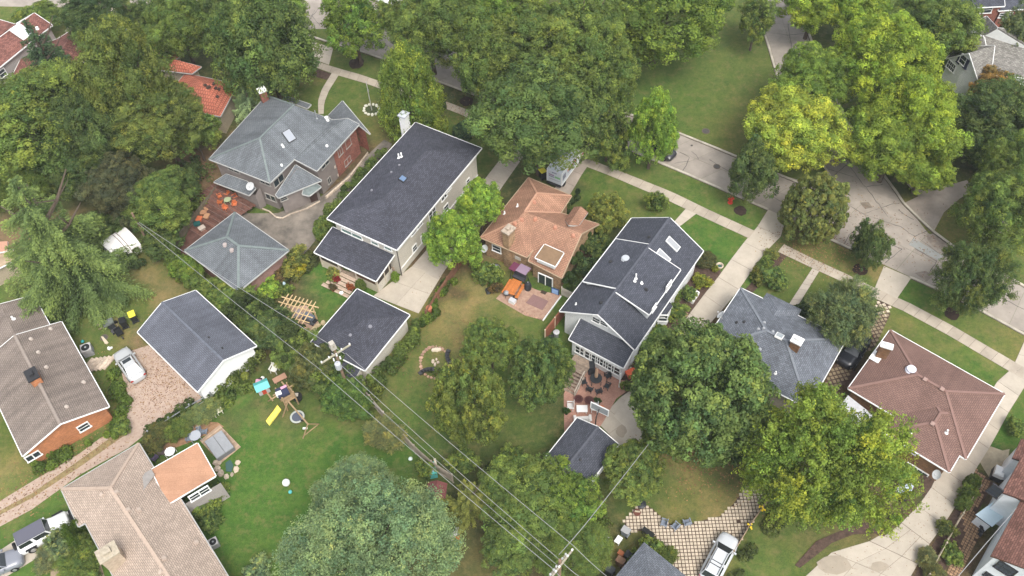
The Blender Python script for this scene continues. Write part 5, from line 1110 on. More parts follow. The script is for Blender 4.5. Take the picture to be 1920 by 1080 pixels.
SHR = '''
55,300,120,90,2.2,midB,dark,dark thicket bush under the spreading tree
125,305,110,80,2.2,midA,dark,dark bush between the spreading tree and the spruce tip
195,300,100,80,2.2,midB,deep,deep green bush beside the forked tree
240,390,90,70,1.8,midB,(0.1;0.11;0.055),brown green bush beside the spruce
20,290,80,70,2,midA,mid,bush at the left edge below the spreading tree
200,425,70,50,1.4,midB,dark,low dark bush above the white tent
330,345,60,50,1.4,midB,dark,low dark bush in the dirt yard
438,560,84,66,1.6,midA,mid,bush at the alley end beside the white garage roof
478,592,92,72,1.9,midB,(0.1;0.15;0.045),broad bush in the alley opposite the brick garage
515,618,92,76,2.1,midA,(0.095;0.14;0.05),tallest green bush of the alley row
553,652,92,80,2.0,midB,mid,alley bush just behind the pergola
588,690,84,90,2.0,midA,(0.13;0.15;0.055),olive tinted bush beside the lean-to roof
640,745,84,84,2.0,midA,(0.1;0.17;0.045),laurel bush left of the board fence
615,715,70,60,1.8,midB,mid,laurel bush below the lean-to
665,765,60,50,1.4,midA,(0.1;0.17;0.045),lowest laurel bush by the pink tub
395,545,70,56,1.5,midB,mid,alley bush at the far side of the white garage
350,505,60,56,1.5,midA,bright,bright alley bush near the brick garage corner
818,197,38,42,1,ball,deep,dark clipped ball shrub beside the yellowing cone tree
870,245,50,42,1,shrubA,blue,blue green shrub on the shaded front lawn
720,812,78,72,1.4,spiky,(0.2;0.22;0.09),pale grassy shrub beside the board fence
612,430,50,52,1.5,ball,mid,clipped shrub beside the cream house porch corner
655,505,20,30,.6,shrubA,mid,green bush at the porch steps
676,535,22,26,.6,ball,mid,clipped bush right of the porch steps
628,508,34,26,.5,shrubB,(0.25;0.27;0.08),yellow flowering bush by the porch
741,520,16,24,.6,ball,fresh,small cone bush at the cream house corner
625,520,26,22,.4,shrubA,mid,low bush in the porch flower bed
550,490,70,46,.8,shrubB,(0.17;0.19;0.05),mixed yellow shrub beside the brick garage
563,506,26,24,.5,shrubA,(0.3;0.28;0.03),bright yellow shrub by the pergola lawn
525,512,42,34,.5,shrubB,brown,brownish shrub beside the brick garage wall
505,540,50,30,.5,shrubA,fresh,leafy green plant clump in the pergola bed
535,545,34,24,.4,shrubB,mid,ground plant clump beside the pergola
480,560,40,30,.5,shrubA,mid,clump at the left end of the pergola bed
1323,487,40,34,.8,ball,(0.1;0.11;0.045),round dull shrub at the white house corner
1317,527,36,32,.6,shrubB,(0.2;0.23;0.04),yellow green shrub in the bed by the white house
1293,550,34,30,.7,shrubA,emer,shrub growing in the white planter box
1270,555,24,22,.5,shrubB,mid,small shrub behind the white planter
1268,585,50,40,.8,shrubB,mid,leafy shrub against the white house bay
1235,625,54,40,.9,shrubA,mid,shrub at the driveway side of the white house
1215,650,40,34,.9,shrubB,emer,shrub next to the big dense tree by the white house
1340,505,14,16,.3,shrubA,(0.2;0.23;0.04),tiny shrub by the driveway notch
1450,520,56,50,.9,shrubA,emer,dark shrub in front of the blue grey house
1437,495,34,30,.5,shrubB,mid,small shrub in the front bed by the driveway
1445,478,26,20,.4,shrubB,(0.17;0.2;0.06),mounded plant beside the driveway mouth
1515,570,30,28,.7,shrubA,deep,dark shrub beside the narrow front walk
1420,520,34,34,.6,shrubB,(0.13;0.15;0.04),shrub against the driveway edge
915,515,54,54,.8,shrubA,mid,leafy bed plant around the covered bowl
893,500,30,24,.6,shrubB,mid,shrub by the left corner of the tan brick house
930,540,28,22,.5,shrubB,brown,dry bush beside the picnic table
1105,455,44,44,1.2,shrubA,dark,shrub between the tan and white houses
1130,470,60,46,1.1,shrubB,dark,dark shrub below the yellowish tree
1100,500,44,44,1.2,shrubA,deep,deep green shrub beside the ivy wall
1085,535,26,24,1,shrubB,deep,shrub behind the small white gate
1060,385,24,26,.9,shrubA,dark,shrub at the street side corner of the tan brick house
1880,310,60,40,1,shrubA,emer,shrub on the far lawn near the right edge
1862,293,50,44,1,shrubB,mid,shrub beside the rounded tree at the right
1905,800,34,30,.8,shrubA,mid,shrub beside the white stucco house
1822,906,26,34,.8,ball,mid,upper hedge bush beside the long driveway
1806,944,26,30,.8,ball,mid,upper clipped bush beside the brown paver path
1814,925,28,34,.8,shrubB,mid,trimmed bush between the two clipped ones by the driveway
1775,990,34,30,.6,shrubB,(0.13;0.16;0.05),yellowish shrub in the strip by the rail fence
1738,1045,36,30,.5,spiky,(0.2;0.22;0.1),variegated grassy clump by the lower driveway
1750,1075,40,34,.6,spiky,(0.17;0.18;0.07),grassy clump at the bottom edge by the fence
1785,1040,40,40,.6,shrubA,mid,green bush beside the lower paver path
1680,975,20,16,.4,shrubA,fresh,small bush at the inner bend of the driveway
1325,850,1,1,.1,shrubA,mid,x
420,862,1,1,.1,shrubA,mid,x
295,820,60,44,.9,spiky,(0.13;0.14;0.05),brownish ornamental grass beside the gravel lane
332,807,48,46,.9,spiky,mid,green ornamental grass clump behind the beige ranch
352,790,40,36,.8,spiky,(0.17;0.22;0.08),pale grass clump beside the gravel court
385,772,52,36,.7,spiky,(0.2;0.25;0.1),striped ornamental grass near the white tables
380,950,54,50,.8,shrubA,mid,green shrub below the orange addition
395,975,44,40,.7,shrubB,emer,shrub beside the beige ranch wall
405,925,44,34,.6,shrubB,mid,small shrub at the corner of the orange addition
118,1022,66,50,.9,shrubA,grey,grey green shrub beside the jeep
150,1060,80,44,.8,spiky,mid,loose shrub at the bottom by the beige chimney
90,1045,50,40,.6,spiky,(0.17;0.2;0.1),pale feather plant beside the grey car
162,1018,36,44,1.2,egg,olive,bronze tinted evergreen beside the beige ranch
170,1078,40,24,.6,shrubA,mid,bush at the bottom edge below the chimney
1225,1030,50,40,.8,shrubA,mid,leafy shrub by the bottom garage roof
1250,1045,40,36,.7,spiky,olive,dry shrub at the paver court edge
1190,1050,34,26,.6,shrubB,mid,shrub between bins and bottom garage
1255,880,1,1,.1,shrubA,mid,x
1140,610,1,1,.1,shrubA,mid,x
480,1075,60,30,.6,shrubB,pale,pale bush at the bottom edge left of the enormous tree
665,735,60,60,1.5,shrubA,emer,leafy laurel at the end of the alley hedge
705,1,1,1,.1,shrubA,mid,x
1050,655,30,26,.6,shrubB,olive,shrub beside the back stairs of the white house
1175,725,24,20,.4,shrubB,mid,small plant by the orange tub
230,800,34,26,.7,shrubA,mid,shrub against the orange brick gable
760,262,34,40,1,shrubA,dark,shrub between flagpole lawn and charcoal roof
1775,700,1,1,.1,shrubA,mid,x
870,865,60,50,1.2,shrubB,mid,shrub below the olive tree trunk
1260,905,1,1,.1,shrubA,mid,x
965,860,60,40,1.0,shrubB,mid,low bush left of the small charcoal garage
1395,850,50,60,1.5,shrubB,deep,dark bush beneath the dense tree
800,880,40,40,.8,shrubA,mid,bush at the corner of the board fence
1018,1005,1,1,.1,shrubA,mid,x
'''
for ln in SHR.strip().split('\n'):
    a = ln.split(',')
    if a[7] == 'x': continue
    col = a[6]
    if col.startswith('('): col = tuple(float(q) for q in col.strip('()').split(';'))
    tree(float(a[0]), float(a[1]), float(a[2]), float(a[3]), float(a[4]), a[5], col, ','.join(a[7:]), cat='shrub')
for x, y, w_, hz, lab in ((664, 250, 20, 3.6, 'slim dark arborvitae at the brick corner of the big grey roofed house'), (136, 1000, 30, 3.4, 'left pointed arborvitae beside the jeep'), (146, 1018, 28, 3.4, 'front pointed arborvitae beside the beige ranch'), (155, 990, 28, 3.0, 'rear pointed arborvitae under the beige eave')):
    c = W(x, y, hz/2); root = thing('arborvitae', lab, 'tree', (c.x, c.y, 0)); cr = bpy.data.objects.new('crown', proto('column')); COL.objects.link(cr); cr.parent = root
    r = w_*mpp(x, y)/2; cr.scale = (r, r, hz/2); cr.location.z = hz/2; cr.color = (.06, .11, .03, 1) if x > 600 else (.1, .16, .03, 1)
# hedges, ivy and undergrowth grown along lines
def growth(name, label, line, width, height, col, cat='hedge', leaf=.24, dens=330, kind=None, taper=.2, tv=.36):
    P = [W(*p) for p in line]; pts = []
    L = [(b-a).length for a, b in zip(P, P[1:])]; tot = sum(L); n = int(tot*dens*max(1, (width+height)/2.2)); nl = max(6, int(tot*width*1.5))
    cum = np.cumsum([0]+L); t = rng.uniform(0, tot, nl); i = np.clip(np.searchsorted(cum, t)-1, 0, len(L)-1)
    A = np.array([P[k] for k in i]); B = np.array([P[k+1] for k in i]); f_ = ((t-cum[i])/np.array(L)[i])[:, None]; C = A+(B-A)*f_
    d = unit(B-A); s = np.stack([-d[:, 1], d[:, 0], 0*d[:, 0]], 1); r = rng.uniform(.45, 1, nl)*min(width/2, .75)
    C += s*rng.uniform(-1, 1, (nl, 1))*(width/2-r*.6)[:, None].clip(0); C[:, 2] = (height-r*.9).clip(.05)*rng.uniform(1-taper*2, 1, nl)
    j = rng.integers(0, nl, n); U = unit(rng.normal(size=(n, 3))+np.array([0, 0, .5])); Q = C[j]+U*(r[j]*rng.uniform(.75, 1.05, n))[:, None]; Q[:, 2] = np.abs(Q[:, 2])
    lt = 1+rng.normal(0, tv*.6, nl); T = (lt[j]*(1+rng.normal(0, .12, n))).clip(.4, 1.8)
    c = sum(P, Vector())/len(P); Q -= np.array([c.x, c.y, 0])
    me = leaf_mesh(name, Q, unit(U+rng.normal(size=(n, 3))*.6), leaf*rng.uniform(.6, 1.3, n), tones(T)); o = bpy.data.objects.new(name, me); COL.objects.link(o); o.location = (c.x, c.y, 0); o.color = (*(GRN[col] if isinstance(col, str) else col), 1)
    tag(o, label, cat if kind != 'stuff' else None, kind=kind); return o
growth('hedge', 'overgrown hedge along the alley beside the brick garage', [(305, 470), (345, 520), (400, 560), (450, 590)], 2.6, 2.2, 'mid')
growth('hedge', 'dark tall hedge along the alley behind the pergola', [(455, 590), (500, 620), (545, 650), (575, 690)], 4.0, 3.6, (.075, .105, .035))
growth('hedge', 'thick laurel hedge beside the board fence at the play yard', [(600, 690), (640, 740), (660, 770)], 4.5, 3.6, 'emer', leaf=.26)
growth('hedge', 'clipped hedge strip left of the charcoal roofed house', [(718, 293), (690, 330), (650, 375), (612, 415)], 1.7, 1.6, 'mid')
growth('hedge', 'leafy hedge between the charcoal garage and the back lawn', [(790, 612), (765, 650), (735, 690), (700, 730)], 1.9, 1.4, 'mid')
growth('hedge', 'flowering plants at the near end of the garage hedge', [(700, 722), (712, 738), (690, 762)], 2.2, 1.0, (.13, .17, .045))
growth('hedge', 'climbing plants along the brown board fence', [(850, 520), (825, 560), (805, 600), (795, 612)], 1.5, .9, 'bright')
growth('undergrowth', 'leafy weeds beside the orange brick ranch', [(215, 700), (236, 770), (215, 810), (140, 845), (70, 880)], 1.8, .8, 'bright', kind='stuff')
growth('hedge', 'vine covered wire fence between the gravel court and the play yard', [(285, 812), (345, 775), (400, 745), (450, 705), (480, 680)], 1.3, 1.3, (.09, .13, .035))
growth('hedge', 'yellow tinted bushes at the white garage corner', [(440, 725), (470, 690), (490, 675)], 2.2, 1.7, (.15, .19, .05))
growth('undergrowth', 'weeds along the wire fence of the play yard', [(400, 735), (420, 760), (470, 720)], 1.5, .5, 'mid', kind='stuff')
growth('ivy', 'ivy climbing the right hand wall of the tan brick house', [(1060, 550), (1085, 498), (1112, 458), (1128, 440)], 1.0, 3.6, (.06, .1, .03), cat='ivy', taper=.5)
growth('ivy', 'ivy at the street side corner of the tan brick house', [(1066, 398), (1080, 380)], .9, 2.6, 'dark', cat='ivy', taper=.5)
growth('hedge', 'flowering vines on the slanted fence beside the paver court', [(1470, 960), (1425, 1010), (1390, 1055), (1370, 1090)], 1.6, .8, (.13, .16, .05), dens=160)
growth('undergrowth', 'leafy plants between the two ranch driveways', [(1640, 700), (1615, 735), (1592, 760)], 1.1, .5, 'emer', kind='stuff')
growth('undergrowth', 'plants along the foot of the blue grey house', [(1490, 585), (1530, 620)], 1.5, .9, 'deep', kind='stuff')
growth('undergrowth', 'shaded plants behind the white house bay', [(1230, 660), (1195, 700)], 2.2, .8, 'dark', kind='stuff')
growth('undergrowth', 'small plants around the fire ring', [(800, 690), (830, 700), (845, 690)], 1.2, .3, 'mid', kind='stuff', dens=160)
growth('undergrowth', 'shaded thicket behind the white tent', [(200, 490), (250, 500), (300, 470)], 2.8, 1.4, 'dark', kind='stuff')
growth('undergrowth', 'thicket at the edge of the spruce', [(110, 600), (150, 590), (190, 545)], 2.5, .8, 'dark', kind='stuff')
growth('undergrowth', 'yard edge plants behind the stepped deck', [(318, 462), (348, 420), (378, 380)], 1.6, 1.2, 'mid', kind='stuff')
growth('undergrowth', 'flower bed between brick garage and pergola lawn', [(480, 570), (520, 545), (560, 510), (600, 470)], 2.2, .6, (.13, .15, .05), kind='stuff')
growth('undergrowth', 'grass filled bed at the tan house corner', [(900, 505), (935, 530)], 2.4, .7, 'bright', kind='stuff')
growth('undergrowth', 'plants in the front bed by the long driveway', [(1440, 480), (1425, 505)], 1.2, .4, (.13, .16, .05), kind='stuff')
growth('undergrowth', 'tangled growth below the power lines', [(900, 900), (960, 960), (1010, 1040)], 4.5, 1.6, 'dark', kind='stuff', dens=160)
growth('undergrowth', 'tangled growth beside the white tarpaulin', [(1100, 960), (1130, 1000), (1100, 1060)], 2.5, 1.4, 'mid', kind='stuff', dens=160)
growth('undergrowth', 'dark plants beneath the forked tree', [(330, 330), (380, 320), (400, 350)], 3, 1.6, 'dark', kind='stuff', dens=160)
# ------------------------------------------------------------------ vehicles (local x = forward)
def loft(b, st, m=0, caps=True):
    for A, B in zip(st, st[1:]):
        for i in range(len(A)-1): b.poly([A[i], B[i], B[i+1], A[i+1]], m=m)
    if caps: b.poly(list(st[0]), m=m); b.poly(list(st[-1])[::-1], m=m)
def car(name, label, paint, loc, rz, L=4.6, Wd=1.82, H=1.45, kind='sedan', roof_c=None, cat='car'):
    root = thing(name, label, cat, (0, 0, 0)); pm = plain('car paint '+paint[0], paint[1], .28, spec=.6); rm = plain('car roof '+paint[0], roof_c, .5) if roof_c else pm
    gl = plain('car glass', (.025, .03, .033), .06, spec=.7); blk = plain('black rubber', (.012, .012, .013), .7); rim = plain('alloy rim', (.4, .41, .42), .3, metal=.6)
    hood, belt = {'sedan': (.82, .92), 'wagon': (.95, 1.05), 'suv': (1.0, 1.08), 'jeep': (1.12, 1.18)}[kind]
    prof = {'sedan': [(-.5, .55, .8), (-.48, .8, .9), (-.36, .97, .95), (-.25, 1.0, 1), (.1, 1.0, .99), (.26, 1.0, .93), (.4, .96, .9), (.475, .84, .8), (.5, .62, .7)],
            'wagon': [(-.5, .72, .85), (-.485, .9, .97), (-.3, 1, 1), (.1, 1, 1), (.27, 1, .94), (.4, .96, .9), (.47, .84, .82), (.5, .64, .7)]}
    prof['suv'] = prof['wagon']; prof['jeep'] = [(-.5, .93, .95), (-.47, .98, 1), (0, 1, 1), (.15, 1, 1), (.2, .92, .96), (.44, .88, .93), (.46, .8, .8)]
    st = []
    for x, w_, hh in prof[kind]:
        hw = Wd/2*w_; top = belt*hh if kind != 'jeep' else belt*hh; X = x*L
        st.append([Vector((X, -hw*.92, .28)), Vector((X, -hw, .45)), Vector((X, -hw*.99, top*.78)), Vector((X, -hw*.86, top)), Vector((X, -hw*.4, top+.035)), Vector((X, hw*.4, top+.035)), Vector((X, hw*.86, top)), Vector((X, hw*.99, top*.78)), Vector((X, hw, .45)), Vector((X, hw*.92, .28))])
    b = MB(); loft(b, st); b.box((0, 0, .3), (L*.9, Wd*.85, .15)); b.build('body', pm, root, smooth=True)
    cx0, cx1, rx0, rx1 = {'sedan': (-.38, .2, -.2, .05), 'wagon': (-.47, .24, -.4, .08), 'suv': (-.47, .24, -.42, .1), 'jeep': (-.47, .13, -.45, .07)}[kind]
    bw, rw = Wd/2*.87, Wd/2*({'jeep': .8}.get(kind, .66))
    base = [Vector((cx1*L, -bw*.92, belt)), Vector((cx1*L, bw*.92, belt)), Vector((cx0*L, bw*.9, belt)), Vector((cx0*L, -bw*.9, belt))]
    top = [Vector((rx1*L, -rw*.95, H)), Vector((rx1*L, rw*.95, H)), Vector((rx0*L, rw*.95, H)), Vector((rx0*L, -rw*.95, H))]
    b = MB()
    for i in range(4): j = (i+1) % 4; b.poly([base[i], base[j], top[j], top[i]])
    b.build('cabin', pm, root)
    b = MB(); R = [Vector((p.x*1.01, p.y*1.0, H)) for p in top]; b.prism([(p.x, p.y) for p in top], H-.04, H+.015); b.prism([(p.x*.92, p.y*.8) for p in top], H, H+.04); b.build('roof', rm, root, smooth=False)
    def pane(nm, a, c, d, e, k=.07, off=.012):
        ce = (a+c+d+e)/4; n = (c-a).cross(e-a).normalized()
        if n.dot(ce-Vector((0, 0, .8))) < 0: n = -n
        q = [ce+(p-ce)*(1-k)+n*off for p in (a, c, d, e)]; b = MB(); b.poly(q); b.build(nm, gl, root)
    pane('windshield', base[0], base[1], top[1], top[0]); pane('rear_window', base[2], base[3], top[3], top[2])
    for i, j in ((1, 2), (3, 0)):
        for t0, t1 in ((0, .46), (.5, .98)): pane('side_window', base[i].lerp(base[j], t0), base[i].lerp(base[j], t1), top[i].lerp(top[j], t1), top[i].lerp(top[j], t0), .12)
    for sx in (-.3, .31):
        for sy in (-1, 1):
            r = .42 if kind == 'jeep' else .33; b = MB(); y = sy*(Wd/2-.1); b.tube((sx*L, y-.11, r), (sx*L, y+.11+(0), r), r, r, 14); o = b.build('wheel', blk, root)
            b = MB(); b.tube((sx*L, y+sy*.1, r), (sx*L, y+sy*.13, r), r*.6, r*.55, 10); b.build('rim', rim, o)
    for sy in (-1, 1):
        b = MB(); b.box((L*.462, sy*Wd*.33, .66), (.16, .3, .13)); b.build('headlight', plain('headlight glass', (.5, .5, .48), .1), root)
        b = MB(); b.box((-L*.483, sy*Wd*.37, belt*.82), (.1, .26, .13)); b.build('tail_light', plain('tail light', (.3, .02, .015), .2), root)
        b = MB(); b.box((cx1*L-.25, sy*(Wd/2+.06), belt+.02), (.14, .2, .12)); b.build('mirror', pm, root)
    b = MB(); b.box((L*.488, 0, .5), (.06, Wd*.5, .16)); b.build('grille', blk, root)
    b = MB(); b.box((-L*.495, 0, .55), (.02, .5, .14)); b.build('licence_plate', plain('plate', (.6, .6, .6)), root)
    if kind == 'wagon':
        for sy in (-1, 1): b = MB(); b.beam((rx0*L*.95, sy*rw*.8, H+.08), (rx1*L*.9, sy*rw*.8, H+.08), .04, .05); b.build('roof_rail', blk, root)
        for x in (-.24, -.17): b = MB(); b.beam((x*L, -rw*.8, H+.1), (x*L, rw*.8, H+.1), .05, .04); b.build('roof_bar', blk, root)
    if kind == 'sedan' and roof_c is None: b = MB(); b.box((-.02*L, 0, H+.045), (.45, .85, .01)); b.build('sunroof', gl, root)
    if kind == 'jeep':
        b = MB(); b.tube((-L*.52, 0, .95), (-L*.5-.26, 0, .95), .4, .4, 14); b.build('spare_wheel', blk, root)
        for sy in (-1, 1):
            for sx in (-.3, .31): b = MB(); b.box((sx*L, sy*(Wd/2+.02), .9), (.95, .2, .09)); b.build('fender', blk, root)
        b = MB(); b.box((L*.5, 0, .55), (.22, Wd*.95, .18)); b.build('bumper', blk, root)
    root.location = loc; root.rotation_euler.z = rz; return root
def hd(a, b): p, q = W(*a), W(*b); return math.atan2(q.y-p.y, q.x-p.x)
def mid(a, b): p, q = W(*a), W(*b); return (p+q)/2
car('parked_car', 'silver sedan with sunroof parked on the gravel courtyard', ('silver', (.42, .43, .43)), mid((232, 668), (262, 712)), hd((262, 712), (232, 668)), 4.5)
car('parked_car', 'silver wagon with roof bars on the cream paver court', ('bright silver', (.5, .52, .54)), mid((1325, 1092), (1367, 1012)), hd((1325, 1092), (1367, 1012)), 4.75, kind='wagon', H=1.55, Wd=1.85)
car('parked_car', 'white jeep with grey soft top parked against the beige ranch', ('white', (.74, .75, .74)), mid((42, 1030), (139, 976)), hd((42, 1030), (139, 976)), 4.7, kind='jeep', H=1.85, Wd=1.85, roof_c=(.1, .1, .125))
car('parked_car', 'grey car cut by the left edge behind the jeep', ('slate', (.2, .21, .24)), mid((-40, 1082), (34, 1052)), hd((-40, 1082), (34, 1052)), 4.6, kind='suv', H=1.6)
car('parked_car', 'black car parked between the blue grey and reddish brown roofs', ('black', (.012, .014, .02)), mid((1618, 634), (1580, 688)), hd((1618, 634), (1580, 688)), 4.8, kind='suv', H=1.55)
car('parked_car', 'dark car hidden under the fresh green street tree', ('dark', (.03, .03, .035)), mid((1205, 268), (1262, 300)), hd((1205, 268), (1262, 300)), 4.6, roof_c=(.03, .03, .035))
car('parked_car', 'blue grey car under the trees at the top left', ('blue grey', (.25, .31, .34)), mid((238, 62), (268, 38)), hd((238, 62), (268, 38)), 4.6, roof_c=(.25, .31, .34))
car('parked_car', 'dark blue car behind the brick chimney', ('navy', (.02, .03, .06)), mid((498, 160), (530, 152)), hd((498, 160), (530, 152)), 4.5, roof_c=(.02, .03, .06))
car('parked_car', 'white car at the top edge beyond the street tree', ('white', (.74, .75, .74)), mid((700, -6), (735, 8)), hd((700, -6), (735, 8)), 4.6, roof_c=(.7, .7, .7))
def truck():
    rear, front = W(1037, 350), W(1076, 297); d = math.atan2(front.y-rear.y, front.x-rear.x); root = thing('box_truck', 'white box truck with red and green lettering parked in the drive', 'truck', (0, 0, 0))
    wp = plain('truck body', (.55, .58, .62), .4, .05, 2); blk = plain('black rubber', (.012, .012, .013), .7)
    b = MB(); b.box((-.9, 0, 1.95), (4.6, 2.2, 2.2)); b.build('cargo_box', wp, root)
    b = MB(); b.box((-.9, 0, 3.08), (4.5, 2.1, .06)); b.build('box_roof', plain('truck roof', (.42, .46, .5), .4), root)
    for y in (-1.1, 1.1):
        for z in (.88, 3.03): b = MB(); b.box((-.9, y, z), (4.7, .07, .1)); b.build('edge_rail', WHITE, root)
        for x in (-3.2, 1.4): b = MB(); b.box((x, y, 1.95), (.1, .08, 2.2)); b.build('corner_post', WHITE, root)
    b = MB(); st = []
    for x, z in ((1.45, 2.1), (2.3, 2.1), (2.85, 1.5), (3.5, 1.25), (3.65, .95)): st.append([Vector((x, -.95, .45)), Vector((x, -1.0, .9)), Vector((x, -.85, z)), Vector((x, .85, z)), Vector((x, 1.0, .9)), Vector((x, .95, .45))])
    loft(b, st); b.build('cab', WHITE, root)
    b = MB(); b.poly([(2.35, -.78, 2.08), (2.35, .78, 2.08), (2.86, .8, 1.53), (2.86, -.8, 1.53)]); b.build('windshield', plain('car glass', (.025, .03, .033)), root).location.z = .02
    for x in (-2.3, 2.6):
        for y in (-.95, .95): b = MB(); b.tube((x, y-.13, .42), (x, y+.13, .42), .42, .42, 14); b.build('wheel', blk, root)
    b = MB(); b.box((-3.2, 0, .6), (.3, 2.0, .12)); b.build('bumper', DKMET, root)
    rd_ = plain('red lettering', (.5, .05, .04)); gr = plain('green lettering', (.12, .4, .1)); pu = plain('purple lettering', (.25, .12, .25)); nv = plain('navy lettering', (.05, .06, .14))
    def marks(items, x, side):      # rows of lettering strokes
        for (y, z, w_, h_, m) in items:
            b = MB()
            n = max(1, int(w_/.16))
            for k in range(n):
                yy = y+(k-(n-1)/2)*w_/n
                if side: b.box((yy, x, z), (w_/n*.7, .012, h_))
                else: b.box((x, yy, z), (.012, w_/n*.7, h_))
            b.build('lettering', m, root)
    marks([(.45, 2.2, .8, .22, pu), (-.45, 2.0, .8, .32, gr), (.4, 1.9, .8, .14, nv), (0, 1.45, 1.6, .12, plain('grey lettering', (.3, .3, .33))), (0, 2.7, .7, .14, nv)], -3.215, 0)
    marks([(-.3, 2.2, 2.6, .42, rd_), (-.3, 1.75, 2.4, .12, nv), (-2.5, 2.0, .9, .9, plain('slate portrait panel', (.18, .18, .24)))], -1.115, 1); marks([(-.3, 2.2, 2.6, .4, rd_)], 1.115, 1)
    b = MB(); b.box((3.3, 0, 1.1), (.5, 1.98, .1)); b.build('red_stripe', rd_, root)
    root.location = W(1060, 323)*1; root.location.z = 0; root.rotation_euler.z = d; root.scale = (.87, .87, .87)
truck()
# ------------------------------------------------------------------ power poles and wires
def pole(base, H_, label, arms, name='utility_pole'):
    p = W(*base); root = thing(name, label, 'utility pole', p); b = MB(); b.tube(p, p+Vector((0, 0, H_)), .17, .12, 10); b.build('pole', plain('pole wood', (.22, .15, .1), .9, .3, 3), root); tips = []
    for z, (ax, ay), hl in arms:
        d = Vector((ax, ay, 0)).normalized(); c = p+Vector((0, 0, z))+d.orthogonal().normalized()*0
        b = MB(); b.beam(c-d*hl, c+d*hl, .13, .15); b.build('crossarm', plain('old crossarm', (.36, .34, .25), .8, .2, 3), root)
        for t in (-.95, -.4, .45, .95):
            q = c+d*hl*t; b = MB(); b.lathe(q+Vector((0, 0, .06)), [(.06, 0), (.05, .1), (.09, .12), (.05, .24), (.02, .26)], 8); b.build('insulator', plain('white insulator', (.75, .75, .74), .3), root); tips.append(q+Vector((0, 0, .3)))
    return root, p, tips
def wtop(px, py, z): return W(px, py, z)
P1b = (655, 737); P1 = W(*P1b); armd = (W(599, 695, 8.0)-W(650, 662, 8.0)); armd = (armd.x, armd.y)
r1, p1_, t1 = pole(P1b, 8.5, 'wooden utility pole with long crossarm and grey transformer behind the garage', [(7.1, armd, 1.6)])
b = MB(); q = p1_+Vector((.0, -.45, 5.3)); b.lathe(q, [(.02, 0), (.27, .03), (.3, .1), (.3, .85), (.26, .92), (.06, 1.0), (.06, 1.15)], 14); b.build('transformer', plain('transformer grey', (.45, .47, .5), .35), r1)
b = MB(); b.box(p1_+Vector((-.1, .1, 8.4)), (.55, .55, .9), .6, taper=.8); b.build('pole_top_box', plain('weathered pole top', (.4, .37, .32), .8, .2, 4), r1)
for dx, dz in ((.35, 6.6), (-.3, 6.3), (.1, 7.1)): b = MB(); b.tube(p1_+Vector((dx, -.2, dz)), p1_+Vector((dx, -.2, dz+.35)), .09, .06, 8); b.build('fuse_cutout', plain('white insulator', (.75, .75, .74)), r1)
q2 = W(1050, 1052, 9.3); P2 = Vector((q2.x, q2.y, 0)); ad2 = W(1040, 1072, 9)-W(1076, 1025, 9)
root2 = thing('utility_pole', 'utility pole seen almost from above near the bottom edge', 'utility pole', P2)
b = MB(); b.tube(P2, P2+Vector((0, 0, 9.5)), .17, .13, 10); b.build('pole', plain('pole wood', (.22, .15, .1), .9, .3, 3), root2)
d2 = Vector((ad2.x, ad2.y, 0)).normalized()
for z, hl, of in ((8.9, 1.5, .16), (8.2, 1.1, -.16)):
    c = P2+Vector((0, 0, z))+Vector((-d2.y, d2.x, 0))*of; b = MB(); b.beam(c-d2*hl, c+d2*hl, .13, .15); b.build('crossarm', plain('pale crossarm', (.3, .27, .21), .8, .2, 3), root2)
    for t in (-.9, -.5, .2, .5, .9): b = MB(); b.lathe(c+d2*hl*t+Vector((0, 0, .06)), [(.07, 0), (.05, .1), (.1, .12), (.05, .26), (.02, .28)], 8); b.build('insulator', plain('white insulator', (.75, .75, .74), .3), root2)
P0 = W(262, 470); r0, _, t0 = pole((282, 462), 5.6, 'short brown utility pole emerging from the thicket at the far end of the alley', [])
WIRE = plain('pale wire', (.33, .33, .33), .4); 
def wire(label, pts, sag=.5, r=.02, thick=None):
    b = MB(); mx = sum(pts, Vector())/len(pts)
    for i, (a, c) in enumerate(zip(pts, pts[1:])):
        n = 14; prev = None
        for k in range(n+1):
            t = k/n; q = a.lerp(c, t)-Vector((0, 0, 4*sag*t*(1-t)))
            if prev is not None: b.tube(prev, q, r, r, 5, cap=False)
            prev = q
    o = b.build('power_line', WIRE); o.data.transform(Matrix.Translation(-mx)); o.location = mx; tag(o, label, 'wire', 'overhead wires along the alley')
wire('upper pale wire running from the long crossarm down to the right', [W(648, 662, 7.4), W(1075, 1023, 9.1), W(1160, 1098, 9.0)], .3)
wire('pale wire on the left end of the crossarms', [W(602, 697, 7.4), W(1036, 1066, 9.1), W(1080, 1105, 9.0)], .3)
wire('wire leaving the transformer pole to the bottom pole', [W(640, 685, 7), W(1050, 1050, 8.7), W(1110, 1095, 8.7)], .45)
wire('telephone cable slung low between the poles', [W(650, 710, 5.2), W(1045, 1060, 5.8)], .5, .019)
wire('left wire crossing the brick garage hedge', [W(258, 418, 5.5), W(603, 695, 7.4)], .4, .019)
wire('right wire crossing the brick garage hedge', [W(261, 417, 5.6), W(646, 663, 7.4)], .3, .019)
wire('service wire rising over the small charcoal garage tree', [W(1048, 1040, 8.3), W(1100, 980, 7.8), W(1228, 817, 6)], .1, .025)
wire('service wire reaching the white stucco house', [W(1908, 950, 4.9), W(1782, 1098, 8)], .2, .028)

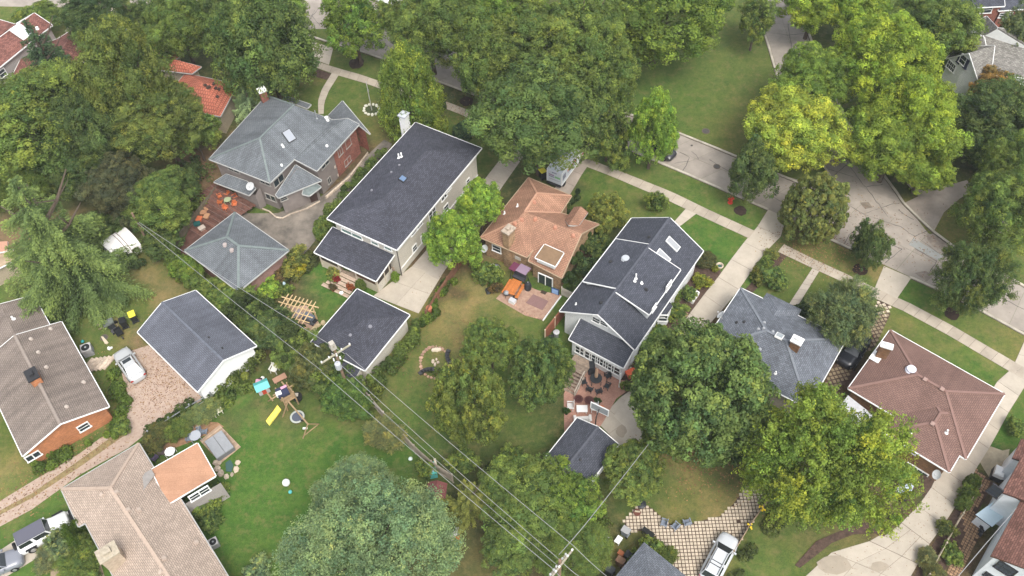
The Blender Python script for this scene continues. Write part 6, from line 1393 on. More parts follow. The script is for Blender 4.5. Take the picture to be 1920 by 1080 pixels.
# ------------------------------------------------------------------ fences
def fence(label, line, H_, mat, seg=2.4, name='fence', bw=.14, gap=.012, railing=False, cap=None, cat='fence', postm=None, t=.03):
    P = [W(*p) for p in line]; L = sum((b-a).length for a, b in zip(P, P[1:])); n = max(1, round(L/seg)); Q = resample(P, n); root = thing(name, label, cat, P[0])
    for a, c in zip(Q, Q[1:]):
        d = (c-a); l = d.length; d.normalize(); b = MB(); ang = math.atan2(d.y, d.x)
        if railing:
            for z in (H_*.35, H_*.85): b.beam(a+Vector((0, 0, z)), c+Vector((0, 0, z)), .05, .11)
        else:
            m = max(1, int(l/bw))
            for k in range(m): q = a+d*(l*(k+.5)/m); b.box((q.x, q.y, H_/2+.02), (l/m-gap, t, H_*random.uniform(.98, 1.01)), ang)
            for z in (.3, H_-.25): b.beam(a+Vector((0, 0, z)), c+Vector((0, 0, z)), .09, .07)
            if cap: b.beam(a+Vector((0, 0, H_+.06)), c+Vector((0, 0, H_+.06)), .14, .06)
        b.build('panel', mat, root)
    for q in Q: b = MB(); b.box((q.x, q.y, H_/2+.06), (.13, .13, H_+.12)); b.build('post', postm or mat, root)
    return root
GB = plain('silver grey boards', (.36, .31, .25), .85, .25, 2, rnd=.15)
fence('long weathered grey board fence running along the alley under the wires', [(672, 728), (720, 785), (765, 835), (800, 872), (850, 905)], 1.7, GB)
fence('brown board fence between the bright drive and the tan house yard', [(880, 475), (848, 522), (815, 572), (800, 598)], 1.4, plain('brown fence boards', (.2, .1, .06), .8, .25, 2, rnd=.1))
fence('tall red brown board fence with white cap beside the white house', [(1058, 592), (1022, 638)], 1.8, plain('red brown boards', (.24, .09, .05), .8, .2, 2, rnd=.1), cap=1, postm=plain('cream post', (.55, .45, .32)))
fence('short grey gate section between tan house and white house', [(1053, 553), (1080, 566)], 1.3, plain('pale gate boards', (.42, .38, .32), .8, .15, 2), seg=1.2, name='gate', cat='gate')
fence('low rail fence between the long driveway and the paver path', [(1830, 920), (1800, 968), (1765, 1030), (1735, 1085)], 1.1, plain('pale rail', (.4, .34, .25), .8, .2, 3), railing=True, seg=3.0)
fence('weathered slanted plank fence along the paver court', [(1435, 945), (1400, 995), (1370, 1045), (1345, 1095)], 1.0, plain('brown grey planks', (.28, .21, .14), .85, .3, 2, rnd=.15), seg=2.8)
fence('low board fence behind the stepped deck', [(332, 460), (360, 425), (390, 385), (418, 350)], 1.1, plain('mossy boards', (.14, .12, .08), .9, .3, 2), seg=2.0)
fence('dark fence between the black car and the reddish brown house', [(1625, 655), (1600, 695)], .9, DKMET, seg=1.5, bw=.3, gap=.2)
fence('wire fence posts between the two gravel side yards', [(285, 820), (345, 780), (400, 748)], 1.2, GREYMET, railing=True, seg=2.6)
fence('stone edging kerb beside the asphalt yard', [(690, 290), (655, 335), (612, 372)], .3, STONE, seg=1.4, name='edging', cat='edging', bw=.7, t=.2)
b = MB(); P = [W(*p) for p in ((1052, 556), (1018, 602))]; b.beam(P[0]+Vector((0, 0, .08)), P[1]+Vector((0, 0, .08)), .12, .16); tag(b.build('edging', WHITE), 'white edging board beside the flagstone patio', 'edging')
stones('fire_ring', [(842+(-27+27*math.cos(a))*1.0-0, 680+30*math.sin(a)) for a in [6.2832*k/16 for k in range(17)]], .13, .22, ROCKP, 'ring of pinkish stones around the fire pit on the back lawn', 'stone ring')
stones('flagpole_ring', [(697.2+15*math.cos(a), 205.8+9.8*math.sin(a)) for a in [6.2832*k/18 for k in range(19)]], .2, .26, plain('whitewashed stone', (.68, .66, .56), .8, .1, 3), 'oval of whitewashed stones around the flagpole', 'stone ring')
sheet('mulch_bed', [(697.2+12*math.cos(a), 205.8+7.5*math.sin(a)) for a in [6.2832*k/14 for k in range(14)]], .02, plain('weedy soil', (.06, .075, .03), .95, .3, 3), label='weedy soil inside the whitewashed ring')
stones('rockery', [(416, 858), (405, 872), (412, 886), (428, 896), (442, 885), (446, 868)], .2, .4, STONE, 'pale rockery stones around the little pond', 'rockery')
stones('edging_stones', [(958, 566), (985, 588), (1018, 600)], .12, .2, ROCKP, 'row of rough stones at the lawn edge of the flagstone patio', 'edging')
stones('flat_stones', [(330, 822), (345, 812), (360, 803), (372, 800)], .2, .34, STONE, 'flat stones leading past the ornamental grasses', 'stepping stones')
stones('yard_stones', [(1330, 520), (1268, 600), (1285, 590)][1:], .2, .35, ROCKP, 'flat stones in the bed by the white planter', 'stones')
root = thing('edging', 'curved pale kerb edging along the foot of the stucco wall', 'edging', W(530, 412)); P = [W(*p) for p in ((492, 392), (505, 397), (518, 408), (530, 410), (545, 402), (575, 392), (600, 378))]
for a, c in zip(P, P[1:]): b = MB(); b.beam(a+Vector((0, 0, .06)), c+Vector((0, 0, .06)), .14, .16); b.build('kerb_piece', STONE, root)
sheet('pond', [(423, 868), (432, 862), (438, 872), (434, 885), (424, 884)], .05, plain('pond water', (.05, .1, .09), .05), label='small green garden pond beside the hot tub')
# flagpole
p = W(697.2, 206.7); root = thing('flagpole', 'thin pale flagpole standing in the whitewashed ring', 'flagpole', p); b = MB(); b.tube(p, p+Vector((0, 0, 4.6)), .06, .045, 8); b.build('pole', plain('flagpole paint', (.5, .48, .46), .4), root); b = MB(); b.box(p+Vector((.03, .1, 3.1)), (.1, .14, .4)); b.build('cleat', GREYMET, root)
# mulch rings under street trees
for x, y, r_, lab in ((668, 119, 1.1, 'mulch ring under the small street tree at the top'), (1388, 395, .75, 'dark mulch ring on the grass strip by the hydrant'), (1613, 506, .8, 'mulch ring under the small dark street tree'), (1784, 588, .8, 'mulch ring under the spiky street tree'), (875, 190, .9, 'mulch ring by the road under the leaning tree')):
    c = W(x, y); b = MB(); b.prism([(c.x+r_*math.cos(a)*random.uniform(.85, 1.1), c.y+r_*math.sin(a)*random.uniform(.85, 1.1)) for a in [6.283*k/16 for k in range(16)]], -.02, .03); tag(b.build('mulch_ring', plain('dark mulch', (.035, .022, .016), .95, .4, 4, .4)), lab, kind='structure')
# hydrant, manholes
def obj1(name, label, cat, loc, parts, rz=0, scale=1, group=None):
    root = thing(name, label, cat, (0, 0, 0), group)
    for pn, m, fn in parts:
        b = MB(); fn(b); b.build(pn, m, root)
    root.location = loc; root.rotation_euler.z = rz; root.scale = (scale,)*3; return root
RED = plain('hydrant red', (.5, .05, .03), .4)
obj1('fire_hydrant', 'red fire hydrant on the grass strip beside the street', 'hydrant', W(1369, 380), [('barrel', RED, lambda b: b.lathe((0, 0, 0), [(.24, 0), (.24, .06), (.16, .08), (.16, .62), (.2, .64), (.17, .78), (.06, .88), (.02, .92)], 12)), ('nozzle', RED, lambda b: b.tube((-.28, 0, .52), (.28, 0, .52), .08, .08, 8)), ('nozzle', RED, lambda b: b.tube((0, -.28, .48), (0, 0, .48), .1, .1, 8))], scale=1.25)
for x, y, lab, z in ((1344, 312.5, 'round manhole cover in the street beside the open lawn', .03), (1323.5, 246, 'rusty round drain cover in the lawn', .02), (293/1.5, 633, 'round grey cover in the grass beside the taupe ranch', .02), (1297, 273, 'tiny round cover near the far kerb', .03)):
    c = W(x, y); r_ = .42 if x < 1300 or x > 1330 else .5
    if x == 1297: r_ = .14
    obj1('manhole_cover', lab, 'manhole cover', (c.x, c.y, z-.01), [('rim', plain('rusty rim', (.12, .09, .07), .8), lambda b: b.lathe((0, 0, 0), [(r_, 0), (r_, .02), (r_*.82, .022)], 18)), ('lid', plain('iron lid', (.07, .065, .06), .6, .2, 8), lambda b: b.lathe((0, 0, .004), [(r_*.78, 0), (r_*.78, .025), (.02, .03)], 18))])
# bins
def bin_(label, px, py, body, lid, rz=0, s=1., lay=0):
    o = obj1('wheelie_bin', label, 'bin', W(px, py), [('body', body, lambda b: (b.box((0, 0, .5), (.48, .55, .95), taper=1.15), b.box((0, -.3, .12), (.5, .12, .1)))), ('lid', lid, lambda b: (b.box((0, .02, 1.02), (.6, .7, .08)), b.box((0, -.35, 1.05), (.5, .08, .06)))),
          ('wheel', BLACKP, lambda b: b.tube((-.3, -.3, .12), (-.24, -.3, .12), .12, .12, 10)), ('wheel', BLACKP, lambda b: b.tube((.24, -.3, .12), (.3, -.3, .12), .12, .12, 10))], rz, s)
    if lay: o.rotation_euler.x = lay; o.location.z = .3
    return o
YEL = plain('yellow lid', (.7, .62, .06), .5)
bin_('yellow lidded bin on the grass beside the white garage', 254, 601, BLACKP, YEL, .5, 1.15)
bin_('black bin between the yellow lidded bin and the barrows', 236, 612, BLACKP, BLACKP, .4, 1.1)
bin_('yellow lidded bin behind the tan house next to the box truck', 1017, 333, BLACKP, YEL, .5, 1.2)
bin_('grey bin leaning beside the wheelbarrows', 216, 622, plain('grey plastic', (.1, .1, .11), .5), BLACKP, -.8, .9)
bin_('grey bin along the bottom garage wall', 1178, 1068-20, plain('grey plastic', (.1, .1, .11), .5), BLACKP, .9, 1)
bin_('dark bin at the bottom edge beside the garage wall', 1143, 1075, BLACKP, plain('dark grey lid', (.05, .055, .06)), .9, 1)
bin_('brown bin stacked beside the bottom garage', 1162, 1058, plain('brown plastic', (.18, .1, .06)), plain('brown plastic', (.18, .1, .06)), .9, 1)
bin_('rusty box bin at the garage corner among weeds', 1163, 1042, plain('rust box', (.3, .1, .04)), plain('rust box', (.3, .1, .04)), .9, .7)
bin_('grey storage bin beside the white table on the paver edge', 1172, 1002, plain('blue grey plastic', (.2, .22, .24)), plain('pale grey lid', (.3, .3, .3)), .9, 1)
bin_('grey recycling bin near the curved driveway', 1690-8, 927, plain('dark grey lid', (.05, .055, .06)), plain('pale blue lid', (.42, .48, .55)), -.6, 1)
bin_('second grey recycling bin near the curved driveway', 1697, 922, plain('blue grey plastic', (.2, .22, .24)), plain('pale blue lid', (.42, .48, .55)), -.6, 1.1)
bin_('black bin beside the tall red brown fence', 1034, 641, BLACKP, BLACKP, .2, .8)
obj1('trash_can', 'galvanised trash can beside the tall red brown fence', 'trash can', W(1043, 631), [('body', GREYMET, lambda b: b.lathe((0, 0, 0), [(.24, 0), (.3, .75), (.31, .8)], 14)), ('lid', plain('pale lid', (.45, .45, .46)), lambda b: b.lathe((0, 0, .78), [(.33, 0), (.33, .05), (.15, .12), (.02, .13)], 14))])
def barrow(label, px, py, rz, tray):
    obj1('wheelbarrow', label, 'wheelbarrow', W(px, py), [('tray', tray, lambda b: (b.box((0, 0, .5), (.95, .65, .06)), b.box((0, .33, .62), (1.05, .04, .26)), b.box((0, -.33, .62), (1.05, .04, .26)), b.box((.5, 0, .62), (.04, .66, .26)), b.box((-.5, 0, .62), (.04, .66, .26)))),
        ('handle', WOOD, lambda b: (b.beam((-.3, .25, .45), (-1.1, .3, .6), .05, .05), b.beam((-.3, -.25, .45), (-1.1, -.3, .6), .05, .05))), ('wheel', BLACKP, lambda b: b.tube((.65, -.06, .2), (.65, .06, .2), .2, .2, 12)), ('leg', DKMET, lambda b: (b.box((-.3, .25, .22), (.05, .05, .45)), b.box((-.3, -.25, .22), (.05, .05, .45))))], rz)
barrow('dark cart with grey tray standing in the grass', 207, 611, .5, plain('grey tray', (.16, .18, .16), .5)); barrow('black wheelbarrow beside the gravel courtyard', 226, 628, -.9, BLACKP)
# air conditioners
def aircon(label, px, py, rz, s=1.):
    obj1('air_conditioner', label, 'air conditioner', W(px, py), [('casing', plain('condenser grey', (.3, .3, .3), .5, .1, 6), lambda b: [b.box((0, 0, .08+.12*k), (.85, .85, .09)) for k in range(7)] and b.box((0, 0, .42), (.8, .8, .84))), ('top_plate', plain('condenser top', (.42, .41, .4)), lambda b: b.box((0, 0, .9), (.88, .88, .06))),
       ('fan_grille', BLACKP, lambda b: b.lathe((0, 0, .925), [(.36, 0), (.36, .02), (.3, .03)], 18)), ('fan_hub', GREYMET, lambda b: b.lathe((0, 0, .95), [(.1, 0), (.1, .03), (.02, .04)], 10))], rz, s)
aircon('air conditioner with round fan beside the taupe ranch wall', 168, 662, .4, 1.15); aircon('small air conditioner beside the beige ranch eave', 404, 1022, .5, .85)
q = W(1866, 893); obj1('hot_water_cabinet', 'white rounded cabinet on dark base by the stucco house', 'cabinet', q, [('base', DKMET, lambda b: b.box((0, 0, .3), (1.1, .9, .6))), ('cover', WHITE, lambda b: (b.box((0, 0, .85), (1.0, .8, .5)), b.box((0, 0, 1.12), (.85, .65, .1))))], 1.0)
# furniture
def chair(label, px, py, rz, m, s=1., group=None, slat=True, cat='chair'):
    return obj1('chair', label, cat, W(px, py), [('seat', m, lambda b: [b.box((.0, -.2+.1*k, .42), (.55, .085, .04)) for k in range(5)] if slat else b.box((0, 0, .42), (.52, .5, .05))),
       ('backrest', m, lambda b: [b.box((-.22+.11*k, -.3, .75), (.085, .04, .62)) for k in range(5)] if slat else b.box((0, -.27, .72), (.52, .05, .55))),
       ('armrest', m, lambda b: b.box((-.31, -.02, .62), (.09, .6, .04))), ('armrest', m, lambda b: b.box((.31, -.02, .62), (.09, .6, .04))),
       *[('leg', m, (lambda sx, sy: lambda b: b.box((sx*.27, sy*.23, .3), (.05, .05, .6)))(sx, sy)) for sx in (-1, 1) for sy in (-1, 1)]], rz, s, group)
def table(label, px, py, rz, m, w_, d, h_=.72, s=1, rnd=False, slats=0, z=0):
    o = obj1('table', label, 'table', W(px, py), [('tabletop', m, lambda b: (b.lathe((0, 0, h_-.04), [(w_/2, 0), (w_/2, .05), (.02, .052)], 18) if rnd else ([b.box((-w_/2+w_*(k+.5)/slats, 0, h_), (w_/slats-.02, d, .04)) for k in range(slats)] if slats else b.box((0, 0, h_), (w_, d, .05))))),
       *[('leg', m, (lambda sx, sy: lambda b: b.box((sx*w_*.38, sy*d*.38, h_/2), (.06, .06, h_)))(sx, sy)) for sx in (-1, 1) for sy in (-1, 1)]], rz, s); o.location.z = z; return o
BLKF = plain('black patio metal', (.028, .032, .036), .4); WHF = plain('white slatted wood', (.62, .6, .58), .6)
table('round black patio table with a closed umbrella on the brick patio', 1117, 716, 0, BLKF, 1.2, 1.2, rnd=True)
for i, (dx, dy, lab) in enumerate(((-17, 3, 'at the left of the round table'), (-9, 14, 'at the lower left of the round table'), (4, 17, 'nearest the white table'), (16, 9, 'at the lower right of the round table'), (17, -6, 'at the right of the round table'))):
    chair('black metal patio chair '+lab, 1117+dx*1.3, 716+dy*1.25, math.atan2(-dy*1.1, dx)-math.pi/2+math.pi, BLKF, .95, 'black chairs around the patio table', slat=False)
obj1('patio_umbrella', 'closed tan umbrella standing in the black patio table', 'umbrella', W(1117, 716), [('pole', plain('umbrella pole', (.3, .25, .2)), lambda b: b.tube((0, 0, 0), (0, 0, 2.6), .03, .03, 8)), ('canopy', plain('tan canvas', (.45, .3, .2), .9), lambda b: b.lathe((0, 0, 1.0), [(.16, 0), (.19, .3), (.13, 1.1), (.03, 1.6)], 10))])
obj1('grill', 'covered black grill against the back room wall', 'grill', W(1109, 700), [('cover', plain('black grill cover', (.03, .032, .036), .8), lambda b: (b.box((0, .3, .5), (.65, 1.0, 1.0)), b.box((0, .3, 1.05), (.5, .85, .2)))), ('tank', plain('pale tank', (.4, .4, .42)), lambda b: b.lathe((0, .9, 0), [(.2, 0), (.22, .1), (.22, .5), (.08, .6)], 10))], 0)
table('white rectangular patio table on the brick patio', 1091, 771, -.05, plain('glossy white top', (.72, .7, .68), .3), 1.05, .75, .5)
chair('white slatted chair left of the white table', 1069, 766, R_(-95)+math.pi, WHF, 1.15, 'pair of white slatted chairs'); chair('white slatted chair right of the white table', 1114, 769, R_(85)+math.pi+math.pi, WHF, 1.15, 'pair of white slatted chairs')
chair('white slatted bench below the white table', 1092, 790, 0, WHF, 1.2, cat='bench').scale = (2.4, 1.15, 1.1)
for x, y, lab in ((1084.5, 752, 'left round coiled wire chair on the brick patio'), (1104, 754, 'right round coiled wire chair on the brick patio')):
    obj1('wire_chair', lab, 'chair', W(x, y), [('seat', plain('maroon wire', (.13, .05, .045), .5), lambda b: [b.lathe((0, 0, .42), [(r, 0), (r, .03), (r-.035, .03), (r-.035, 0)], 18) for r in (.45, .35, .25, .15, .07)] and b.lathe((0, 0, .38), [(.1, 0), (.1, .03), (.02, .03)], 8)), *[('leg', DKMET, (lambda a: lambda b: b.tube((.35*math.cos(a), .35*math.sin(a), .42), (.38*math.cos(a), .38*math.sin(a), 0), .02, .02, 5))(a)) for a in (.7, 2.2, 3.8, 5.4)]])
obj1('plastic_tub', 'orange plastic tub beside the back room of the white house', 'tub', W(1184, 703), [('tub', plain('orange plastic', (.62, .12, .05), .5), lambda b: (b.box((0, 0, .25), (1.0, .7, .5), taper=1.1), b.box((0, 0, .52), (1.15, .82, .05)))), ('wheel', plain('cream plastic', (.5, .45, .35)), lambda b: b.tube((.1, .45, .5), (.1, .5, .5), .18, .18, 12))], .4)
# basketball hoop
q = W(1115, 800, 0); p = W(1115.5, 806); root = thing('basketball_hoop', 'basketball hoop with white framed backboard at the small garage edge', 'basketball hoop', p)
b = MB(); b.tube(p, p+Vector((0, 0, 2.6)), .06, .06, 8); b.beam(p+Vector((0, 0, 2.5)), p+Vector((.3, .55, 3.0)), .08, .08); b.build('pole', DKMET, root)
bd = p+Vector((.35, .6, 2.9)); a_ = R_(-32); b = MB(); b.box(bd, (1.8, .05, 1.05), a_); b.build('backboard', plain('clear grey backboard', (.3, .32, .33), .2), root)
b = MB(); 
for dx, dz, w_, h_ in ((0, .53, 1.86, .09), (0, -.53, 1.86, .09), (-.9, 0, .09, 1.1), (.9, 0, .09, 1.1)): b.box(bd+Vector((math.cos(a_)*dx, math.sin(a_)*dx, dz)), (w_, .08, h_), a_)
b.build('backboard_frame', WHITE, root); b = MB(); b.lathe(bd+Vector((.22, .3, -.3)), [(.23, 0), (.25, .03), (.21, .03)], 14); b.build('rim', plain('rim orange', (.5, .15, .05)), root)
# white house back stairs
root = thing('wooden_stairs', 'weathered wooden landing and stairs behind the white house', 'stairs', W(1083, 690)); dU = (W(1103, 672)-W(1078, 660)).normalized(); dV = Vector((-dU.y, dU.x, 0)); 
if dV.y > 0: dV = -dV
o_ = W(1078, 664, 1.1)
for k in range(9): b = MB(); q = o_+dV*(.08+.2*k); b.beam(q, q+dU*2.0, .18, .05); b.build('plank', WOOD, root)
for k in range(6): b = MB(); q = o_+dV*(1.95+.3*k)-Vector((0, 0, .18*(k+1))); b.beam(q, q+dU*2.0, .28, .05); b.build('tread', WOOD, root)
for s_ in (0, 2.0):
    b = MB(); b.beam(o_+dU*s_+dV*1.8+Vector((0, 0, .9)), o_+dU*s_+dV*3.7+Vector((0, 0, -.1)), .09, .07); b.beam(o_+dU*s_+dV*1.85-Vector((0, 0, .1)), o_+dU*s_+dV*3.7-Vector((0, 0, 1.1)), .06, .2)
    for t in (0, .5, 1): q = o_+dU*s_+dV*(1.8+1.9*t)+Vector((0, 0, .9-1.0*t)); b.beam(q, Vector((q.x, q.y, 0)), .08, .08)
    b.build('handrail', plain('pale handrail', (.42, .36, .3), .8), root)
# tan house patio things
def slab_thing(name, label, cat, pts, z, m, part='top'):
    P = [W(*p) for p in pts]; c = sum(P, Vector())/len(P); root = thing(name, label, cat, (c.x, c.y, 0)); b = MB(); b.prism([(p.x, p.y) for p in P], .02, z); b.build(part, m, root); return root
slab_thing('rug', 'mauve outdoor rug on the flagstone patio', 'rug', [(1000, 552), (1028.5, 565), (1017, 582), (986, 568)], .055, plain('mauve rug', (.21, .125, .115), .95, .08, 6), 'mat')
slab_thing('doormat', 'small dark doormat at the sliding door', 'doormat', [(1016, 544), (1026, 548), (1022, 553), (1013, 549)], .06, plain('dark mat', (.05, .035, .025), .95), 'mat')
def picnic(px, py, rz):
    root = thing('picnic_table', 'bright orange stained picnic table with benches on the flagstone patio', 'table', (0, 0, 0)); OW = plain('orange stained wood', (.5, .17, .045), .5, .15, 4, rnd=.12)
    for k in range(6): b = MB(); b.box((0, -.42+.17*k, .76), (1.9, .155, .045)); b.build('plank', OW, root)
    for y in (-.75, .75):
        for k in (-.08, .08): b = MB(); b.box((0, y+k, .46), (1.9, .14, .04)); b.build('bench_plank', OW, root)
    for x in (-.7, .7): b = MB(); b.beam((x, -.7, .43), (x, .7, .43), .05, .1); b.beam((x, -.35, .74), (x, -.7, 0), .05, .1); b.beam((x, .35, .74), (x, .7, 0), .05, .1); b.build('trestle', OW, root)
    root.location = W(px, py); root.rotation_euler.z = rz; root.scale = (1.05, 1.05, 1)
picnic(963, 546, hd((950, 556), (966, 530)))
root = thing('porch_swing', 'garden swing with purple canopy against the tan brick wall', 'swing', W(974, 526)); d = (W(985, 530)-W(965, 520)).normalized(); n = Vector((-d.y, d.x, 0)); c = W(974, 526)
b = MB(); 
for s_ in (-.9, .9):
    for t in (-.5, .5): b.beam(c+d*s_+n*t, c+d*s_+Vector((0, 0, 1.9)), .06, .06)
b.build('frame', DKMET, root); b = MB(); b.box(c+Vector((.35, .0, 1.97))+d*.1, (1.25, 1.1, .08), math.atan2(d.y, d.x)); b.build('canopy', plain('lilac canvas', (.24, .17, .23), .8), root); b = MB(); b.box(c-d*.6+Vector((0, 0, 1.99)), (.75, 1.1, .08), math.atan2(d.y, d.x)); b.build('canopy_patch', plain('plum canvas', (.12, .03, .06), .8), root)
b = MB(); b.box(c+Vector((0, 0, .5)), (1.5, .5, .08), math.atan2(d.y, d.x)); b.box(c+n*.25+Vector((0, 0, .8)), (1.5, .08, .5), math.atan2(d.y, d.x)); b.build('seat', plain('dark seat', (.06, .06, .07)), root)
obj1('grill', 'upright black covered grill between swing and sliding door', 'grill', W(990, 542), [('cover', plain('black grill cover', (.03, .032, .036), .8), lambda b: b.lathe((0, 0, 0), [(.35, 0), (.4, .6), (.3, 1.0), (.05, 1.15)], 12)), ('lid_knob', GREYMET, lambda b: b.box((0, 0, 1.2), (.1, .1, .08)))])
obj1('paddling_pool', 'blue and white folded pool lid against the tan house', 'pool lid', W(1041, 551), [('rim', plain('navy rim', (.03, .05, .12)), lambda b: b.box((0, .0, .45), (.9, .12, .9), 0)), ('liner', plain('sky blue liner', (.25, .4, .65)), lambda b: b.box((0, -.07, .47), (.7, .05, .7)))], -.5)
obj1('kettle_grill', 'black kettle grill with silver lid at the picnic table end', 'grill', W(950, 556), [('bowl', BLKF, lambda b: b.lathe((0, 0, .3), [(.05, 0), (.3, .2), (.34, .4)], 14)), ('lid', GREYMET, lambda b: b.lathe((0, 0, .7), [(.3, 0), (.2, .14), (.02, .2)], 14)), *[('leg', DKMET, (lambda a: lambda b: b.tube((.15*math.cos(a), .15*math.sin(a), .4), (.35*math.cos(a), .35*math.sin(a), 0), .02, .02, 5))(a)) for a in (0, 2.1, 4.2)]])
obj1('cooler', 'white cooler box at the edge of the flagstone patio', 'cooler', W(961, 567), [('box', WHITE, lambda b: b.box((0, 0, .2), (.7, .5, .4))), ('lid', plain('pale lid', (.45, .45, .46)), lambda b: b.box((0, 0, .43), (.72, .52, .06)))], -.6)
obj1('small_cart', 'little black and silver cart beside the white cooler', 'cart', W(966, 561), [('tray', BLACKP, lambda b: b.box((0, 0, .3), (.5, .4, .3))), ('wheel', GREYMET, lambda b: b.tube((-.3, .2, .15), (-.22, .2, .15), .15, .15, 10)), ('wheel', GREYMET, lambda b: b.tube((.22, .2, .15), (.3, .2, .15), .15, .15, 10))])
obj1('storage_box', 'dark box lying on the lawn left of the picnic table', 'box', W(917, 547), [('box', plain('dark slate plastic', (.05, .055, .06)), lambda b: b.box((0, 0, .2), (.7, .6, .4), taper=.8)), ('lid', BLACKP, lambda b: b.box((0, 0, .42), (.6, .5, .05)))], .3)
obj1('covered_bowl', 'grey covered fountain bowl in the leafy bed of the tan house', 'fountain', W(930, 505), [('bowl', BLACKP, lambda b: b.lathe((0, 0, 0), [(.3, 0), (.5, .35), (.52, .4)], 14)), ('cover', plain('shiny grey tarp', (.2, .22, .25), .3), lambda b: b.lathe((0, 0, .38), [(.45, 0), (.3, .2), (.05, .35)], 9)), ('spout', WHITE, lambda b: b.box((-.4, .3, .45), (.35, .15, .15)))])
def pot(label, px, py, r_, h_, m=None, plant=None):
    o = obj1('flower_pot', label, 'flower pot', W(px, py), [('pot', m or plain('terracotta', (.42, .15, .08), .8), lambda b: b.lathe((0, 0, 0), [(r_*.7, 0), (r_, h_), (r_*1.1, h_), (r_*1.1, h_*1.08), (r_*.9, h_*1.08)], 12)), ('soil', MULCH, lambda b: b.lathe((0, 0, h_*.9), [(r_*.85, 0), (.02, .02)], 10))])
    if plant: 
        cr = bpy.data.objects.new('plant', proto('shrubA')); COL.objects.link(cr); cr.parent = o; cr.scale = (r_*1.8, r_*1.8, r_*1.5); cr.location.z = h_+r_*.9; cr.color = (*plant, 1)
pot('tall terracotta chimney pot beside the flowering fence bed', 806, 588, .3, 1.0); pot('terracotta pot between tan and white houses', 1110, 478, .26, .5, plant=(.05, .09, .03)); pot('terracotta pot of red flowers on the porch steps', 633, 530, .25, .4, plant=(.25, .04, .04)); pot('pot with plant at the lower porch step', 626, 545, .25, .4, plant=(.12, .1, .05)); pot('orange pot right of the porch steps', 659, 545, .25, .4, plant=(.3, .1, .04)); pot('white pot on the porch steps', 641, 552, .2, .3, WHITE)
pot('green pot left of the slatted bench', 1062, 776, .2, .4, BLACKP, (.05, .1, .03)); pot('green pot behind the right slatted chair', 1120, 757, .2, .4, BLACKP, (.05, .1, .03))
# white planter box
slab_thing('planter_box', 'white wooden planter box beside the white house driveway', 'planter', [(1281, 560), (1299, 571), (1311, 553), (1293, 543)], .5, WHITE, 'box')
# pergola
root = thing('pergola', 'pale timber pergola over a brick floor beside the garage', 'pergola', W(560, 590)); f = Fr([(512, 590), (540, 550), (589, 578), (563, 625)], 2.3)
for k in range(8): b = MB(); v = f.W*(k+.5)/8; b.beam(f.pt(-.3, v, 2.42), f.pt(f.L+.3, v, 2.42), .06, .12); b.build('rafter', WOODL, root)
for k in range(5): b = MB(); u_ = f.L*(k+.3)/4.6; b.beam(f.pt(u_, -.35, 2.3), f.pt(u_, f.W+.35, 2.3), .08, .12); b.build('beam', WOODL, root)
for u_, v in ((.3, .3), (f.L-.3, .3), (.3, f.W-.3), (f.L-.3, f.W-.3)): q = f.pt(u_, v, 0); b = MB(); b.box((q.x, q.y, 1.15), (.14, .14, 2.3)); b.build('post', WOODL, root)
sheet('pergola_floor', [(535, 575), (575, 573), (598, 605), (573, 633), (540, 612), (525, 598)], .03, courses('pergola brick', (.42, .28, .2), (.48, .33, .24), (.3, .2, .14), .2, .1, .01, .15, .8), label='brick floor under the pergola')
table('cluttered grey table beneath the pergola', 553, 600, .6, plain('mauve grey stone', (.3, .26, .26), .7), 1.8, 1.0, .75)
obj1('grill', 'large covered grey grill beside the pergola post', 'grill', W(581, 603), [('cover', plain('grey blue tarp', (.13, .15, .18), .6, .2, 3), lambda b: (b.box((0, 0, .55), (1.3, .7, 1.1)), b.box((0, 0, 1.12), (1.0, .55, .14)))), ('side_shelf', BLACKP, lambda b: b.box((.85, 0, .7), (.4, .5, .08))), ('wheel', BLACKP, lambda b: b.tube((.6, -.35, .15), (.6, -.28, .15), .15, .15, 10))], -.55)
for i, (x, y) in enumerate(((543, 596), (548, 602), (541, 603))): chair(['pale folding chair at the left of the pergola table', 'pale folding chair at the middle of the pergola table', 'pale folding chair nearest the alley hedge'][i], x, y, .6+i, plain('pale chair', (.55, .55, .5)), .8)
stones('stepping_stones', [(583, 625), (594, 612), (606, 606)], .28, .38, plain('sandy stone', (.45, .36, .22), .9, .2, 3), 'sandy stepping stones between pergola and garage', 'stepping stones', n=3)
obj1('garden_statue', 'pale blue heron ornament in the flower bed', 'ornament', W(536, 540), [('body', plain('pale blue paint', (.4, .52, .58)), lambda b: b.lathe((0, 0, 0), [(.1, 0), (.06, .3), (.2, .6), (.15, .9), (.05, 1.1)], 8)), ('beak', DKMET, lambda b: b.tube((0, 0, 1.1), (.2, 0, 1.15), .03, .01, 5))])
# stepped deck with orange chairs
root = thing('stepped_deck', 'broad red stained wooden steps descending to the brick garage', 'deck', W(425, 390)); f = Fr([(340, 470), (405, 335), (475, 372), (430, 440)], 0); du = f.u; dv = f.v
top_o = W(405, 345); dA = (W(483, 395)-W(405, 345)); 
eA = (W(478, 385)-W(420, 352)).normalized(); eB = Vector((-eA.y, eA.x, 0)); 
if eB.y > 0: eB = -eB
o_ = W(412, 357)
for k in range(20):
    zz = max(.12, 1.0-.14*int(k/2)); b = MB(); q = o_+eB*(.32*k)+Vector((0, 0, zz))-eA*(.12*k); b.beam(q-eA*.4, q+eA*6.2, .29, .05); b.build('plank', WOODR, root)
    if k % 2: b = MB(); b.beam(q+eB*.16-eA*.4-Vector((0, 0, .07)), q+eB*.16+eA*6.2-Vector((0, 0, .07)), .03, .12); b.build('riser', plain('grey riser', (.2, .14, .12), .8, .2, 3), root)
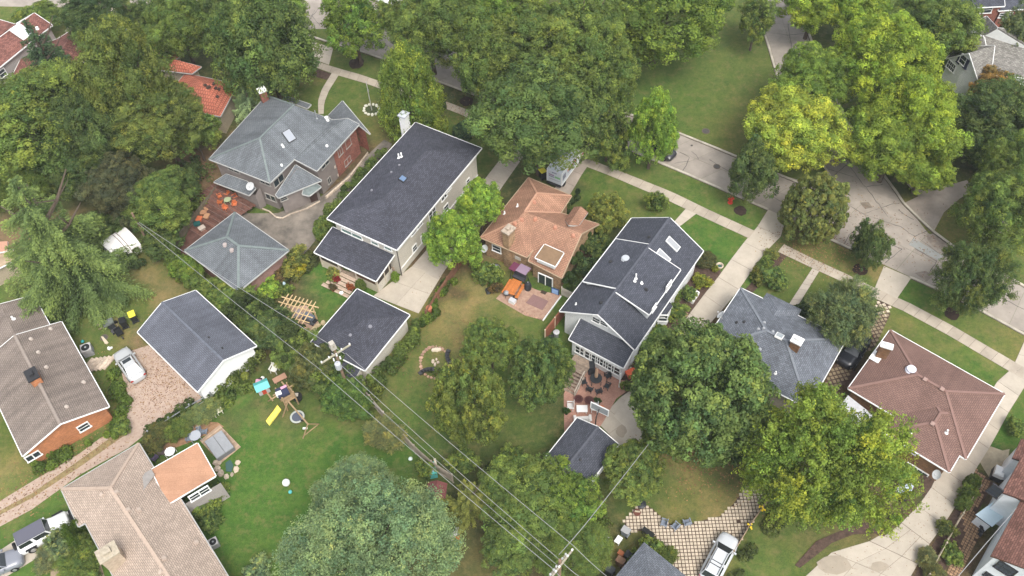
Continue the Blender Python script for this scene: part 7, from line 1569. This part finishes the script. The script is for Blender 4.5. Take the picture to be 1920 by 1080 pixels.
sheet('deck_floor', [(408, 350), (360, 420), (335, 475), (350, 480), (440, 410), (425, 370)], .1, plain('dark red decking', (.1, .05, .038), .8, .35, 1.5), label='dark red decking below the left porch')
ORC = plain('orange plastic chair', (.48, .14, .055), .5)
for i, (x, y) in enumerate(((417, 389), (430, 373), (444, 379), (444, 393), (427, 400), (416, 378))):
    chair(['orange chair left of the cluttered deck table', 'orange chair behind the cluttered deck table', 'orange chair right of the cluttered deck table', 'orange chair at the lower right of the deck table', 'orange chair closest to the brick garage', 'orange chair at the upper left of the deck table'][i], x, y, i*1.05, ORC, .85, slat=False).location.z = .55
table('round table with green cloth amid orange chairs', 432, 388, 0, plain('pale green top', (.3, .34, .2)), .8, .8, rnd=True, z=.55)
for x, y, m, lab in ((391, 394, (.4, .22, .12), 'tan wooden box chair on the lower deck'), (383, 402, (.38, .2, .11), 'small tan box on the lower deck'), (389, 409, (.4, .22, .12), 'tan cube stool on the lower deck'), (375, 414, (.55, .15, .06), 'orange stool at the left of the lower deck'), (371, 423, (.02, .1, .09), 'dark teal chair at the lower deck edge'), (380, 431, (.45, .38, .32), 'pale stone table on the lower deck')):
    obj1('stool', lab, 'stool', W(x, y), [('seat', plain('box '+lab[:14], m, .7), lambda b: b.box((0, 0, .4), (.75, .6, .1))), ('base', plain('box '+lab[:14], m, .7), lambda b: b.box((0, 0, .18), (.6, .5, .36)))], random.uniform(0, 1.5))
# play yard
def beamset(root, name, segs, m, w_=.09):
    for a, c in segs: b = MB(); b.beam(a, c, w_, w_); b.build(name, m, root)
PW = plain('playset timber', (.36, .25, .14), .8, .2, 3, rnd=.15)
root = thing('swing_set', 'wooden playset with yellow slide, tower and swing beam on the back lawn', 'playset', W(538, 755))
Wt = W
tower = [Wt(528, 752), Wt(548, 742), Wt(560, 758), Wt(540, 770)]
beamset(root, 'post', [(p, p+Vector((0, 0, 2.5))) for p in tower], PW, .11)
beamset(root, 'rail', [(tower[i]+Vector((0, 0, z)), tower[(i+1) % 4]+Vector((0, 0, z))) for i in range(4) for z in (1.4, 2.1)], PW)
b = MB(); b.prism([(p.x, p.y) for p in tower], 1.3, 1.38); b.build('platform', PW, root)
c4 = sum(tower, Vector())/4
b = MB(); b.box(c4+Vector((-.2, -.1, 2.3)), (1.1, 1.0, .4), .5); b.build('canopy', plain('navy tarp', (.03, .035, .07), .7), root); b = MB(); b.box(c4+Vector((-.5, -.35, 2.35)), (.55, .45, .38), .4); b.build('white_panel', plain('white panel', (.65, .65, .63)), root); b = MB(); b.box(c4+Vector((-.1, .3, 2.52)), (.6, .25, .1), .5); b.build('pink_flag', plain('pink cloth', (.6, .3, .4)), root)
A_, B_ = W(540, 752, 2.2), W(577, 795, 2.2); beamset(root, 'swing_beam', [(A_, B_)], PW, .13)
beamset(root, 'leg', [(B_, W(568, 822)), (B_, W(598, 795)), (W(569, 818), W(598, 795)), (A_, W(530, 782)), (A_, W(555, 770))], PW, .09)
beamset(root, 'monkey_bar', [(W(510, 748, 2.0), W(549, 722, 2.0)), (W(512, 742, 2.0), W(532, 727, 2.0)), (W(510, 748, 2.0), W(503, 752)), (W(549, 722, 2.0), W(545, 735))], PW, .1)
beamset(root, 'plank', [(W(500, 735), W(512, 752)), (W(528, 716), W(552, 745))], PW, .15)
P_ = [W(524, 764, 1.3), W(516, 776, .8), W(508, 786, .35), W(502, 794, .15)]; b = MB()
d = (P_[3]-P_[0]); d.z = 0; d.normalize(); n = Vector((-d.y, d.x, 0))*.3
for a, c in zip(P_, P_[1:]): b.poly([a-n, c-n, c+n, a+n]); b.poly([a-n-Vector((0, 0, .08)), a+n-Vector((0, 0, .08)), c+n-Vector((0, 0, .08)), c-n-Vector((0, 0, .08))]); b.poly([a-n, a-n+Vector((0, 0, .14)), c-n+Vector((0, 0, .14)), c-n]); b.poly([a+n, a+n+Vector((0, 0, .14)), c+n+Vector((0, 0, .14)), c+n])
b.build('slide', plain('yellow plastic', (.75, .65, .12), .4), root)
for x, y, z in ((572, 800, .5), (568, 785, .5)): b = MB(); b.box(W(x, y+3, z), (.45, .2, .05)); b.tube(W(x, y+3, z), W(x, y+3, 2.1), .012, .012, 4); b.build('swing_seat', WHITE if x > 570 else BLACKP, root)
obj1('trampoline', 'small round trampoline with pale rim under the swing beam', 'trampoline', W(559, 785), [('rim', plain('grey green pad', (.4, .42, .38)), lambda b: b.lathe((0, 0, .3), [(.62, 0), (.64, .06), (.48, .07), (.48, 0)], 20)), ('mat', plain('slate mat', (.08, .09, .12)), lambda b: b.lathe((0, 0, .3), [(.48, 0), (.48, .03), (.02, .035)], 20)), ('leg', DKMET, lambda b: [b.box((.5*math.cos(a), .5*math.sin(a), .15), (.05, .05, .3)) for a in (0, 1.57, 3.14, 4.71)] and None)], scale=1.1)
obj1('tire_swing', 'dark round tub behind the playset tower', 'tub', W(559, 748), [('tub', BLACKP, lambda b: b.lathe((0, 0, 0), [(.4, 0), (.5, .5), (.42, .5)], 14)), ('contents', plain('cream cloth', (.55, .5, .42)), lambda b: b.box((-.1, .15, .55), (.4, .35, .12)))])
obj1('toy_playhouse', 'toy playhouse with turquoise roof and red door in the play yard', 'playhouse', W(495, 732), [('walls', plain('grey toy wall', (.4, .4, .4)), lambda b: b.box((0, 0, .5), (1.1, .9, 1.0))), ('roof', plain('turquoise plastic', (.1, .42, .4), .5), lambda b: (b.poly([(-.7, -.6, .95), (.7, -.6, .95), (.7, 0, 1.35), (-.7, 0, 1.35)]), b.poly([(-.7, .6, .95), (.7, .6, .95), (.7, 0, 1.35), (-.7, 0, 1.35)]), b.poly([(-.7, -.6, .95), (-.7, 0, 1.35), (-.7, .6, .95)]), b.poly([(.7, -.6, .95), (.7, 0, 1.35), (.7, .6, .95)]))), ('door', plain('red toy door', (.45, .06, .03)), lambda b: b.box((0, -.46, .4), (.4, .03, .75)))], .45)
obj1('toy_pile', 'pink and white toys beside the toy playhouse', 'toys', W(488, 716), [('pink_toy', plain('pink cloth', (.6, .3, .4)), lambda b: b.box((-.1, -.1, .2), (.5, .4, .4))), ('white_toy', WHITE, lambda b: (b.lathe((.25, .3, 0), [(.15, 0), (.2, .3), (.05, .5)], 8))), ('black_toy', BLACKP, lambda b: b.box((.1, .1, .45), (.35, .12, .12)))])
chair('white plastic garden chair at the edge of the play yard', 516, 697, 2.8, plain('cream plastic chair', (.62, .6, .54)), 1.2, slat=False)
table('low tan wooden sandbox lid near the white garden chair', 526, 713, .55, plain('tan lid', (.38, .22, .15), .8), 1.35, .65, .4)
for x, y, s_, m, lab in ((538, 908, .36, WHITE, 'white globe ornament on the back lawn'), (770, 862, .2, plain('pale mint disc', (.6, .7, .66)), 'pale disc lying beside the alley fence'), (545, 924, .18, plain('turquoise plastic', (.1, .42, .4)), 'turquoise ball beside the white globe'), (156, 642, .18, plain('teal ball', (.03, .3, .3)), 'teal ball beside the taupe ranch')):
    obj1('garden_ball', lab, 'ball', W(x, y), [('ball', m, lambda b: b.lathe((0, 0, 0), [(.05, 0)]+[(s_*math.sin(a), s_*(1-math.cos(a))) for a in [.5, .9, 1.3, 1.57, 1.9, 2.3, 2.8]]+[(.01, 2*s_)], 14)), ('base', DIRT, lambda b: b.lathe((0, 0, 0), [(s_*.5, 0), (s_*.4, .05)], 8))])
for x, y, m, lab in ((663, 777, (.5, .2, .17), 'pink tub in the corner by the board fence'), (677, 765, (.5, .52, .54), 'grey tub by the board fence'), (681, 747, (.5, .45, .35), 'cream lantern by the board fence')):
    obj1('garden_tub', lab, 'tub', W(x, y), [('tub', plain('tub '+lab[:9], m, .6), lambda b: b.lathe((0, 0, 0), [(.25, 0), (.34, .35), (.3, .35)], 10)), ('rim', plain('dull cream rim', (.4, .36, .3)), lambda b: b.lathe((0, 0, .33), [(.3, 0), (.3, .04), (.26, .04)], 12))])
obj1('toy_car', 'turquoise toy cabin beside the dark red shed', 'toy', W(812, 886), [('body', plain('turquoise plastic', (.03, .3, .32)), lambda b: b.box((0, 0, .5), (.7, 1.2, 1.0))), ('window', plain('pale blue glass', (.4, .55, .65)), lambda b: b.box((-.1, -.1, 1.02), (.4, .6, .05))), ('roof_rack', plain('cream plastic', (.5, .45, .35)), lambda b: b.box((.4, .4, 1.0), (.2, .9, .1)))], .2)
# fire ring contents
for x, y, rz, lab in ((800, 696, .3, 'dark curved log bench left of the fire pit'), (839, 672, 1.7, 'dark curved log bench right of the fire pit')):
    obj1('log_bench', lab, 'bench', W(x, y), [('seat', plain('charred wood', (.05, .05, .052), .8), lambda b: [b.box((math.sin(a)*1.3, math.cos(a)*1.3-1.3, .3), (.42, .4, .14), -a) for a in (-.5, -.25, 0, .25, .5)] and None), ('leg', DKMET, lambda b: (b.box((-.5, -.1, .12), (.2, .3, .24)), b.box((.5, -.1, .12), (.2, .3, .24))))], rz)
stones('fire_pit', [(812, 678), (818, 674), (822, 679), (816, 684), (812, 678)], .14, .22, STONE, 'small pit of pale stones at the centre of the ring', 'fire pit'); stones('pale_rocks', [(812, 657), (824, 656)], .2, .32, plain('cream rock', (.6, .52, .4), .9, .1, 3), 'cream rocks at the top of the stone ring', 'rocks', n=3)
# white tent
root = thing('canopy_tent', 'white tarpaulin tunnel shelter beside the spruce', 'tent', W(235, 480)); f = Fr([(195, 462), (240, 437), (268, 470), (222, 505)], 0); b = MB(); n = 10
ps = [[f.pt(u_*f.L, f.W/2-f.W/2*math.cos(math.pi*k/n), .1+1.9*math.sin(math.pi*k/n)**.8) for k in range(n+1)] for u_ in (0, .25, .5, .75, 1)]
for A, B in zip(ps, ps[1:]):
    for k in range(n): b.poly([A[k], B[k], B[k+1], A[k+1]])
b.poly(ps[0]); b.poly(ps[-1]); b.build('cover', plain('white tarpaulin', (.72, .7, .68), .6, .08, 1), root, smooth=False)
for u_ in (.5, .62): b = MB(); A = [f.pt(u_*f.L, f.W/2-f.W/2*math.cos(math.pi*k/n), .13+1.9*math.sin(math.pi*k/n)**.8) for k in range(n+1)]; [b.tube(A[k], A[k+1], .04, .04, 5) for k in range(n)]; b.build('strap', plain('brown strap', (.2, .15, .12)), root)
slab_thing('tarpaulin_shelter', 'crumpled white tarpaulin roof among weeds near the nearer pole', 'shelter', [(1104, 1012), (1123, 1004), (1142, 1021), (1126, 1036), (1108, 1028)], 1.6, plain('white tarpaulin', (.72, .7, .68)), 'cover')
# hot tub deck
root = thing('hot_tub', 'grey covered hot tub on a timber deck beside the orange addition', 'hot tub', W(412, 845)); f = Fr([(385, 828), (418, 808), (437, 838), (405, 862)], .75)
b = MB(); b.prism([tuple(f.pt(a, c)[:2]) for a, c in ((0, 0), (f.L, 0), (f.L, f.W), (0, f.W))], .1, .72); b.build('shell', plain('tub side', (.16, .16, .17), .6), root)
hp = 'u' 
for k in (0, 1): b = MB(); a0, a1 = f.L*k/2+.02, f.L*(k+1)/2-.02; b.prism([tuple(f.pt(a, c)[:2]) for a, c in ((a0, -.05), (a1, -.05), (a1, f.W+.05), (a0, f.W+.05))], .72, .86); b.build('cover_half', plain('grey vinyl cover', (.26, .27, .28), .5, .08, 2), root)
g = Fr([(381, 822), (415, 792), (448, 842), (407, 872)], .1); r3 = thing('tub_deck', 'timber deck around the grey hot tub', 'deck', g.pt(g.L/2, g.W/2, 0))
for k in range(16): b = MB(); q = g.W*(k+.5)/16; b.beam(g.pt(0, q, .06), g.pt(g.L, q, .06), g.W/16-.02, .08); b.build('plank', plain('tan decking', (.36, .26, .18), .8, .2, 2, rnd=.15), r3)
table('hexagonal glass patio table beside the hot tub', 370, 823, .4, plain('grey glass', (.35, .37, .4), .2), 1.1, 1.1, rnd=True)
for i, (x, y) in enumerate(((385, 813), (374, 811), (357, 826))): chair(['blue grey mesh chair nearest the hot tub', 'blue grey mesh chair behind the glass table', 'blue grey mesh chair left of the glass table'][i], x, y, i*1.6, plain('blue mesh', (.17, .2, .24)), .9, slat=False)
table('white round table behind the orange addition', 323, 853, 0, WHITE, .95, .95, rnd=True)
for i, (x, y, c_) in enumerate(((306, 852, (.13, .1, .1)), (293, 862, (.11, .08, .14)))): chair(['brown chair beside the white round table', 'dark plum chair in the corner of the beige ranch'][i], x, y, i, plain('chair c%d' % i, c_), .9, slat=False)
for i, (x, y) in enumerate(((400, 782), (413, 774))): table(['lower small white table by the striped grass', 'upper small white table by the striped grass'][i], x, y, .5, plain('cream top', (.66, .62, .52)), .6, .55, .5)
# taupe ranch steps and planks
root = thing('stone_steps', 'pale stone steps leading down from the taupe ranch to the gravel', 'steps', W(185, 684))
for k in range(6): b = MB(); q = W(167+7.5*k, 688-1.5*k); b.box((q.x, q.y, .32-.05*k), (.42, 1.75, .16), R_(62)-math.pi/2+math.pi); b.build('step', STONE, root)
slab_thing('paddle_board', 'pointed cream board lying in the grass by the barrows', 'board', [(190, 632), (194, 632), (204, 643), (201, 646), (197, 645)], .12, plain('cream board', (.55, .46, .33)), 'board')
obj1('garden_gnome', 'white animal ornament beside the stone steps', 'ornament', W(206, 655), [('body', WHITE, lambda b: b.lathe((0, 0, 0), [(.15, 0), (.2, .2), (.1, .4)], 8)), ('head', WHITE, lambda b: b.lathe((.25, .05, .1), [(.08, 0), (.12, .15), (.03, .25)], 8))])
obj1('tricycle', 'white seat barbecue stand in the dirt yard under the forked tree', 'grill', W(359, 276), [('hood', plain('silver hood', (.5, .5, .52), .3), lambda b: b.box((0, 0, 1.0), (.5, .7, .35))), ('body', BLACKP, lambda b: b.box((0, 0, .45), (.6, .8, .8)))], .4)
# bottom paver court items
BC = plain('grey blue wicker', (.2, .23, .28), .8)
for i, (x, y) in enumerate(((1244, 984), (1265, 990), (1287, 983))): chair(['left grey chair on the paver court edge', 'middle grey chair on the paver court edge', 'right grey chair on the paver court edge'][i], x, y, 1.2-i*.5, BC, 1.0, slat=False)
table('long black topped table with white frame beside the bottom shrubs', 1214, 1004, R_(-42), plain('black table top', (.015, .016, .015), .4), 1.15, .45, .75)
obj1('chiminea', 'round black fire bowl on the paver court', 'fire bowl', W(1202, 950), [('bowl', BLKF, lambda b: b.lathe((0, 0, .25), [(.1, 0), (.38, .2), (.42, .35), (.3, .42), (.02, .48)], 16)), *[('leg', DKMET, (lambda a: lambda b: b.tube((.2*math.cos(a), .2*math.sin(a), .35), (.35*math.cos(a), .35*math.sin(a), 0), .025, .025, 5))(a)) for a in (0, 2.1, 4.2)]])
obj1('log_holder', 'rusty log rack beside the black fire bowl', 'rack', W(1194, 963), [('frame', plain('rust frame', (.13, .05, .035)), lambda b: b.lathe((0, 0, 0), [(.25, 0), (.35, .3), (.25, .3)], 8)), ('log', plain('pale log', (.45, .38, .28)), lambda b: b.tube((-.2, .1, .35), (.25, .0, .38), .08, .08, 6))])
table('white folding table beside the storage bin', 1159, 1016, .9, WHITE, .7, .5, .5)
for i, (x, y) in enumerate(((1403, 995), (1425, 962))): obj1('flower_clump', ['lower yellow flower clump on the slanted fence', 'upper yellow flower clump on the slanted fence'][i], 'flowers', W(x, y), [('petals', plain('yellow petals', (.7, .5, .03), .7), lambda b: [b.box((random.uniform(-.25, .25), random.uniform(-.25, .25), 1.0+random.uniform(-.1, .1)), (.12, .12, .1), random.random()) for _ in range(9)] and None), ('stems', plain('green stem', (.06, .1, .03)), lambda b: b.box((0, 0, .5), (.15, .15, 1.0)))])
obj1('lounge_chair', 'white tarp and orange toy beside the enormous pale tree', 'tarp', W(848, 1008), [('tarp', plain('grey white tarp', (.5, .5, .48)), lambda b: (b.box((0, 0, .15), (.4, 1.3, .25), -.8), b.box((.5, .6, .25), (.3, .4, .2), .3))), ('toy', plain('orange plastic', (.62, .12, .05)), lambda b: b.box((.5, -.1, .15), (.3, .3, .2)))])
obj1('trellis', 'wooden trellis leaning beside the recycling bins', 'trellis', W(1678, 940), [('slat', WOOD, lambda b: [b.beam((-.6+.3*k, 0, 0), (-.4+.3*k, .5, 1.2), .05, .05) for k in range(5)] and None), ('rail', WOOD, lambda b: (b.beam((-.8, .2, .5), (.9, .2, .5), .05, .05), b.beam((-.7, .35, .9), (.9, .35, .9), .05, .05)))], .6)
obj1('street_cabinet', 'dark covered cart beside the recycling bins', 'cart', W(1690, 935), [('cover', BLACKP, lambda b: b.lathe((0, 0, 0), [(.4, 0), (.45, .6), (.25, .95), (.05, 1.0)], 10)), ('handle', GREYMET, lambda b: b.beam((-.4, 0, .9), (.4, 0, .95), .04, .04))])
obj1('bird_bath', 'pale grey round bird bath in the shrubs beside the jeep', 'bird bath', W(152, 1046), [('bowl', plain('pale concrete', (.47, .42, .35)), lambda b: b.lathe((0, 0, .7), [(.1, 0), (.38, .1), (.4, .14), (.3, .12)], 16)), ('pedestal', STONE, lambda b: b.lathe((0, 0, 0), [(.2, 0), (.1, .2), (.1, .7)], 10))])
obj1('stone_bowl', 'ring shaped stone bowl at the corner of the white house lawn', 'bowl', W(1349, 500), [('bowl', STONE, lambda b: b.lathe((0, 0, 0), [(.35, 0), (.42, .25), (.3, .25), (.25, .1)], 14)), ('water', plain('pond water', (.05, .1, .09)), lambda b: b.lathe((0, 0, .1), [(.26, 0), (.02, .01)], 12))])
# ------------------------------------------------------------------ thin air
hz = MB(); hz.box((0, 450, 38), (2000, 2100, 78)); ho = hz.build('haze', plain('none', (1, 1, 1))); tag(ho, 'thin summer haze over the whole neighbourhood', kind='stuff')
hm = bpy.data.materials.new('haze'); hm.use_nodes = True; t = hm.node_tree; t.nodes.clear(); o_ = t.nodes.new('ShaderNodeOutputMaterial'); v_ = t.nodes.new('ShaderNodeVolumePrincipled')
v_.inputs['Color'].default_value = (.9, .95, 1, 1); v_.inputs['Density'].default_value = .00022; t.links.new(v_.outputs[0], o_.inputs['Volume']); ho.data.materials.clear(); ho.data.materials.append(hm)
